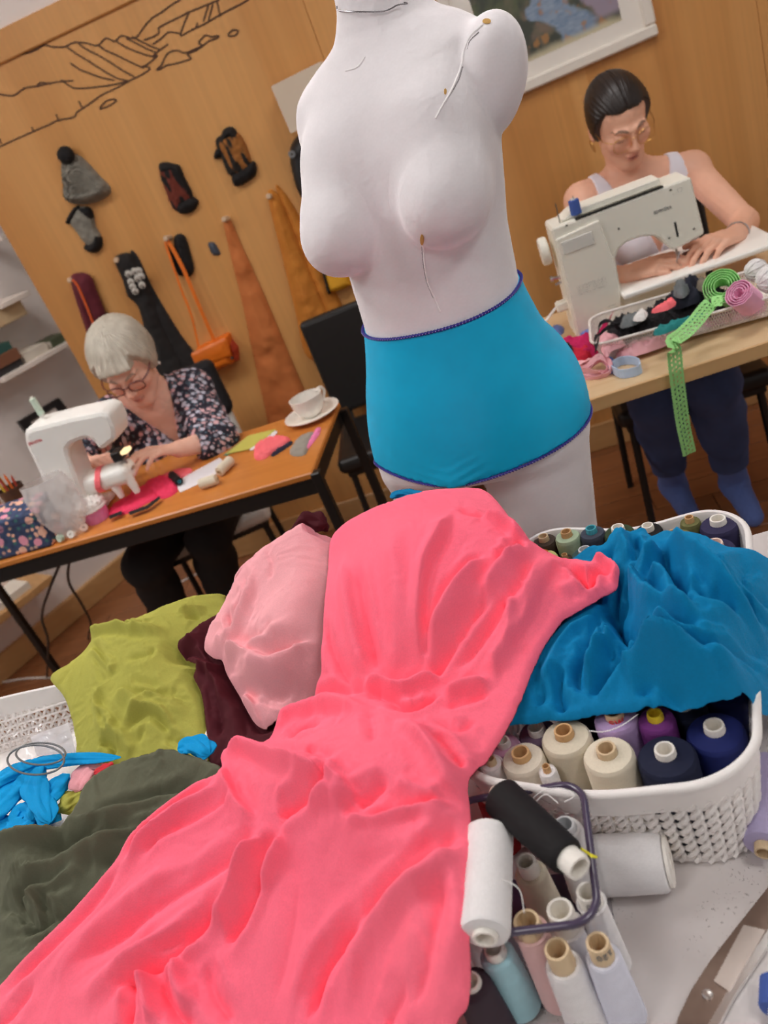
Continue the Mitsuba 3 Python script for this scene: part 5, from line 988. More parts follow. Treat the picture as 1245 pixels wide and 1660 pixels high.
pts = [pz(x, y, z + (.013 if y < 905 else 0)) for _, x, y, z, *_ in cones]; rad = [c[4] / (1330 / np.dot(p - EYE, FWD)) for c, p in zip(cones, pts)]
for _ in range(40):
    for i in range(len(cones)):
        for ax_, lo_, hi_ in ((B1, -.064 - BW, -.064), (B2, .486, .486 + BD)):
            g = float(pts[i] @ ax_); pad = rad[i] + .0165; pts[i][:2] += ax_[:2] * (np.clip(g, lo_ + pad, hi_ - rad[i] - .007) - g)
        for j in range(i):
            dd = pts[i] - pts[j]; g = np.linalg.norm(dd[:2]) - (rad[i] + rad[j]) * .97 - .0002
            if g < 0:
                u = dd[:2] / np.linalg.norm(dd[:2]); pts[i][:2] -= u * g * .42; pts[j][:2] += u * g * .42; rad[i] += g * .06; rad[j] += g * .06
for (lab, x, y, z, rp, thr, core), p, r in zip(cones, pts, rad):
    kk = spool(lab, p, UPZ, r, p[2] - TZ - .0105 - .007, thr, core, rc=min(.0098, r * .45), group='thread cones in the right basket', stick=.007, shoulder=r * .2)
    if 'red letters' in lab:
        mat('ink_red', srgb(196, 40, 48), .6); tm = text_mesh('SW', .007, .0004, True); tv = tm.vertices - tm.vertices.mean(0); rr = .0107; a = tv[:, 0] / rr + math.atan2(-p[1], -p[0])
        tm.vertices = np.stack([p[0] + (rr + tv[:, 2]) * np.cos(a), p[1] + (rr + tv[:, 2]) * np.sin(a), p[2] - .006 + tv[:, 1]], 1); part(kk, 'lettering', tm, 'ink_red', smooth=False)
# --- clear box
C1, C2 = V(.955, -.297, 0), V(.297, .955, 0); CZ = .857
CR = pz(972, 1494, CZ); cw, cd = .122, .135
CC = CR - C1 * cw / 2 + C2 * cd / 2; CM = frame(V(CC[0], CC[1], 0), C1, z=V(0, 0, 1))
scene['clear_plastic'] = {'type': 'thindielectric', 'int_ior': 1.3, 'specular_transmittance': rgb((.95, .945, .96)), 'specular_reflectance': rgb((.7, .7, .7))}
mat('smoke_plastic', srgb(66, 56, 80), .2, spec=.6, coat=.5)
k = thing('clear_box', 'clear plastic box with a smoky rim holding thread spools at the front', 'box')
q, nn, _ = rr_path(cw, cd, .022, 96); zs = np.linspace(TZ + .003, CZ, 4)
v = np.vstack([np.column_stack([q - nn * .004 * (1 - i / 3), np.full(96, z)]) for i, z in enumerate(zs)]); f = []
for r_ in range(3):
    for i in range(96):
        a, b = r_ * 96 + i, r_ * 96 + (i + 1) % 96; f += [(a, b, b + 96), (a, b + 96, a + 96)]
part(k, 'walls', xf(mk(v, f), CM), 'clear_plastic', smooth=True); part(k, 'base', xf(prism(sg.Polygon(q - nn * .005), TZ + .0008, TZ + .0028), CM), 'smoke_plastic', smooth=False)
v = np.column_stack([q, np.full(96, CZ)]); rimm = tube(v, .0033, 10, closed=True); part(k, 'rim', xf(rimm, CM), 'smoke_plastic', smooth=True)
G = 'spools in the clear box'
mat('label_ink', srgb(90, 90, 96), .7)
def stand(lab, x, y, z, r, thr, core, rc, tilt=(0, 0), stick=.014, h=None, txt=None):
    z = z + .022; p = pz(x, y, z); ax = V(tilt[0], tilt[1], 1); kk = spool(lab, p, ax, r, h or (z - TZ - .0065 - stick), thr, core, rc=rc, group=G, taper=.80, stick=stick)
    if txt:
        tm = text_mesh(txt, .0055, .0003, True); tv = (tm.vertices - tm.vertices.mean(0)) * V(-1, -1, 1); rr = rc * .985; a = tv[:, 0] / rr + math.atan2(-p[1], -p[0])
        axn = ax / np.linalg.norm(ax); q_ = p - axn * .007; tm.vertices = np.stack([q_[0] + (rr + tv[:, 2]) * np.cos(a), q_[1] + (rr + tv[:, 2]) * np.sin(a), q_[2] + tv[:, 1]], 1); part(kk, 'lettering', tm, 'label_ink', smooth=False)
stand('white spool with a tan core against the near wall of the clear box', 902, 1538, .826, .0185, 'white', 'core_card', .0105, stick=.020)
stand('white spool printed 120 on its core in the near corner of the clear box', 968, 1527, .826, .0170, 'ice', 'core_card', .0095, stick=.018, txt='120')
stand('pale pink spool with a cream core in the clear box', 853, 1493, .832, .0165, 'pink', 'core_card', .0115, stick=.012)
stand('light blue spool behind the near wall of the clear box', 800, 1536, .806, .0185, 'sky', 'core_white', .0095, stick=.008)
stand('white spool with a clear core in the middle of the clear box', 907, 1474, .826, .0150, 'white', 'core_white', .0115, stick=.022)
stand('small white spool with a printed core by the right wall of the clear box', 952, 1445, .826, .0140, 'white', 'core_white', .0100, stick=.014, txt='120')
stand('cream spool with a white core beneath the black one', 852, 1396, .820, .0180, 'cream', 'core_white', .0095, stick=.014)
stand('white spool with a grey core in the far right corner of the clear box', 914, 1336, .822, .0185, 'white', 'core_grey', .0100, stick=.006)
stand('red spool under the tip of the black spool', 790, 1290, .800, .015, 'red', 'core_white', .007, stick=.004)
stand('dark plum spool beside the light blue one at the coral edge', 762, 1590, .795, .020, 'plum', 'core_white', .009, stick=.004)
def lying(lab, x0, y0, z0, x1, y1, z1, r, thr, core, rc, stick=.012, taper=.8, group=None):
    a, b = pz(x0, y0, z0), pz(x1, y1, z1); return spool(lab, b, b - a, r, np.linalg.norm(b - a) - stick, thr, core, rc=rc, stick=stick, taper=taper, group=group)
lying('big white spool lying on top at the left of the clear box', 792, 1350, .868, 786, 1524, .868, .0215, 'white', 'core_white', .0105, .004, .93)
kb = lying('long black spool lying across the top of the clear box', 812, 1292, .878, 940, 1408, .878, .0185, 'black', 'core_white', .0115, .014, .86)
a, b = pz(812, 1292, .878), pz(940, 1408, .878); ax = (a - b) / np.linalg.norm(a - b); part(kb, 'tip', xf(lathe([(.0085, -.002), (.0085, .007), (.0065, .0095), (.0, .0098)], 16), zframe(a, ax)), 'core_pinkish')
mat('yellow_thread', srgb(228, 220, 40), .6); part(kb, 'loose_end', tube(spline([b + V(.012, .004, .003), b + V(.016, .006, -.003), b + V(.013, .012, -.006), b + V(.008, .018, -.002)], 20), .0011, 6), 'yellow_thread', label='bright yellow thread end')
kw = lying('white spool lying on the table in front of the right basket', 955, 1404, .7695, 1084, 1396, .7695, .0275, 'white', 'core_white', .0095, .0015, .97)
a, b = pz(955, 1404, .7695), pz(1084, 1396, .7695); ax = (b - a) / np.linalg.norm(b - a); part(kw, 'end_cap', xf(lathe([(.009, -.002), (.0225, -.002), (.0225, .001), (.020, .0022), (.009, .0022), (.009, -.002)], 28, cap=False), zframe(b, ax)), 'core_white')
kl = lying('lavender spool lying at the right edge of the white table', 1246, 1240, .762, 1238, 1384, .762, .0205, 'lavender', 'core_card', .0085, .008, .9)
lying('blue spool lying beside the shears at the right edge', 1262, 1590, .755, 1258, 1650, .755, .0135, 'blue', 'core_white', .006, .004, .95)
# loose threads
mat('thread_line', srgb(236, 234, 232), .6)
k = thing('loose_thread', 'fine white loose threads trailing over the spools in the clear box', 'thread')
for pix in ([(862, 1296, .867), (880, 1282, .872), (910, 1278, .872), (930, 1290, .867), (915, 1300, .864)], [(868, 1300, .872), (885, 1288, .877), (905, 1302, .872)], [(955, 1185, .872), (980, 1186, .874), (1008, 1176, .874), (1034, 1158, .868)], [(800, 1420, .884), (840, 1440, .872), (850, 1480, .858)]):
    part(k, 'strand', tube(spline([pz(*q_) for q_ in pix], 30), .0005, 5), 'thread_line')
obj('thread_end', tube(spline([pz(1228, 1300, .765), pz(1205, 1312, .745), pz(1190, 1340, .7415), pz(1180, 1362, .7412)], 30), .0005, 5), 'thread_line', 'loose thread end trailing from the lavender spool', 'thread')
# --- shears
mat('shear_steel', lambda p, n, uv: mikit.mix(srgb(112, 92, 82), srgb(136, 116, 104), mikit.fbm(p.x * 60, p.y * 60, 1.0)), .36, metal=.7)
mat('shear_light', srgb(196, 184, 176), .3, metal=.6); mat('shear_edge', srgb(228, 226, 224), .16, metal=.9)
k = thing('fabric_shears', 'large steel fabric shears lying at the lower right corner of the white table', 'scissors')
def flat(pix, z, th): 
    P = [pz(x, y, z)[:2] for x, y in pix]; return prism(sg.Polygon(P).buffer(.0008).buffer(-.0004), z - th, z)
part(k, 'blade', flat([(1090, 1690), (1100, 1650), (1122, 1604), (1152, 1558), (1200, 1496), (1262, 1418), (1330, 1345), (1345, 1360), (1300, 1430), (1245, 1512), (1183, 1606), (1150, 1665), (1130, 1700)], .7462, .0046), 'shear_steel', smooth=False)
part(k, 'inner_blade', flat([(1158, 1590), (1206, 1500), (1240, 1508), (1182, 1606)], .7474, .0014), 'shear_light', smooth=False)
part(k, 'cutting_edge', flat([(1128, 1700), (1146, 1666), (1180, 1606), (1245, 1508), (1305, 1425), (1312, 1432), (1252, 1520), (1190, 1612), (1160, 1668), (1146, 1705)], .7466, .005), 'shear_edge', smooth=False)
p = pz(1147, 1612, .7474); part(k, 'screw', xf(lathe([(0, -.002), (.0042, -.002), (.0042, .0006), (.003, .0014), (0, .0016)], 18), zframe(p, UPZ)), 'shear_edge')
# --- clear bags and hoops in the left basket
scene['clear_film'] = {'type': 'thindielectric', 'int_ior': 1.35, 'specular_transmittance': rgb((.93, .93, .94))}
k = thing('clear_bag', 'crumpled clear plastic bag in the left basket', 'bag')
def film(pix, z, seed, amp=.02, n=40):
    c = [pz(x, y, z) for x, y in pix]; u = np.linspace(0, 1, n); U, Vv = np.meshgrid(u, u, indexing='ij')
    P = (c[0] * ((1 - U) * (1 - Vv))[..., None] + c[1] * (U * (1 - Vv))[..., None] + c[2] * (U * Vv)[..., None] + c[3] * ((1 - U) * Vv)[..., None]).reshape(-1, 3)
    P[:, 2] += amp * (np.abs(vfbm(P * V(34, 34, 34), 3, seed) - .5) * 2 - .3); i, j = np.meshgrid(np.arange(n - 1), np.arange(n - 1), indexing='ij'); Q = np.stack([i * n + j, (i + 1) * n + j, (i + 1) * n + j + 1, i * n + j + 1], -1).reshape(-1, 4)
    return mk(P, np.vstack([Q[:, [0, 1, 2]], Q[:, [0, 2, 3]]]))
part(k, 'film', film([(10, 1180), (100, 1160), (120, 1230), (0, 1250)], .845, 3), 'clear_film', smooth=True)
mat('bag_card', srgb(206, 204, 206), .7); obj('paper_slip', film([(50, 1195), (110, 1170), (124, 1222), (60, 1226)], .818, 9, .006, 14), 'bag_card', 'pale grey slip of paper inside the clear bag', 'paper', smooth=True)
mat('grey_wire', srgb(120, 122, 124), .35, metal=.5)
for (cx, cy, rx, ry, lab) in ((66, 1222, 40, 18, 'grey hoop lying on the clear bag in the left basket'), (58, 1232, 46, 24, 'larger grey hoop lying under the smaller one in the left basket')):
    ring = np.array([pz(cx + rx * math.cos(a), cy + ry * math.sin(a), .864) for a in np.arange(40) * 2 * PI / 40]); obj('wire_hoop', tube(ring, .0014, 7, closed=True), 'grey_wire', lab, 'hoop')
# ================================================================ sewing machines and what lies on the two tables behind
def plane_xy(o, ux, nrm):
    def f(px, py):
        p = pplane(px, py, o, nrm) - o; return float(p @ ux), float(p[2])
    return f
def extrude_side(poly, y0, y1, M, b=.004, n=2):
    """A side outline (x, z) given depth y0..y1, with rounded front and back edges."""
    poly = sg.Polygon(poly) if not isinstance(poly, sg.Polygon) else poly
    ms = []; st = [(b, 0), (b * .3, b * .3), (0, b)]
    layers = [(i_, y0 + dy) for i_, dy in st] + [(i_, y1 - dy) for i_, dy in st[::-1]]
    P0 = poly.buffer(-b * 1.001).buffer(b * 1.001, quad_segs=4)
    rings = []; N = 160
    for ins, y in layers:
        g = P0.buffer(-ins) if ins > 0 else P0
        if g.geom_type != 'Polygon': g = max(g.geoms, key=lambda q: q.area)
        e = g.exterior; c = np.array(P0.exterior.coords)
        base = np.array([P0.exterior.interpolate(t * P0.exterior.length).coords[0] for t in np.arange(N) / N])
        q = np.array([e.interpolate(e.project(sg.Point(*p))).coords[0] for p in base]); rings.append(np.column_stack([q[:, 0], np.full(N, y), q[:, 1]]))
    R = np.array(rings); m = len(R); v = R.reshape(-1, 3); i, j = np.meshgrid(np.arange(m - 1), np.arange(N), indexing='ij'); k = (j + 1) % N
    Q = np.stack([i * N + j, (i + 1) * N + j, (i + 1) * N + k, i * N + k], -1).reshape(-1, 4)
    side = mk(v, np.vstack([Q[:, [0, 1, 2]], Q[:, [0, 2, 3]]]))
    caps = []
    for r_ in (0, m - 1):
        pg = sg.Polygon(R[r_][:, [0, 2]]).buffer(0)
        vv, ff = trimesh.creation.triangulate_polygon(pg, engine='earcut'); caps.append(mk(np.column_stack([vv[:, 0], np.full(len(vv), R[r_][0, 1]), vv[:, 1]]), ff))
    mesh = cat([side] + caps); mesh.fix_normals() if False else None
    return xf(mesh, M)
def two_sided(name): return name
# --- the cream machine (seen from its back)
mat('machine_cream', srgb(226, 224, 212), .38, spec=.5); mat('machine_white', srgb(236, 235, 230), .35, spec=.5); mat('panel_grey', srgb(206, 206, 200), .45); mat('print_grey', srgb(160, 160, 156), .7); mat('print_dark', srgb(92, 92, 96), .6); mat('screw_dark', srgb(70, 66, 60), .5); mat('slot_black', srgb(14, 14, 14), .8)
MO = pz(936, 550, TZ); MXu = RT_U; GM = frame(MO, MXu, z=V(0, 0, 1)); gp = plane_xy(MO, MXu, RT_V)
k = thing('sewing_machine', 'cream sewing machine seen from its back, in front of the young woman', 'sewing machine')
g = gp
body = [(0.0, .0), g(893, 371), g(1120, 286), g(1143, 379), g(1093, 407), g(1082, 400), g(1072, 388), g(1060, 383), g(1040, 384), g(1016, 393), g(1003, 404), g(998, 420), g(1016, 520), (g(1016, 520)[0], 0.0)]
part(k, 'body', extrude_side(body, 0, .105, GM, .005), 'machine_cream', smooth=25)
pc = [(.004, .004), (body[1][0] + .004, body[1][1] - .026), g(970, 356), g(998, 430), (g(1012, 520)[0], .004)]
part(k, 'back_cover', extrude_side(pc, -.006, .01, GM, .003), 'machine_cream', smooth=25)
q = [g(908, 393), g(958, 374), g(963, 394), g(914, 412)]; part(k, 'panel', extrude_side(q, -.0085, .0, GM, .001), 'panel_grey', smooth=25)
# lid on the arm
l0, l1 = np.array(g(898, 369)), np.array(g(1108, 290)); d_ = (l1 - l0) / np.linalg.norm(l1 - l0); nrm_ = V(-d_[1], d_[0])
part(k, 'lid', extrude_side([l0 + nrm_ * .001, l0 + d_ * .25 + nrm_ * .001, l0 + d_ * .25 + nrm_ * .016, l0 + d_ * .05 + nrm_ * .016, l0 + d_ * .03 + nrm_ * .006][::1], .02, .09, GM, .002), 'machine_cream', smooth=25)
part(k, 'handle_slot', extrude_side([l0 + d_ * .05 - nrm_ * .002, l0 + d_ * .25 - nrm_ * .002, l0 + d_ * .25 + nrm_ * .002, l0 + d_ * .05 + nrm_ * .002], -.001, .01, GM, .0005), 'slot_black', smooth=False)
# bed and extension table
bed = [g(1010, 490), g(1160, 440), g(1150, 478), g(1018, 522)]; zb = .0
x_b0, x_b1 = g(1010, 500)[0], g(1150, 470)[0]; ztop = g(1080, 448)[1]
part(k, 'bed', xf(rbox(x_b0 - .01, x_b1, .0, .12, .004, ztop - .012, .008), GM), 'machine_cream')
xe = g(1262, 392)[0]; part(k, 'extension_table', xf(rbox(x_b0 + .002, xe, -.035, .20, ztop - .0115, ztop + .002, .005), GM), 'machine_white')
part(k, 'table_foot', xf(bbox(x_b1 + .004, x_b1 + .020, .02, .035, .002, ztop - .012, .002), GM), 'slot_black')
# hand wheel, spool pins, needle bar, foot, screws, lettering
hw = g(889, 414); part(k, 'hand_wheel', xf(xf(lathe([(0, 0), (.030, 0), (.033, .004), (.033, .016), (.030, .02), (0, .021)], 28), zframe(V(hw[0] - .012, .05, hw[1]), V(1, 0, 0))), GM), 'machine_cream')
for (px, py) in ((910, 364), (938, 352)):
    a = g(px, py); part(k, 'spool_pin', xf(tube([(a[0], .02, a[1] - .012), (a[0] + .001, .02, a[1] + .045)], .0013, 6), GM), 'steel_wire')
nb0, nb1 = g(1098, 380), g(1108, 432)
part(k, 'needle_bar', xf(tube([(nb0[0], .03, nb0[1]), (nb1[0] - .002, .03, nb1[1] + .012)], .0028, 8), GM), 'chrome'); part(k, 'presser_foot', xf(cat([bbox(nb1[0] - .009, nb1[0] + .009, .02, .045, nb1[1] - .004, nb1[1] + .001, .001), bbox(nb1[0] - .005, nb1[0] + .003, .026, .034, nb1[1], nb1[1] + .03, .001), tube([(nb1[0] + .004, .022, nb1[1] + .03), (nb1[0] - .008, .02, nb1[1] + .012), (nb1[0] - .006, .02, nb1[1] + .002)], .0016, 6)]), GM), 'chrome')
s0, s1 = g(1094, 360), g(1099, 384); part(k, 'needle_slot', extrude_side([V(*s0) + (-.0025, 0), V(*s0) + (.0025, 0), V(*s1) + (.0025, 0), V(*s1) + (-.0025, 0)], -.0006, .002, GM, .0004), 'slot_black', smooth=False)
for (px, py) in ((1003, 371), (1125, 371), (1085, 386), (1087, 308), (918, 365)):
    a = g(px, py); part(k, 'screw', xf(xf(lathe([(0, 0), (.0026, 0), (.0022, .0012), (0, .0014)], 12), zframe(V(a[0], -.0002 if px > 1000 else -.0062, a[1]), V(0, -1, 0))), GM), 'screw_dark')
def onback(mesh, a, y=-.0002, ang=0.0):
    M = np.array([[1, 0, 0, a[0]], [0, 0, -1, y], [0, 1, 0, a[1]], [0, 0, 0, 1.]]); return xf(mesh, GM @ M @ rz(ang))
part(k, 'lettering', onback(text_mesh('BERNINA', .0066, .0004, True), g(1060, 348)), 'print_dark', smooth=False)
a = g(1090, 316); part(k, 'line_print', onback(cat([bbox(0, .004, 0, .0006, 0, .0003, .0001), bbox(.006, .010, .003, .0036, 0, .0003, .0001), bbox(.012, .022, .001, .0016, 0, .0003, .0001), bbox(.012, .0126, .001, .009, 0, .0003, .0001), bbox(.012, .022, .0084, .009, 0, .0003, .0001), bbox(.022, .0226, .001, .009, 0, .0003, .0001)]), a), 'print_grey', smooth=False)
def print_block(o, w, h, rows, cols): 
    ms = [bbox(0, w, y - .0002, y + .0002, 0, .0003, .0001) for y in (0, h)] + [bbox(x - .0002, x + .0002, 0, h, 0, .0003, .0001) for x in (0, w * .5, w)]
    r_ = np.random.default_rng(5)
    for c in range(cols):
        for r in range(rows):
            y = h * (r + .6) / (rows + .3); x = w * c / cols + .003
            while x < w * (c + 1) / cols - .006: l_ = .002 + r_.random() * .004; ms.append(bbox(x, min(x + l_, w * (c + 1) / cols - .003), y - .0006, y + .0006, 0, .0003, .0001)); x += l_ + .0014
    return cat(ms)
a = np.array(g(938, 478)); b_ = np.array(g(992, 458)); part(k, 'data_plate', onback(print_block(0, .066, .022, 4, 2), (a[0], a[1]), -.0062), 'print_grey', smooth=False)
a = g(985, 506); part(k, 'data_plate', onback(cat([bbox(0, .026, i * .007, i * .007 + .0007, 0, .0003, .0001) for i in range(3)]), a, -.0062), 'print_grey', smooth=False)
a = g(906, 460); part(k, 'lever', xf(cat([tube([(a[0] + .012, .05, a[1]), (a[0] - .006, .05, a[1] + .003)], .004, 8), xf(lathe([(0, 0), (.007, 0), (.007, .006), (0, .006)], 12), zframe(V(a[0] - .012, .05, a[1] + .003), V(1, 0, 0))), tube([(a[0] + .014, .05, a[1] - .012), (a[0] - .004, .05, a[1] - .014)], .003, 8)]), GM), 'chrome')
a = g(926, 500); part(k, 'plug', xf(rbox(a[0] - .03, a[0] + .012, .03, .06, a[1] - .012, a[1] + .012, .006), GM), 'machine_cream')
P_ = GM[:3, :3] @ V(a[0] - .03, .045, a[1]) + GM[:3, 3]; part(k, 'power_cord', tube(spline([P_, P_ + V(-.05, .0, -.03), P_ + V(-.10, .03, -.055), P_ + V(-.2, .12, -.07)], 20), .0035, 7), 'machine_white')
a = g(938, 352); p = GM[:3, :3] @ V(a[0], .02, a[1] + .040) + GM[:3, 3]
spool('small blue thread spool standing on the cream sewing machine', p, UPZ, .0125, .034, 'blue', 'core_white', rc=.006, stick=.003, taper=.98)
# --- white machine of the grey haired woman
WO2 = pz(98, 862, TZ); WX = -LT_U; WMn = frame(WO2, WX, z=V(0, 0, 1)); w_ = plane_xy(WO2, WX, LT_V)
k = thing('sewing_machine', 'white sewing machine in front of the grey haired woman', 'sewing machine')
body = [(0.0, 0.0), w_(88, 838), w_(62, 768), w_(40, 722), w_(37, 700), w_(48, 694), w_(110, 678), w_(164, 667), w_(177, 672), w_(187, 694), w_(188, 714), w_(160, 735), w_(158, 728), w_(150, 716), w_(140, 712), w_(118, 720), w_(110, 728), w_(112, 740), w_(150, 838), (w_(150, 838)[0], .0)]
part(k, 'body', extrude_side(body, 0, .09, WMn, .012), 'machine_white', smooth=30)
xb = w_(150, 838)[0]; x1 = w_(250, 750)[0]; zt = w_(200, 762)[1]
part(k, 'free_arm', xf(rbox(xb - .03, xb + .145, .012, .085, zt - .048, zt + .004, .02), WMn), 'machine_white')
for dx in (.085, .132): part(k, 'foot', xf(tube([(xb + dx, .03, zt - .03), (xb + dx + .004, .028, zt - .062), (xb + dx + .004, .028, zt - .078)], [.014, .010, .008], 12), WMn), 'machine_white')
part(k, 'base', xf(rbox(-.002, xb + .01, -.004, .13, .003, .022, .008), WMn), 'machine_white')
a = w_(196, 735); b_ = w_(198, 752); mat('lamp_warm', srgb(255, 214, 150), .5); lk = part(k, 'lamp', xf(bbox(a[0] - .022, a[0] - .002, .03, .06, a[1] - .016, a[1] - .006, .002), WMn), 'lamp_warm'); scene[lk]['emitter'] = {'type': 'area', 'radiance': rgb((.7, .5, .28))}
part(k, 'needle_bar', xf(tube([(a[0] - .032, .05, a[1] - .005), (a[0] - .03, .05, a[1] - .06)], .003, 8), WMn), 'chrome'); part(k, 'presser_foot', xf(bbox(a[0] - .045, a[0] - .02, .04, .06, a[1] - .066, a[1] - .058, .002), WMn), 'chrome'); part(k, 'needle_block', xf(bbox(a[0] - .052, a[0] - .024, .03, .07, a[1] - .03, a[1] - .004, .003), WMn), 'black_plastic')
M = lambda a, y: WMn @ np.array([[1, 0, 0, a[0]], [0, 0, -1, y], [0, 1, 0, a[1]], [0, 0, 0, 1.]])
mat('print_red', srgb(190, 70, 78), .6); part(k, 'lettering', xf(text_mesh('janome', .0085, .0004, True), M(w_(47, 722), -.0003)), 'print_red', smooth=False)
a = w_(58, 690); part(k, 'spool_pin', xf(tube([(a[0], .04, a[1] - .01), (a[0] + .002, .04, a[1] + .012)], .006, 8), WMn), 'machine_white')
mat('thread_palegreen', srgb(196, 214, 196), .6); TM['palegreen'] = 'thread_palegreen'
a = w_(58, 688); p = WMn[:3, :3] @ V(a[0] + .001, .04, a[1] + .058) + WMn[:3, 3]; spool('pale green thread spool on top of the white sewing machine', p, UPZ, .0085, .045, 'palegreen', 'core_white', rc=.004, stick=.004, taper=.98)
# mains cords under the table
mat('cord_brown', srgb(60, 50, 42), .6); mat('cable_white', srgb(214, 208, 200), .6)
A_ = LT(.80, .2, -.06)
def on_floor(px, py, r=.005): p = pz(px, py, r); return p
k1 = spline([A_, pd(82, 950, 2.35), pd(68, 1000, 2.5), pd(78, 1040, 2.65), on_floor(76, 1098)], 30); obj('power_cord', tube(k1, .0042, 7), 'cord_brown', 'left one of two dark cords hanging under the cafe table', 'cord')
k2 = spline([A_ + V(.01, 0, 0), pd(110, 935, 2.4), pd(130, 975, 2.6), pd(147, 1010, 2.8), on_floor(143, 1035), on_floor(150, 1060)], 30); obj('power_cord', tube(k2, .0042, 7), 'cord_brown', 'right one of two dark cords hanging under the cafe table', 'cord')
obj('floor_cable', tube(spline([on_floor(x, y) for x, y in ((240, 975), (285, 948), (350, 915), (430, 875), (480, 848), (540, 835))], 30), .0045, 6), 'cable_white', 'white cable lying on the floor behind the cafe table', 'cable'); obj('floor_cable', tube(spline([on_floor(x, y) for x, y in ((-60, 1108), (0, 1106), (40, 1100), (90, 1098))], 20), .0045, 6), 'cable_white', 'white cable lying on the floor at the left edge', 'cable')
# --- on the café table
mat('china', srgb(234, 230, 222), .2, spec=.6, coat=.4); mat('coffee', srgb(70, 44, 26), .3)
sc_ = pz(508, 674, TZ + .004); k = obj('saucer', at(lathe([(0, 0), (.034, 0), (.036, .003), (.062, .008), (.078, .016), (.0775, .0175), (.060, .0105), (.034, .006), (0, .006)], 40), sc_[0], sc_[1], TZ + .0005), 'china', 'white saucer under the cup on the cafe table', 'saucer', smooth=40)
k = thing('cup', 'white cup on the saucer at the end of the cafe table', 'cup'); c0 = V(sc_[0], sc_[1], TZ + .0072)
part(k, 'bowl', at(lathe([(0, 0), (.022, 0), (.024, .003), (.036, .014), (.043, .032), (.046, .056), (.0445, .0565), (.0415, .034), (.034, .016), (.02, .006), (0, .005)], 36), *c0), 'china', smooth=40)
hd = V(.80, .60, 0); hp = spline([c0 + hd * .040 + V(0, 0, .050), c0 + hd * .058 + V(0, 0, .052), c0 + hd * .066 + V(0, 0, .038), c0 + hd * .054 + V(0, 0, .022), c0 + hd * .040 + V(0, 0, .019)], 24); part(k, 'handle', tube(hp, .0042, 10), 'china', smooth=True); part(k, 'coffee', at(lathe([(0, .012), (.030, .012), (.030, .0135), (0, .0135)], 28), *c0), 'coffee')
def sheet(name, pix, z, m_, lab, cat_, th=.0008, seed=0, wav=.0, tab=TZ):
    P = [pz(x, y, z)[:2] for x, y in pix]; ms = prism(sg.Polygon(P).buffer(0), z - th, z)
    return obj(name, ms, m_, lab, cat_, smooth=False)
mat('paper', srgb(226, 224, 228), .8); mat('lime_paper', srgb(196, 190, 92), .7); mat('teal_paper', srgb(54, 140, 124), .7); mat('coral_cloth', srgb(244, 112, 120), .8, sheen=.3); mat('hot_pink_cloth', srgb(226, 52, 92), .8, sheen=.3); mat('grey_cloth', srgb(150, 144, 134), .85, sheen=.3); mat('pink_trim', srgb(236, 128, 178), .8); mat('navy_cloth', srgb(30, 28, 50), .85); mat('black_tape', srgb(18, 16, 18), .8)
sheet('teal_card', [(362, 738), (395, 712), (412, 706), (400, 722), (368, 738)], TZ + .0012, 'teal_paper', 'teal card under the lime green card on the cafe table', 'card'); sheet('white_card', [(402, 728), (446, 698), (450, 700), (440, 712), (408, 730)], TZ + .0024, 'paper', 'white card edge under the lime green card', 'card'); sheet('lime_card', [(366, 736), (388, 718), (402, 706), (448, 695), (438, 704), (404, 728)], TZ + .0036, 'lime_paper', 'lime green card lying near the cup', 'card')
sheet('pattern_paper', [(284, 786), (300, 772), (356, 742), (362, 748), (352, 768), (318, 786), (292, 798)], TZ + .0012, 'paper', 'white paper under the two cream spools on the cafe table', 'paper')
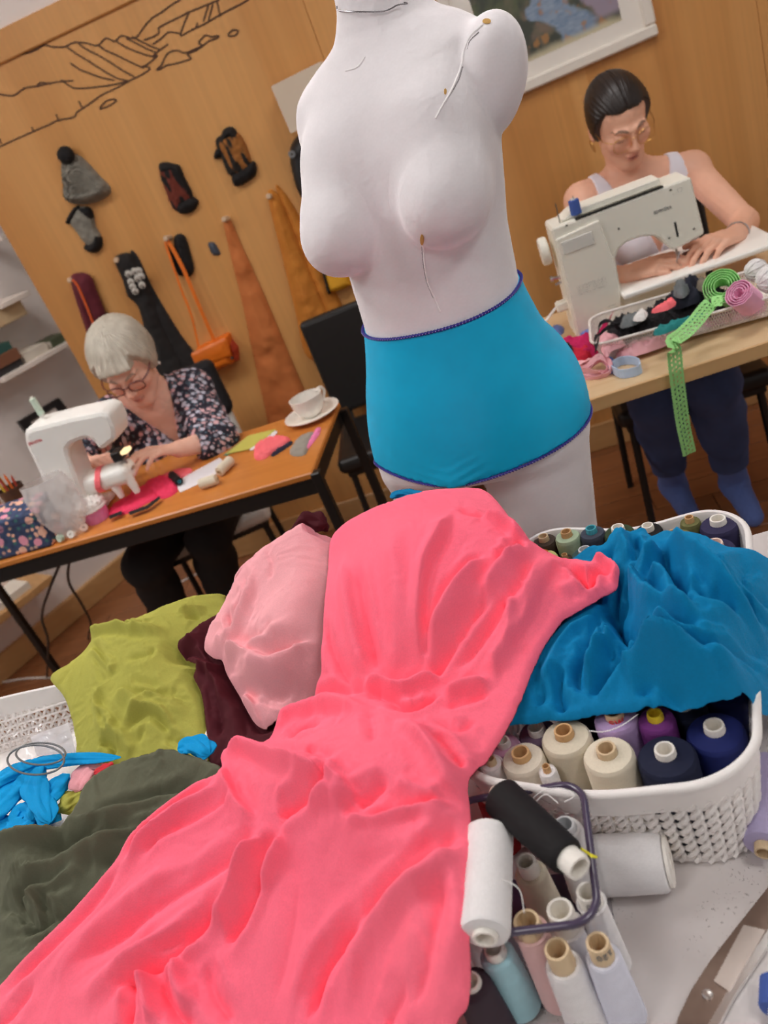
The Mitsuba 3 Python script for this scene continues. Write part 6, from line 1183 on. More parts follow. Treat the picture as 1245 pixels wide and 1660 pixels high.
def clump(name, pix, z0, hgt, m_, lab, cat_='fabric', seed=0, amp=.5, h=.005, f=60):
    """A crumpled piece of cloth on a table: outline in the photograph, its own folded height."""
    poly = sg.Polygon([pz(x, y, z0)[:2] for x, y in spline(pix, 60, closed=True)]).buffer(0)
    if poly.geom_type != 'Polygon': poly = max(poly.geoms, key=lambda q_: q_.area)
    L = poly.exterior.length; n = max(24, int(L / h)); b = np.array([poly.exterior.interpolate(i / n * L).coords[0] for i in range(n)]); x0, y0, x1, y1 = poly.bounds; hh = h * .8
    gx, gy = np.meshgrid(np.arange(x0, x1, hh), np.arange(y0, y1, hh)); gg = np.stack([gx.ravel(), gy.ravel()], 1) + rng.uniform(-.2, .2, (gx.size, 2)) * hh; gg = gg[shapely.contains_xy(poly.buffer(-hh * .5), gg[:, 0], gg[:, 1])]
    P = np.vstack([b, gg]); Tn = Delaunay(P).simplices; c = P[Tn].mean(1); Tn = Tn[shapely.contains_xy(poly, c[:, 0], c[:, 1])]; a_ = P[Tn]; fl_ = np.cross(a_[:, 1] - a_[:, 0], a_[:, 2] - a_[:, 0]) < 0; Tn[fl_] = Tn[fl_][:, ::-1]
    d = cKDTree(b).query(P)[0]; d[:n] = 0; e = np.clip(d / (hgt * .9), 0, 1); e = np.sqrt(e * (2 - e)); w1 = vfbm(np.column_stack([P * f, P[:, :1] * 0 + seed * 3.7]), 3, seed)
    z = z0 + .0012 + hgt * e * (1 - amp + amp * 2 * np.abs(w1 - .5) * 1.8); m2 = len(P)
    Ed = np.vstack([Tn[:, [0, 1]], Tn[:, [1, 2]], Tn[:, [2, 0]]]); key = np.sort(Ed, 1); _, inv, ct = np.unique(key, axis=0, return_inverse=True, return_counts=True); B = Ed[ct[inv.ravel()] == 1]
    S_ = np.vstack([np.stack([B[:, 1], B[:, 0], B[:, 0] + m2], 1), np.stack([B[:, 1], B[:, 0] + m2, B[:, 1] + m2], 1)])
    return obj(name, mk(np.vstack([np.column_stack([P, z]), np.column_stack([P, np.full(m2, z0 + .0004)])]), np.vstack([Tn, Tn[:, ::-1] + m2, S_])), m_, lab, cat_, smooth=60)
clump('cloth_scrap', [(412, 738), (416, 724), (434, 714), (456, 709), (470, 712), (466, 722), (446, 732), (430, 744), (416, 746)], TZ, .016, 'coral_cloth', 'crumpled coral pink cloth on the cafe table below the lime card', seed=2)
clump('trim_band', [(440, 738), (456, 726), (472, 716), (474, 720), (460, 730), (444, 740)], TZ, .006, 'navy_cloth', 'narrow navy trim along the crumpled coral cloth', 'trim', 3)
clump('cloth_scrap', [(470, 735), (476, 722), (490, 708), (510, 702), (504, 714), (500, 728), (494, 738), (478, 740)], TZ, .010, 'grey_cloth', 'grey cloth piece near the cup on the cafe table', seed=5); clump('trim_band', [(496, 726), (504, 712), (514, 696), (520, 694), (518, 704), (508, 718), (498, 730)], TZ, .007, 'pink_trim', 'pink trim along the grey cloth piece', 'trim', 6)
clump('cloth_scrap', [(176, 838), (184, 822), (206, 808), (224, 794), (244, 788), (258, 792), (256, 806), (232, 820), (204, 834)], TZ, .010, 'hot_pink_cloth', 'hot pink cloth piece in front of the white sewing machine', seed=7, amp=.4); clump('cloth_scrap', [(236, 788), (262, 774), (282, 778), (288, 796), (270, 808), (252, 806)], TZ, .016, 'hot_pink_cloth', 'hot pink gathered cloth beside the white paper', seed=8); clump('cloth_scrap', [(262, 778), (276, 766), (304, 760), (312, 764), (292, 776)], TZ, .008, 'coral_cloth', 'coral strip lying behind the white paper', seed=9)
sheet('black_tape', [(176, 836), (197, 828), (198, 833), (178, 841)], TZ + .0125, 'black_tape', 'short black tape on the hot pink cloth', 'tape'); sheet('black_tape', [(208, 830), (238, 819), (258, 804), (260, 808), (240, 824), (210, 835)], TZ + .0125, 'black_tape', 'longer bent black tape on the hot pink cloth', 'tape')
for lab, a, b_, r in (('cream thread spool lying on the white paper, nearer the table edge', (322, 786), (352, 776), .0135), ('cream thread spool lying at the right end of the white paper', (354, 766), (374, 746), .0135)):
    A, B = pz(*a, TZ + .0155), pz(*b_, TZ + .0155); spool(lab, A, A - B, r, np.linalg.norm(A - B) - .004, 'cream', 'core_card', rc=.006, stick=.003, taper=.97)
A, B = pz(279, 770, TZ + .013), pz(291, 781, TZ + .013); spool('small black bobbin of thread beside the hot pink cloth', B, B - A, .0105, np.linalg.norm(A - B), 'black', 'core_turq', rc=.0045, stick=.002, taper=.98)
# pink band over the free arm
ms = []; xa = xb + .058; th_ = np.linspace(-.3, 1.08, 24) * PI; cz, cy = zt - .022, .048
cpts = np.array([(xa + .006 * math.sin(a * 2), cy - .042 * math.cos(a), cz + .030 * math.sin(a)) for a in th_]); mm = ribbon(cpts, V(1, 0, 0), .016, .003); obj('pink_band', xf(mm, WMn), 'coral_cloth', 'coral pink band being sewn over the free arm of the white machine', 'band', smooth=40)
# pin pot, floral box, pencil pot, card, plastic bag
mat('pink_pot', srgb(216, 130, 180), .45); mat('pin_dome', srgb(232, 228, 224), .8)
pp = pz(158, 850, TZ + .0); k = thing('pin_pot', 'pink pot with a white pin cushion top, left of the hot pink cloth', 'pin cushion'); part(k, 'pot', at(lathe([(0, 0), (.030, 0), (.036, .034), (.036, .036), (.030, .036), (0, .036)], 28), pp[0], pp[1] + .03, TZ + .0006), 'pink_pot'); part(k, 'lid', at(lathe([(0, .0365), (.041, .0365), (.041, .041), (0, .041)], 28), pp[0], pp[1] + .03, TZ), 'pin_dome'); dm = trimesh.creation.icosphere(4, .039); v = dm.vertices; v[:, 2] *= .55; dm.vertices = v * (1 + .05 * (vfbm(v * 160, 2, 1) - .5))[:, None]; part(k, 'cushion', at(dm, pp[0], pp[1] + .03, TZ + .046), 'pin_dome', smooth=True)
pin = cat([at(trimesh.creation.icosphere(1, .0032), pp[0] + .039 * math.cos(a) * s_, pp[1] + .03 + .039 * math.sin(a) * s_, TZ + .0475 + .0215 * math.sqrt(max(0, 1 - s_ * s_)) ) for s_, n_ in ((.95, 16), (.75, 13), (.5, 9), (.2, 4)) for a in np.arange(n_) * 2 * PI / n_]); pk = part(k, 'pins', pin, 'machine_white'); tag(pk, 'rows of white pin heads', kind='stuff')
def floral(base, spots, sc, yax=1):
    def fn(p, n, uv):
        u, v_ = p.x * sc + p.y * sc * .37, p.z * sc + p.y * sc * .61
        a, b2, r_ = mikit.voronoi(u, v_); a2, b3, r2 = mikit.voronoi(u * 1.9 + 7, v_ * 1.9 + 3)
        c = mikit.mix(base, [x * 1.9 for x in base], mikit.noise(u * 3, v_ * 3, 1.0)); 
        k2 = mikit.smoothstep(.34, .26, a2) * mikit.smoothstep(.35, .4, r2); c = mikit.mix(c, mikit.mix(spots[1], spots[2], mikit.smoothstep(.6, .7, r2)), k2)
        k1 = mikit.smoothstep(.40, .33, a) * mikit.smoothstep(.30, .34, r_); return mikit.mix(c, mikit.mix(spots[0], spots[1], mikit.smoothstep(.72, .78, r_)), k1)
    return fn
mat('floral_box', floral(srgb(44, 56, 84), (srgb(226, 152, 172), srgb(236, 184, 160), srgb(60, 110, 108)), 34), .75)
FBR, FBL = pz(86, 886, TZ), pz(-30, 918, TZ); fu_ = (FBR - FBL) / np.linalg.norm(FBR - FBL); FBM = frame(FBL, fu_, z=V(0, 0, 1)); wq = np.linalg.norm(FBR - FBL)
k = thing('fabric_box', 'navy box covered in pink floral fabric at the left end of the cafe table', 'box'); part(k, 'body', xf(rbox(0, wq, 0, .13, .001, .105, .008), FBM), 'floral_box'); part(k, 'lid_seam', xf(bbox(.002, wq - .002, -.0006, .002, .082, .0835, .0004), FBM), 'navy_cloth')
mat('pot_dark', srgb(70, 52, 44), .35); mat('pencil_orange', srgb(214, 104, 40), .6); mat('pencil_yellow', srgb(214, 176, 60), .6); mat('pencil_red', srgb(160, 60, 44), .6)
pp = pz(40, 838, TZ); pp = V(pp[0] - .01, pp[1] + .05, TZ); k = thing('pencil_pot', 'dark pot of orange and yellow pencils at the left edge behind the floral box', 'pot'); part(k, 'pot', at(lathe([(0, .001), (.034, .001), (.037, .085), (.035, .085), (.032, .006), (0, .006)], 24), *pp), 'pot_dark')
for i in range(6):
    a = i * 2.4; r_ = .006 + .022 * (i % 3) / 2; b0 = pp + V(r_ * math.cos(a) * .7, r_ * math.sin(a) * .7, .008); e0 = pp + V(r_ * 1.25 * math.cos(a), r_ * 1.25 * math.sin(a), .11 + .02 * ((i * 7) % 5) / 5)
    pkk = obj('pencil', cat([tube([b0, e0], .0038, 6), tube([e0, e0 + (e0 - b0) / np.linalg.norm(e0 - b0) * .012], [.0038, .0006], 6)]), ('pencil_orange', 'pencil_yellow', 'pencil_red')[i % 3], ('orange pencil in the dark pot, nearest its middle', 'yellow pencil in the dark pot, the one standing more upright', 'dark red pencil leaning out of the dark pot', 'orange pencil in the dark pot with the yellow ones beside it', 'yellow pencil leaning outwards in the dark pot', 'dark red pencil at the rim of the dark pot')[i], 'pencil', 'pencils in the dark pot')
PB = pz(6, 842, TZ); obj('card_box', bbox(PB[0] - .12, PB[0] + .0, PB[1] + .03, PB[1] + .06, TZ + .001, TZ + .11, .003), 'shade_cloth', 'cream card standing behind the floral box', 'card', smooth=False)
scene['haze_film'] = {'type': 'blendbsdf', 'weight': .5, 'a': {'type': 'thindielectric', 'int_ior': 1.3}, 'b': {'type': 'twosided', 'bsdf': {'type': 'roughplastic', 'diffuse_reflectance': rgb(srgb(240, 236, 234)), 'alpha': .2}}}
k = thing('plastic_bag', 'milky plastic bag of small items hanging in front of the white sewing machine', 'bag')
def sack(P0, w, d, h, seed):
    u = np.linspace(0, 2 * PI, 56, endpoint=False); t = np.linspace(0, 1, 26); rings = []
    for z in t:
        rad = (.30 + .75 * np.sin(min(z * 1.25, 1.0) * PI * .5 + 0) * (1 - .55 * z)) * (1 + .0 * z); x = np.cos(u) * w * rad; y = np.sin(u) * d * rad; q = np.column_stack([x, y, np.full(56, z * h)]); q[:, :2] *= 1 + .35 * (vfbm(q * V(60, 60, 30), 3, seed)[:, None] - .5); rings.append(q + P0)
    R = np.array(rings); i, j = np.meshgrid(np.arange(25), np.arange(56), indexing='ij'); kk = (j + 1) % 56; Q = np.stack([i * 56 + j, i * 56 + kk, (i + 1) * 56 + kk, (i + 1) * 56 + j], -1).reshape(-1, 4); return mk(R.reshape(-1, 3), np.vstack([Q[:, [0, 1, 2]], Q[:, [0, 2, 3]]]))
bp_ = WMn[:3, :3] @ V(.075, -.05, .002) + WMn[:3, 3]; part(k, 'film', sack(bp_, .085, .042, .165, 4), 'haze_film', smooth=True)
for i, (dx, dy, c_) in enumerate(((-.03, -.01, 'thread_palegreen'), (.0, -.015, 'core_white'), (.03, -.005, 'core_pinkish'), (-.01, .01, 'chrome'))):
    obj('bobbin', xf(lathe([(.003, 0), (.010, 0), (.010, .0012), (.006, .0014), (.006, .0088), (.010, .009), (.010, .0102), (.003, .0102), (.003, 0)], 18, cap=False), zframe(bp_ + V(dx, dy, .011), V(.5 * (i - 1.5), -1, .3))), c_, ('pale green bobbin in the milky plastic bag', 'white bobbin in the milky plastic bag', 'pinkish bobbin in the milky plastic bag', 'shiny metal bobbin in the milky plastic bag')[i], 'bobbin')
def nrm_v(v): return v / np.linalg.norm(v)
# --- mesh tray of trimmings on the pale table
mat('tray_white', srgb(230, 224, 218), .4)
TA, TB = pz(975, 586, TZ + .012), pz(1250, 512, TZ + .012); TU = (TB - TA) / np.linalg.norm(TB - TA); TVv = V(-TU[1], TU[0], 0); TMx = frame(TA, TU, z=V(0, 0, 1)); tw, td, th = .40, .17, .044
tw = float(np.linalg.norm(TB - TA)) + .06
k = thing('mesh_tray', 'white metal mesh tray heaped with trimmings on the pale table', 'tray')
q, nn, L = rr_path(tw, td, .025, 160); q = q + V(tw / 2, td / 2 + .0)[None, :2]
part(k, 'rim', xf(tube(np.column_stack([q + nn * .012, np.full(160, th)]), .0032, 8, closed=True), TMx), 'tray_white', smooth=True)
part(k, 'floor', xf(prism(sg.Polygon(q - nn * .004), .0, .002), TMx), 'tray_white', smooth=False)
wires = []
nq = int(L / .0052); q2, n2, _ = rr_path(tw, td, .025, nq); q2 = q2 + V(tw / 2, td / 2)[None, :2]
for i in range(nq):
    for s_ in (3, -3):
        j = (i + s_) % nq; wires.append(np.array([[*(q2[i] - n2[i] * .003), .001], [*((q2[i] + q2[j]) / 2 + (n2[i] + n2[j]) / 2 * .0045), th * .5], [*(q2[j] + n2[j] * .012), th]]))
mk_ = part(k, 'mesh', xf(cat([tube(w, .0009, 4, cap=False) for w in wires]), TMx), 'tray_white', smooth=True); tag(mk_, 'fine diamond mesh of white wires', kind='stuff')
for (x, y) in ((.02, .012), (tw - .05, .012), (.02, td - .012), (tw - .05, td - .012)): part(k, 'foot', xf(bbox(x - .006, x + .006, y - .003, y + .003, -.011, .0, .001), TMx), 'tray_white', smooth=False)
tp = lambda x, y, z=0.0: TMx[:3, :3] @ V(x, y, z) + TMx[:3, 3]
for nm, c in dict(trim_black=(24, 23, 28), trim_navy=(28, 32, 48), trim_grey=(110, 116, 118), trim_pink=(236, 176, 184), trim_teal=(30, 130, 130), trim_white=(228, 226, 224), lace_green=(160, 226, 140), trim_magenta=(196, 24, 92), trim_blue=(108, 130, 196), trim_pale_blue=(186, 206, 234), trim_taupe=(120, 112, 98), trim_red=(206, 30, 60), roll_pink=(240, 178, 210)).items(): mat(nm, yarn(srgb(*c), [x * .82 for x in srgb(*c)], .6), .85, sheen=.3)
def tangle(name, pix, zs, w, m_, lab, seed, loops=1):
    """A bundle of folded ribbon."""
    base = np.array([pz(x, y, TZ + z) for (x, y), z in zip(pix, zs)]); k = thing(name, lab, 'trimming'); r_ = np.random.default_rng(seed)
    for i in range(loops):
        c = spline(base + r_.uniform(-.012, .012, base.shape) * (i > 0), 40); t_ = np.linspace(0, 1, len(c)); ang = r_.uniform(0, 6) + t_ * r_.uniform(3, 9); sd = np.column_stack([np.cos(ang) * .5 + .3, np.sin(ang) * .5, np.sin(ang * 1.3) * .9]); c = c + (vfbm(c * 30 + i * 3, 2, seed + i)[:, None] - .5) * V(.012, .012, .016)
        part(k, 'band', ribbon(c, sd, w, .0012), m_, smooth=50)
    return k
def tuft(name, pix, z, hgt, m_, lab, seed): return clump(name, pix, TZ + z, hgt, m_, lab, 'trimming', seed, .55, .005, 75)
tuft('trim_bundle', [(990, 556), (986, 540), (1010, 528), (1044, 518), (1080, 502), (1110, 492), (1140, 486), (1148, 500), (1110, 522), (1064, 540), (1020, 556)], .030, .050, 'trim_black', 'heap of black elastic trimmings in the mesh tray', 12)
tuft('trim_bundle', [(1084, 490), (1100, 474), (1124, 462), (1142, 466), (1144, 484), (1118, 496), (1096, 502)], .062, .040, 'trim_navy', 'navy trimming bundle on top of the black ones in the mesh tray', 13); tuft('trim_bundle', [(1092, 480), (1098, 464), (1112, 460), (1118, 472), (1108, 484)], .085, .03, 'trim_grey', 'grey trimming tuft behind the navy bundle', 14); tuft('trim_bundle', [(1006, 532), (1010, 520), (1028, 512), (1050, 508), (1044, 520), (1022, 530)], .07, .018, 'trim_grey', 'grey trimming tuft at the left of the mesh tray', 15)
tuft('trim_bundle', [(1130, 470), (1134, 456), (1150, 458), (1150, 474)], .085, .022, 'trim_taupe', 'taupe trimming tuft left of the green lace roll', 16); tuft('trim_bundle', [(1056, 508), (1076, 496), (1090, 486), (1096, 494), (1080, 504)], .082, .016, 'coral_cloth', 'coral pink trimming peeping out of the black heap', 17); tuft('trim_bundle', [(1026, 520), (1040, 506), (1050, 508), (1044, 520)], .082, .014, 'trim_white', 'white trimming tuft in the mesh tray', 18)
tuft('trim_bundle', [(1060, 540), (1090, 526), (1130, 512), (1150, 500), (1150, 508), (1110, 528), (1070, 544)], .055, .014, 'trim_teal', 'teal trimming along the near side of the mesh tray', 19); tuft('trim_bundle', [(1120, 520), (1150, 490), (1180, 480), (1196, 478), (1180, 496), (1150, 514)], .05, .035, 'trim_black', 'black net trimming between the green lace and the pink roll', 20); tuft('trim_bundle', [(974, 568), (972, 552), (984, 544), (1006, 552), (1014, 560), (992, 570), (984, 580)], .036, .022, 'trim_pink', 'pale pink trimming in the left corner of the mesh tray', 21)
tuft('trim_bundle', [(1140, 520), (1180, 505), (1215, 498), (1238, 490), (1238, 506), (1190, 522), (1150, 530)], .015, .035, 'roll_pink', 'pink trimmings seen through the mesh at the right of the tray', 22); tuft('trim_bundle', [(1000, 575), (1040, 562), (1080, 550), (1090, 556), (1050, 572), (1010, 582)], .012, .03, 'trim_pink', 'pale pink trimmings seen through the mesh at the left of the tray', 23)
tangle('ribbon_tangle', [(966, 572), (964, 552), (974, 538), (990, 526), (1004, 530)], (.05, .075, .075, .08, .06), .008, 'trim_black', 'narrow black tape looping over the left end of the mesh tray', 31, 2)
# lace roll with its tail over the table edge
def roll(name, p, axis, r, w, m_, lab, ri=.35, turns=5):
    k = thing(name, lab, 'roll of lace'); M = zframe(p, axis); a = np.linspace(0, turns * 2 * PI, turns * 36); rr_ = np.linspace(r * ri, r, len(a)); c = np.column_stack([rr_ * np.cos(a), rr_ * np.sin(a), 0 * a]); part(k, 'winding', xf(ribbon(c, V(0, 0, 1), w + .002 * np.sin(a * 9), .0016), M), m_, smooth=60); return k, M
lr, LRM = roll('lace_roll', pz(1172, 468, TZ + .083), V(-.35, -.6, .72), .040, .034, 'lace_green', 'roll of bright green lace in the mesh tray with its tail hanging over the table')
t0 = pz(1150, 494, TZ + .085); edge_ = RT(.28, .02, 0)
tail_px = [(1172, 486, TZ + .094), (1150, 494, TZ + .088), (1128, 520, TZ + .080), (1108, 540, TZ + .072)]
tl = [pz(*q_) for q_ in tail_px]; e1 = pz(1092, 552, TZ + .078); nf = pplane(1093, 560, RT(0, -.012), RT_V)
low = [pplane(x, y, RT(0, -.016), RT_V) for x, y in ((1093, 566), (1096, 600), (1101, 640), (1108, 690), (1118, 736))]
c = spline(tl + [e1] + low, 90); t__ = np.gradient(c, axis=0); sd = np.cross(t__, nrm_v(V(.05, -.62, .78))); sd /= np.linalg.norm(sd, axis=1, keepdims=True) + 1e-9; sd *= np.sign(sd @ RT_U)[:, None]
def lace_band(c, sd, w):
    """Band with scalloped edges and rows of holes."""
    n = len(c); s = np.concatenate([[0], np.cumsum(np.linalg.norm(np.diff(c, axis=0), axis=1))]); tot = s[-1]; nu = int(tot / .0016); u = np.linspace(0, tot, nu); C = np.stack([np.interp(u, s, c[:, k]) for k in range(3)], 1); S = np.stack([np.interp(u, s, sd[:, k]) for k in range(3)], 1); S /= np.linalg.norm(S, axis=1, keepdims=True); nv = 20; vv = np.linspace(-.5, .5, nv)
    W_ = w * (1 + .05 * np.sin(u / .007 * 2 * PI))[:, None]; P = C[:, None] + S[:, None] * (vv[None, :] * W_)[..., None]; i, j = np.meshgrid(np.arange(nu - 1), np.arange(nv - 1), indexing='ij')
    hole = np.zeros((nu - 1, nv - 1), bool)
    for r0, sp, ph, hl, hw in ((4, .0105, 0, .0045, 1), (9, .0105, .5, .005, 1), (14, .0105, 0, .0045, 1), (6, .0105, .25, .0025, 0), (12, .0105, .75, .0025, 0)):
        inn = ((u[:-1] / sp + ph) % 1) * sp < hl; hole[inn, r0:r0 + hw + 1] = True
    ok = ~hole; Q = np.stack([i * nv + j, (i + 1) * nv + j, (i + 1) * nv + j + 1, i * nv + j + 1], -1)[ok]; F = np.vstack([Q[:, [0, 1, 2]], Q[:, [0, 2, 3]]]); nrm = np.cross(np.gradient(C, axis=0), S); nrm /= np.linalg.norm(nrm, axis=1, keepdims=True)
    P2 = P - (nrm * .0008)[:, None]; v = np.vstack([P.reshape(-1, 3), P2.reshape(-1, 3)]); m = nu * nv; Ed = np.vstack([F[:, [0, 1]], F[:, [1, 2]], F[:, [2, 0]]]); key = np.sort(Ed, 1); _, inv, ct = np.unique(key, axis=0, return_inverse=True, return_counts=True); B = Ed[ct[inv.ravel()] == 1]
    return mk(v, np.vstack([F, F[:, ::-1] + m, np.stack([B[:, 1], B[:, 0], B[:, 0] + m], 1), np.stack([B[:, 1], B[:, 0] + m, B[:, 1] + m], 1)]))
part(lr, 'tail', lace_band(c, sd, .030), 'lace_green', smooth=40)
roll('lace_roll', pz(1207, 482, TZ + .070), V(-.6, -.3, .74), .030, .05, 'roll_pink', 'roll of pink elastic lace beside the green lace in the mesh tray', .3, 4)
for lab, px, py, z, r in (('ball of white yarn, left of two at the right edge', 1226, 438, .085, .022), ('ball of white yarn cut off by the right edge', 1250, 452, .075, .028)):
    k = thing('yarn_ball', lab, 'yarn'); p = pz(px, py, TZ + z); b = trimesh.creation.icosphere(4, r); v = b.vertices; b.vertices = v * (1 + .03 * np.sin(v[:, [0]] / r * 9 + v[:, [2]] / r * 5)); part(k, 'ball', at(b, *p), 'thread_white', smooth=True)
    part(k, 'winding', cat([tube(p + np.column_stack([np.cos(a_) * r * 1.01, np.sin(a_) * r * 1.01 * math.cos(t_), np.sin(a_) * r * 1.01 * math.sin(t_)]), .0022, 5, closed=True) for t_ in (.2, .7, 1.3, 2.0, 2.6) for a_ in [np.arange(32) * 2 * PI / 32]]), 'thread_white', smooth=True)
# scraps left of the tray
clump('cloth_scrap', [(900, 572), (912, 560), (940, 552), (968, 548), (980, 556), (972, 574), (950, 582), (918, 584)], TZ, .030, 'trim_magenta', 'magenta fabric heap left of the mesh tray', seed=41); tangle('ribbon_tangle', [(956, 556), (972, 536), (984, 520), (992, 508)], (.03, .05, .07, .09), .012, 'trim_magenta', 'magenta ribbon standing up from the heap', 43); clump('trim_bundle', [(936, 548), (944, 534), (960, 524), (974, 524), (970, 538), (952, 550)], TZ, .030, 'trim_blue', 'periwinkle blue trimming behind the magenta fabric', 'trimming', 44); clump('trim_bundle', [(892, 540), (902, 532), (914, 532), (912, 542), (898, 546)], TZ, .02, 'trim_blue', 'small blue trimming beside the turquoise shorts', 'trimming', 45)
clump('trim_bundle', [(914, 584), (930, 574), (956, 570), (960, 578), (936, 588)], TZ + .002, .030, 'trim_red', 'red tape tangled in front of the magenta fabric', 'trimming', 46); tangle('ribbon_tangle', [(915, 600), (930, 590), (955, 594), (972, 584), (985, 590), (978, 604), (950, 604), (930, 610)], (.012, .018, .02, .03, .02, .01, .012, .006), .014, 'trim_pink', 'pale pink elastic strips tangled at the near left corner of the pale table', 47, 4); tangle('ribbon_tangle', [(905, 562), (918, 556), (928, 566), (920, 578)], (.03, .035, .03, .02), .007, 'trim_black', 'black tape loop lying on the magenta fabric', 48, 2)
cc = [pz(x, y, TZ + .011) for x, y in ((994, 594), (1004, 586), (1022, 584), (1036, 588), (1038, 598), (1024, 604), (1006, 606), (994, 600))]; obj('ribbon_ring', ribbon(np.vstack([spline(cc, 48, closed=True), cc[:1]]), UPZ, .020, .002), 'trim_pale_blue', 'pale blue elastic ring standing by the near edge under the mesh tray', 'ribbon', smooth=60); obj('ribbon_ring', ribbon(spline([pz(x, y, TZ + .010) for x, y in ((984, 590), (990, 584), (996, 590), (990, 600), (985, 596))], 30), UPZ, .017, .002), 'trim_blue', 'small blue elastic loop left of the pale blue ring', 'ribbon', smooth=60)
# ================================================================ the two women
def nrm(v): v = np.asarray(v, float); return v / (np.linalg.norm(v) + 1e-12)
def head_frame(c, fwd, roll=0.0):
    """x = its right, y = face direction, z = crown."""
    y = nrm(fwd); x = nrm(np.cross(y, UPZ)); z = np.cross(x, y); 
    cr, sr = math.cos(roll), math.sin(roll); x, z = x * cr + z * sr, z * cr - x * sr
    m = np.eye(4); m[:3, 0], m[:3, 1], m[:3, 2], m[:3, 3] = x, y, z, c; return m
def head_sdf(q):
    """Head in its own frame, about 0.22 m from chin to crown, origin between the ears at eye height (+.01)."""
    d = ellip(q, (0, -.014, .036), (.073, .092, .080))
    d = smin(d, ellip(q, (0, .026, -.036), (.054, .062, .077)), .035)
    d = smin(d, ellip(q, (0, .066, -.094), (.020, .018, .017)), .032)
    for s in (-1, 1):
        d = smin(d, ellip(q, (s * .040, .056, -.020), (.022, .022, .020)), .024)
        d = smin(d, capsule(q, (s * .042, .018, -.062), (s * .018, .066, -.094), .016, .011), .028)
        d = smin(d, capsule(q, (s * .013, .086, .026), (s * .040, .074, .027), .007, .004), .016)
        d = smax(d, -ellip(q, (s * .031, .103, .006), (.018, .022, .012)), .012)
        d = smin(d, ellip(q, (s * .031, .0735, .0065), (.0140, .0125, .0118)), .003)
        d = smin(d, capsule(q, (s * .020, .0845, .0035), (s * .042, .0785, .0035), .0024, .0020), .0025)           # lid edge
        e = ellip(q, (s * .0755, -.010, -.006), (.0075, .019, .031)); e = smax(e, -ellip(q, (s * .083, -.004, -.004), (.007, .010, .018)), .004); d = smin(d, e, .006)
        d = smin(d, ellip(q, (s * .0105, .0945, -.0265), (.0075, .010, .0070)), .006)
    d = smin(d, capsule(q, (0, .086, .020), (0, .106, -.022), .0062, .0092), .010)
    d = smax(d, -ellip(q, (0, .104, -.0405), (.0035, .01, .005)), .005)
    d = smin(d, ellip(q, (0, .0855, -.0535), (.020, .0105, .0052)), .005); d = smin(d, ellip(q, (0, .0845, -.0640), (.0175, .0105, .0066)), .005)
    d = smax(d, -capsule(q, (-.02, .0965, -.0588), (.02, .0965, -.0588), .0012), .0025)
    return d
def finger(base, d, n, L, r, curl):
    """Round-cone chain: starts at base along d, bending towards n."""
    out = []; p = np.asarray(base, float); d = nrm(d); n = nrm(n - d * (n @ d)); a = curl[0]
    for i, l in enumerate(L):
        dd = d * math.cos(a) + n * math.sin(a); e = p + dd * l; out.append((p, e, r * (1 - .12 * i), r * (1 - .12 * (i + 1)))); p = e; a += curl[min(i + 1, 2)]
    return out
def hand_prims(wrist, d, palm_n, side, curl=(.35, .5, .4), sc=1.0, spread=.1, thumb=(.6, .5)):
    """d: wrist to knuckles; palm_n: out of the palm; side: +1 thumb on the side cross(d, palm_n)."""
    d = nrm(d); pn = nrm(palm_n - d * (palm_n @ d)); s = np.cross(d, pn) * side; W = np.asarray(wrist, float); pal, fin = [], []
    for i, (off, ln, L) in enumerate(((.026, .082, (.040, .024, .019)), (.009, .086, (.044, .027, .020)), (-.008, .083, (.040, .025, .019)), (-.024, .074, (.031, .019, .017)))):
        k = W + (d * ln + s * off) * sc; pal.append((W + (d * .012 + s * off * .62) * sc, k, .0125 * sc, .0100 * sc))
        fin.append(finger(k, d + s * off * spread * 10, pn, [x * sc for x in L], (.0088, .0090, .0086, .0076)[i] * sc, [curl[0] + .06 * i, curl[1] + .03 * i, curl[2]]))
    t0 = W + (d * .026 + s * .022) * sc; td = nrm(d * math.cos(thumb[0]) + s * math.sin(thumb[0]) + pn * .25); t1 = t0 + td * .040 * sc; td2 = nrm(td + d * .35 + pn * .1); t2 = t1 + td2 * .031 * sc; td3 = nrm(td2 + d * .2); t3 = t2 + td3 * .024 * sc
    fin.append([(t0, t1, .0125 * sc, .0100 * sc), (t1, t2, .0096 * sc, .0086 * sc), (t2, t3, .0084 * sc, .0070 * sc)]); return pal, fin
def hand_sdf(P, H):
    pal, fin = H; d = np.full(len(P), 9.0)
    for a in pal: d = smin(d, capsule(P, *a), .010)
    for f in fin:
        g = np.full(len(P), 9.0)
        for a in f: g = smin(g, capsule(P, *a), .003)
        d = smin(d, g, .005)
    return d
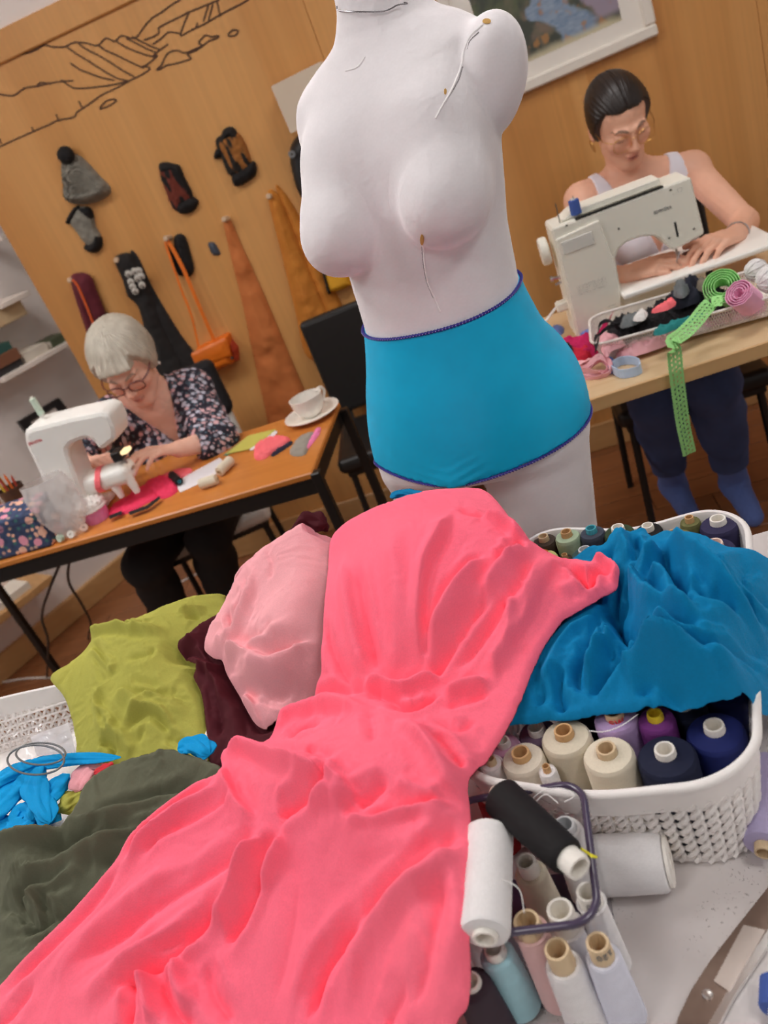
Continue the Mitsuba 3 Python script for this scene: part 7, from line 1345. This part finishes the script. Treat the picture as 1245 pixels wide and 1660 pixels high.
class Figure:
    def __init__(s, J, female=1.0):
        s.J = J; s.HM = J['head']; s.HI = np.linalg.inv(s.HM); s.hs = J.get('hscale', 1.0)
        mid = (J['SL'] + J['SR']) / 2; X = nrm(J['SL'] - J['SR']); hip = J['hip']; Z = nrm(mid - hip); X = nrm(X - Z * (X @ Z)); Y = np.cross(X, Z); s.TM = np.eye(4); s.TM[:3, 0], s.TM[:3, 1], s.TM[:3, 2], s.TM[:3, 3] = X, Y, Z, mid; s.TI = np.linalg.inv(s.TM); s.len = np.linalg.norm(mid - hip)
        s.hands = [J['handL'], J['handR']]
    def tl(s, P): return P @ s.TI[:3, :3].T + s.TI[:3, 3]
    def torso(s, P):
        q = s.tl(P); J = s.J; L = s.len; w = J.get('w', 1.0)
        d = ellip(q, (0, -.010, -.30 * L), (.128 * w, .088 * w, .36 * L)); d = smin(d, ellip(q, (0, -.005, -.66 * L), (.112 * w, .085 * w, .24 * L)), .05); d = smin(d, ellip(q, (0, -.01, -1.0 * L), (.152 * w, .112 * w, .13)), .06)
        for sx in (-1, 1): d = smin(d, ellip(q, (sx * .064, .070, -.36 * L), (.052, .045, .055)), .03)
        for S in ('SL', 'SR'): d = smin(d, capsule(P, s.TM[:3, 3] + (J[S] - s.TM[:3, 3]) * .2 + s.TM[:3, 2] * .005, J[S], .050, .043), .045)
        return d
    def neck(s, P):
        a = s.HM[:3, 3] + s.HM[:3, :3] @ V(0, -.030, -.060) * s.hs; b = s.TM[:3, 3] + s.TM[:3, :3] @ V(0, -.012, -.005)
        d = capsule(P, a, b, .046, .052)
        for S in ('SL', 'SR'): d = smin(d, capsule(P, b + s.TM[:3, 2] * .030, s.J[S] + s.TM[:3, 2] * .004, .030, .030), .035)
        return d
    def head(s, P): return head_sdf((P @ s.HI[:3, :3].T + s.HI[:3, 3]) / s.hs) * s.hs
    def arms(s, P):
        J = s.J; d = np.full(len(P), 9.0)
        for c in 'LR': d = smin(d, smin(capsule(P, J['S' + c], J['E' + c], .043, .034), capsule(P, J['E' + c], J['W' + c], .035, .0225), .012), .001)
        return d
    def legs(s, P):
        J = s.J; d = np.full(len(P), 9.0)
        for c in 'LR':
            h = J['hip'] + s.TM[:3, 0] * (.085 if c == 'L' else -.085); K, A, F = J['K' + c], J['A' + c], J['F' + c]; cal = K + (A - K) * .28 - nrm(F - A) * .012
            l = smin(capsule(P, h, K, .078, .056), capsule(P, K, A, .050, .034), .02); l = smin(l, capsule(P, cal, K + (A - K) * .5, .050, .040), .03); l = smin(l, capsule(P, A - V(0, 0, .02), F, .034, .024), .02); l = smin(l, capsule(P, A - V(0, 0, .035) - nrm(F - A) * .025, A - V(0, 0, .03), .030, .03), .02); d = smin(d, l, .004)
        return d
    def __call__(s, P):
        d = smin(s.torso(P), s.neck(P), .045); d = smin(d, s.head(P), .016); d = smin(d, s.arms(P), .022); d = smin(d, s.legs(P), .03)
        for c, H in zip('LR', s.hands):
            near = np.linalg.norm(P - s.J['W' + c], axis=1) < .26
            if near.any(): d[near] = smin(d[near], hand_sdf(P[near], H), .012)
        return d
    def skin_mesh(s, coarse=.0075):
        J = s.J; pts = np.array([J[k] for k in J if isinstance(J[k], np.ndarray) and J[k].shape == (3,)] + [s.HM[:3, 3]])
        boxes = [(s.HM[:3, 3] - .155, s.HM[:3, 3] + .155, .0023)]
        for c in 'LR':
            H = s.hands['LR'.index(c)]; q = np.array([x for f in H[1] for a in f for x in a[:2]] + [J['W' + c]]); boxes.append((q.min(0) - .02, q.max(0) + .02, .0020))
        m = surfnet(s, pts.min(0) - .20, pts.max(0) + .20, coarse); c = m.triangles_center; keep = np.ones(len(c), bool)
        for lo, hi, h in boxes: keep &= ~((c > lo + .010) & (c < hi - .010)).all(1)
        ms = [mk(m.vertices, m.faces[keep])]
        done = []
        for lo, hi, h in boxes:
            q = surfnet(s, lo, hi, h)
            for l2, h2 in done:
                cc = q.triangles_center; kq = ~((cc > l2 + .006) & (cc < h2 - .006)).all(1); q = mk(q.vertices, q.faces[kq])
            ms.append(q); done.append((lo, hi))
        return cat(ms)
    def face_color(s, v, base, lip, brow, blush=.25):
        q = (v @ s.HI[:3, :3].T + s.HI[:3, 3]) / s.hs; base = np.array(base); C = np.repeat(base[None], len(v), 0); C *= (1 + .10 * (vfbm(v * 60, 3, 4) - .5))[:, None]
        def blend(k, c): C[:] = C * (1 - k[:, None]) + np.array(c) * k[:, None]
        g = lambda c, r: np.clip(1.4 - np.linalg.norm((q - V(*c)) / V(*r), axis=1), 0, 1)
        for sx in (-1, 1):
            blend(g((sx * .042, .062, -.026), (.026, .03, .022)) * blush, base * V(1.05, .72, .70)); blend(g((sx * .0755, -.01, -.006), (.014, .03, .04)) * .3, base * V(1.0, .75, .7))
            x, y, z = q[:, 0] * sx, q[:, 1], q[:, 2]; bz = .0275 + .004 * np.sin(np.clip((x - .012) / .036, 0, 1) * PI) - .006 * np.clip((x - .036) / .014, 0, 1)
            blend(np.clip(1.5 - np.abs(z - bz) / (.0012 + .0022 * np.clip((.052 - x) / .03, 0, 1)), 0, 1) * np.clip((x - .010) / .004, 0, 1) * np.clip((.052 - x) / .006, 0, 1) * (y > .045) * .8, brow)
            blend(g((sx * .031, .084, .0045), (.0145, .012, .0060)) * .35, base * .62); lid = np.clip(1.5 - np.abs(z - (.0020 - .0015 * ((x - .031) / .012) ** 2)) / .0014, 0, 1) * ((np.abs(x - .031) < .0145) & (y > .07)); blend(lid * .9, np.array(brow) * .8)
            wht = np.clip(1.5 - np.abs(z - (-.0006)) / .0011, 0, 1) * ((np.abs(x - .031) < .0105) & (y > .076)); blend(wht * .7, (.55, .5, .47))
        blend(g((0, .092, -.0588), (.021, .014, .0095)) ** 1.0 * .85, lip); blend(np.clip(1.4 - np.abs(q[:, 2] + .0588) / .0011, 0, 1) * ((np.abs(q[:, 0]) < .019) & (q[:, 1] > .08) & (np.abs(q[:, 2] + .0588) < .003)) * .8, np.array(lip) * .35)
        blend(g((0, .104, -.03), (.016, .016, .014)) * .2, base * V(1.05, .75, .7)); return np.clip(C, 0, 1)
for n_ in ('skin',): scene['skin'] = {'type': 'twosided', 'bsdf': {'type': 'principled', 'base_color': {'type': 'mesh_attribute', 'name': 'vertex_color'}, 'roughness': .48, 'specular': .4}}
def vcmat(name, rough, spec=.3, sheen=0.0): scene[name] = {'type': 'twosided', 'bsdf': {'type': 'principled', 'base_color': {'type': 'mesh_attribute', 'name': 'vertex_color'}, 'roughness': rough, 'specular': spec, 'sheen': sheen}}
def garment(f, P0, P1, h): return surfnet(f, P0, P1, h)
def folds(P, f=22, seed=0): return vfbm(P * f, 3, seed) - .5
mat('gold_wire', srgb(206, 160, 90), .25, metal=1.0); mat('hair_dark', lambda p, n, uv: mikit.mix(srgb(24, 18, 16), srgb(42, 31, 27), mikit.fbm(p.x * 260, p.y * 260, p.z * 60)), .42, spec=.5); mat('hair_grey', lambda p, n, uv: mikit.mix(srgb(204, 197, 182), srgb(160, 152, 138), mikit.fbm(p.x * 90, p.y * 90, p.z * 30)), .5, spec=.4)
mat('tank_white', srgb(228, 226, 236), .8, sheen=.3, bump=lambda p, n, uv: mikit.noise((p.x * float(RT_U[0]) + p.y * float(RT_U[1])) * 420, 0.0, 0.0), bscale=.0006)
mat('denim', lambda p, n, uv: mikit.mix(srgb(42, 58, 98), srgb(74, 94, 142), mikit.fbm(p.x * 18, p.y * 18, p.z * 12) * .8 + .2 * mikit.noise(p.x * 500, p.y * 500, p.z * 300)), .85, sheen=.2); mat('sock_blue', lambda p, n, uv: mikit.mix(srgb(94, 116, 178), srgb(84, 106, 168), mikit.noise(p.x * 300, p.y * 300, p.z * 300)), .9, sheen=.3)
scene['lens_glass'] = {'type': 'thindielectric', 'int_ior': 1.05}
def glasses(fig, key, m_, rx, rz_, gap, wire, lens_y=.106, drop=-.002, half=False):
    hm = fig.HM; hs = fig.hs; L = lambda *a: hm[:3, :3] @ (V(*a) * hs) + hm[:3, 3]; ms = []; gl = []
    for sx in (-1, 1):
        cx = sx * (gap + rx); a = np.arange(40) * 2 * PI / 40; rr_ = (np.abs(np.cos(a)) ** 3 + np.abs(np.sin(a)) ** 3) ** (-1 / 3.)
        loop = np.array([L(cx + rx * math.cos(t) * k, lens_y - .16 * abs(cx + rx * math.cos(t)) ** 1.0 * .55, drop + rz_ * math.sin(t) * k) for t, k in zip(a, rr_)]); ms.append(tube(loop, wire, 7, closed=True)); gl.append(mk(np.vstack([loop, loop.mean(0)[None]]), [(i, (i + 1) % 40, 40) for i in range(40)]))
        ms.append(tube(spline([L(sx * (gap + 2 * rx - .001), lens_y - .010, drop + rz_ * .5), L(sx * .074, .060, .008), L(sx * .080, .0, .010), L(sx * .078, -.016, -.004)], 20), wire * 1.1, 6))
    ms.append(tube(spline([L(-gap, lens_y - .001, drop + rz_ * .35), L(0, lens_y + .004, drop + rz_ * .6), L(gap, lens_y - .001, drop + rz_ * .35)], 12), wire, 6)); g = part(key, 'glasses', cat(ms), m_, label='eyeglasses'); part(g, 'lens', gl[0], 'lens_glass', smooth=True); part(g, 'lens', gl[1], 'lens_glass', smooth=True)

# ---------------------------------------------------------------- the young woman
fw = V(-.06, -1.0, -.60)
W_L, W_R = pd(1194, 381, 1.955), pd(1012, 446, 1.99)
hL = hand_prims(W_L, pd(1148, 394, 1.90) - W_L, V(-.05, .25, -1), -1, (.30, .45, .35), .98, .1)
hR = hand_prims(W_R, pd(1085, 424, 1.93) - W_R, V(.0, .35, -1), +1, (.22, .40, .30), .98, .06)
gJ = dict(head=head_frame(pd(1003, 196, 2.13), fw, math.radians(-3)), hscale=.93, SL=pd(1122, 276, 2.27), SR=pd(944, 326, 2.29), EL=pd(1206, 360, 2.10), ER=pd(962, 450, 2.16), WL=W_L, WR=W_R, hip=V(.985, 2.25, .535), KL=V(.885, 1.835, .505), KR=V(.765, 1.91, .49), AL=V(.975, 2.00, .11), AR=V(.845, 2.12, .11), FL=V(.962, 1.90, .030), FR=V(.838, 2.03, .030), handL=hL, handR=hR, w=.98)
G = Figure(gJ); pk = thing('person', 'young woman in a white vest and jeans sewing at the cream machine', 'person')
sm = G.skin_mesh(); cj = G.face_color(sm.vertices, srgb(230, 178, 152), srgb(180, 100, 96), srgb(62, 44, 36)); part(pk, 'body', sm, 'skin', color=cj)
def tank(P):
    q = G.tl(P); d = smin(G.torso(P), G.neck(P), .045); d = smin(d, G.arms(P) + .004, .022) - .0045 + .004 * folds(P, 26, 3) * np.clip(-(q[:, 2] + .1) / .1, 0, 1)
    v = np.abs(q[:, 0]); nk = np.where(q[:, 1] > -.02, -.185 + np.clip(v / .078, 0, 3) * .20, -.05 + np.clip(v / .078, 0, 3) * .07); arm = v - (.122 + np.clip(-.085 - q[:, 2], 0, 1) * .9)
    return smax(smax(smax(smax(d, q[:, 2] - nk, .002), arm, .002), -(G.arms(P) - .004), .003), -q[:, 2] - G.len - .03, .002)
T3 = G.TM[:3, 3]; part(pk, 'vest', garment(tank, T3 - V(.25, .25, .62), T3 + V(.25, .22, .14), .0036), 'tank_white', label='white sleeveless vest', smooth=True)
def jeans(P):
    q = G.tl(P); d = smin(G.legs(P), G.torso(P), .03) - .014 + .011 * folds(P, 20, 8); hem = np.minimum(np.linalg.norm(P - gJ['AL'], axis=1), np.linalg.norm(P - gJ['AR'], axis=1))
    return smax(smax(d, .175 - P[:, 2] + .15 * (P[:, 1] - 2.03) * 0, .003), P[:, 2] - .66, .004)
part(pk, 'jeans', garment(jeans, V(.60, 1.70, .10), V(1.25, 2.45, .72), .006), 'denim', label='dark blue jeans turned up at the hem', smooth=True)
for c in 'LR':
    a = gJ['A' + c]; lo, hi = a - V(.09, .17, .13), a + V(.09, .10, .10)
    part(pk, 'sock', garment(lambda P: smax(G.legs(P) - .004 + .003 * folds(P, 40, 2), P[:, 2] - .205, .002), lo, hi, .004), 'sock_blue', label='plain blue sock', smooth=True)
def hair_g(P):
    q = (P @ G.HI[:3, :3].T + G.HI[:3, 3]) / G.hs; d = ellip(q, (0, -.018, .040), (.0805, .0985, .0855)); d = smin(d, ellip(q, (0, -.070, -.030), (.052, .045, .055)), .03)
    for s_ in (-1, 1): d = smin(d, ellip(q, (s_ * .066, .006, .018), (.016, .040, .046)), .02)
    st = .0016 * np.sin(np.arctan2(q[:, 0], q[:, 2] - .03) * 46 + 3 * vfbm(q * 30, 2, 1)); d = d + st * .5 - .0015 * vfbm(q * V(90, 26, 90), 2, 3); d = d + .0050 * np.exp(-(q[:, 0] / .0028) ** 2) * (q[:, 2] > .06)
    line = q[:, 1] - (.058 - .95 * np.clip(np.abs(q[:, 0]) - .028, 0, 1) - .42 * (.075 - q[:, 2]) * (q[:, 2] < .075) * (np.abs(q[:, 0]) > .03) )
    lim = np.where(q[:, 2] > .072, q[:, 1] - .066 - (q[:, 2] - .072) * .2 + np.clip(np.abs(q[:, 0]) - .03, 0, 1) * .5, np.where(np.abs(q[:, 0]) > .048, q[:, 1] - (.020 + .30 * (q[:, 2])), 9 * np.ones(len(q))))
    return smax(d, np.minimum(np.maximum(lim, -1), .05), .004) * G.hs
hc = G.HM[:3, 3]; part(pk, 'hair', garment(hair_g, hc - .16, hc + .16, .0030), 'hair_dark', label='dark hair parted in the middle and tied back', smooth=True)
Lh = lambda *a: G.HM[:3, :3] @ (V(*a) * G.hs) + hc
part(pk, 'hair_strand', cat([tube(spline([Lh(-.066, .02, -.01), Lh(-.074 - i * .003, -.005 - .01 * i, -.055), Lh(-.066, -.012 - .012 * i, -.105 - .006 * i)], 24), np.linspace(.007, .0015, 25)[:len(spline([Lh(-.066, .02, -.01), Lh(-.074, 0, -.055), Lh(-.066, 0, -.1)], 24))], 7) for i in range(3)]), 'hair_dark', smooth=True)
part(pk, 'ponytail', tube(spline([Lh(-.01, -.09, -.03), Lh(-.035, -.105, -.075), Lh(-.05, -.085, -.125), Lh(-.046, -.07, -.16)], 24), np.interp(np.linspace(0, 1, len(spline([Lh(0, 0, 0)] * 4, 24))), [0, .4, 1], [.026, .024, .004]), 12), 'hair_dark', smooth=True)
glasses(G, pk, 'gold_wire', .0245, .0225, .0095, .00085, .1015, .001)
for s_ in (-1, 1):
    c_ = Lh(s_ * .079, -.006, -.048); part(pk, 'earring', tube(np.array([c_ + G.HM[:3, :3] @ V(.003 * math.sin(a), .016 * math.cos(a), .016 * math.sin(a)) for a in np.arange(28) * 2 * PI / 28]), .0013, 6, closed=True), 'gold_wire', label='gold hoop earring')
a = W_L + (gJ['EL'] - W_L) * .10; ax = nrm(gJ['EL'] - W_L); M = zframe(a, ax); part(pk, 'bracelet', xf(tube(np.column_stack([.0265 * np.cos(t_), .0265 * np.sin(t_), 0 * t_]) if False else np.array([(.0265 * math.cos(t_), .0265 * math.sin(t_), 0) for t_ in np.arange(36) * 2 * PI / 36]), .0018, 7, closed=True), M), 'chrome', label='thin silver bangle')
# the piece she is sewing
mat('wine_satin', srgb(84, 30, 36), .5); mat('ink_cloth', srgb(30, 28, 32), .7)
ez = GM[2, 3] + ztop + .0015
def on_ext(px, py): return pz(px, py, ez)
clump('sewing_work', [(1098, 430), (1110, 412), (1140, 400), (1150, 404), (1138, 416), (1118, 428)], ez - .0012, .010, 'wine_satin', 'wine red cloth being fed under the presser foot of the cream machine', 'fabric', 61); clump('sewing_work', [(1120, 404), (1150, 388), (1172, 386), (1176, 392), (1152, 404), (1130, 410)], ez - .0012, .008, 'ink_cloth', 'black cloth under the young woman\'s left hand', 'fabric', 62); clump('sewing_work', [(1034, 444), (1054, 434), (1090, 428), (1100, 434), (1070, 446), (1042, 450)], ez - .0012, .004, 'trim_white', 'white cloth edge under the young woman\'s right hand', 'fabric', 63)

# ---------------------------------------------------------------- the grey haired woman
W_L, W_R = pd(290, 728, 2.20), pd(140, 752, 2.26)
hL = hand_prims(W_L, pd(222, 734, 2.11) - W_L, V(-.05, .15, -1), -1, (.25, .40, .35), .92, .08); hR = hand_prims(W_R, pd(186, 740, 2.17) - W_R, V(.1, -.2, -1), +1, (.35, .5, .4), .92, .08)
wJ = dict(head=head_frame(pd(206, 590, 2.25), V(-.20, -.90, -.56), math.radians(2)), hscale=.94, SL=pd(310, 636, 2.44), SR=pd(186, 676, 2.36), EL=pd(352, 712, 2.28), ER=pd(120, 730, 2.40), WL=W_L, WR=W_R, hip=V(-.50, 2.52, .545), KL=V(-.50, 2.20, .50), KR=V(-.70, 2.20, .50), AL=V(-.61, 2.42, .10), AR=V(-.775, 2.42, .10), FL=V(-.62, 2.33, .028), FR=V(-.80, 2.33, .028), handL=hL, handR=hR, w=1.04)
O = Figure(wJ); pk = thing('person', 'grey haired woman in a dark floral blouse sewing at the white machine', 'person')
sm = O.skin_mesh(); part(pk, 'body', sm, 'skin', color=O.face_color(sm.vertices, srgb(238, 188, 166), srgb(200, 124, 116), srgb(140, 120, 104), .3))
mat('blouse', floral(srgb(30, 29, 42), (srgb(196, 196, 214), srgb(214, 172, 178), srgb(90, 120, 136)), 58), .85, sheen=.2); mat('black_trousers', srgb(20, 19, 21), .85, sheen=.2); mat('shoe_black', srgb(24, 23, 24), .5)
def blouse(P):
    q = O.tl(P); d = smin(O.torso(P), O.neck(P) + .004, .045); d = smin(d, O.arms(P) - .012, .035) - .011 + .016 * folds(P, 17, 6); v = np.abs(q[:, 0]); nk = np.where(q[:, 1] > -.015, -.105 + np.clip(v / .058, 0, 3) * .140, .0 + v * .4)
    d = smax(smax(d, q[:, 2] - nk, .003), -q[:, 2] - O.len * .96, .003)
    for c in 'LR': ax_ = nrm(wJ['W' + c] - wJ['E' + c]); t_ = (P - wJ['W' + c]) @ ax_; near = np.linalg.norm(P - wJ['W' + c], axis=1) < .14; d = np.where(near, smax(d, t_ + .035, .003), d)
    return d
T3 = O.TM[:3, 3]; part(pk, 'blouse', garment(blouse, T3 - V(.40, .42, .52), T3 + V(.36, .26, .12), .006), 'blouse', label='dark blouse with a small flower print', smooth=True)
def trousers(P): q = O.tl(P); return smax(smax(smin(O.legs(P), O.torso(P), .03) - .012 + .010 * folds(P, 20, 4), .11 - P[:, 2], .003), P[:, 2] - .67, .004)
part(pk, 'trousers', garment(trousers, V(-.95, 2.02, .07), V(-.25, 2.75, .70), .007), 'black_trousers', label='black trousers', smooth=True)
for c in 'LR': a = wJ['A' + c]; part(pk, 'shoe', garment(lambda P: smax(smax(O.legs(P) - .007, P[:, 2] - .10, .003), .001 - P[:, 2], .002), a - V(.10, .17, .12), a + V(.10, .12, .08), .0045), 'shoe_black', label='black shoe', smooth=True)
def hair_o(P):
    q = (P @ O.HI[:3, :3].T + O.HI[:3, 3]) / O.hs; d = ellip(q, (0, -.020, .044), (.090, .108, .094)); d = smin(d, ellip(q, (0, -.062, -.020), (.070, .055, .060)), .04)
    for s_ in (-1, 1): d = smin(d, ellip(q, (s_ * .070, .006, .012), (.020, .046, .048)), .02)
    d = smin(d, capsule(q, (-.050, .076, .052), (.052, .070, .058), .020, .018), .03)
    d = d + .0022 * np.sin(np.arctan2(q[:, 0], q[:, 1] + .03) * 38 + 5 * vfbm(q * 24, 2, 1)) - .004 * (vfbm(q * V(60, 60, 18), 2, 3) - .3)
    lim = np.where(np.abs(q[:, 0]) > .050, q[:, 1] - (.030 + .35 * (q[:, 2] - .0)), q[:, 1] - (.040 + 2.2 * np.clip(q[:, 2] - .036, -.02, .05))); return smax(d, np.clip(lim, -1, .05), .006) * O.hs
hc2 = O.HM[:3, 3]; part(pk, 'hair', garment(hair_o, hc2 - .17, hc2 + .17, .0032), 'hair_grey', label='short silver grey hair with a fringe', smooth=True)
mat('frame_red', srgb(92, 28, 34), .35); glasses(O, pk, 'frame_red', .0235, .0165, .0095, .0019, .1015, .002)
for s_ in (-1, 1): part(pk, 'earring', at(trimesh.creation.icosphere(2, .0045), *(O.HM[:3, :3] @ (V(s_ * .081, -.004, -.040) * O.hs) + hc2)), 'machine_white', label='pearl ear stud')
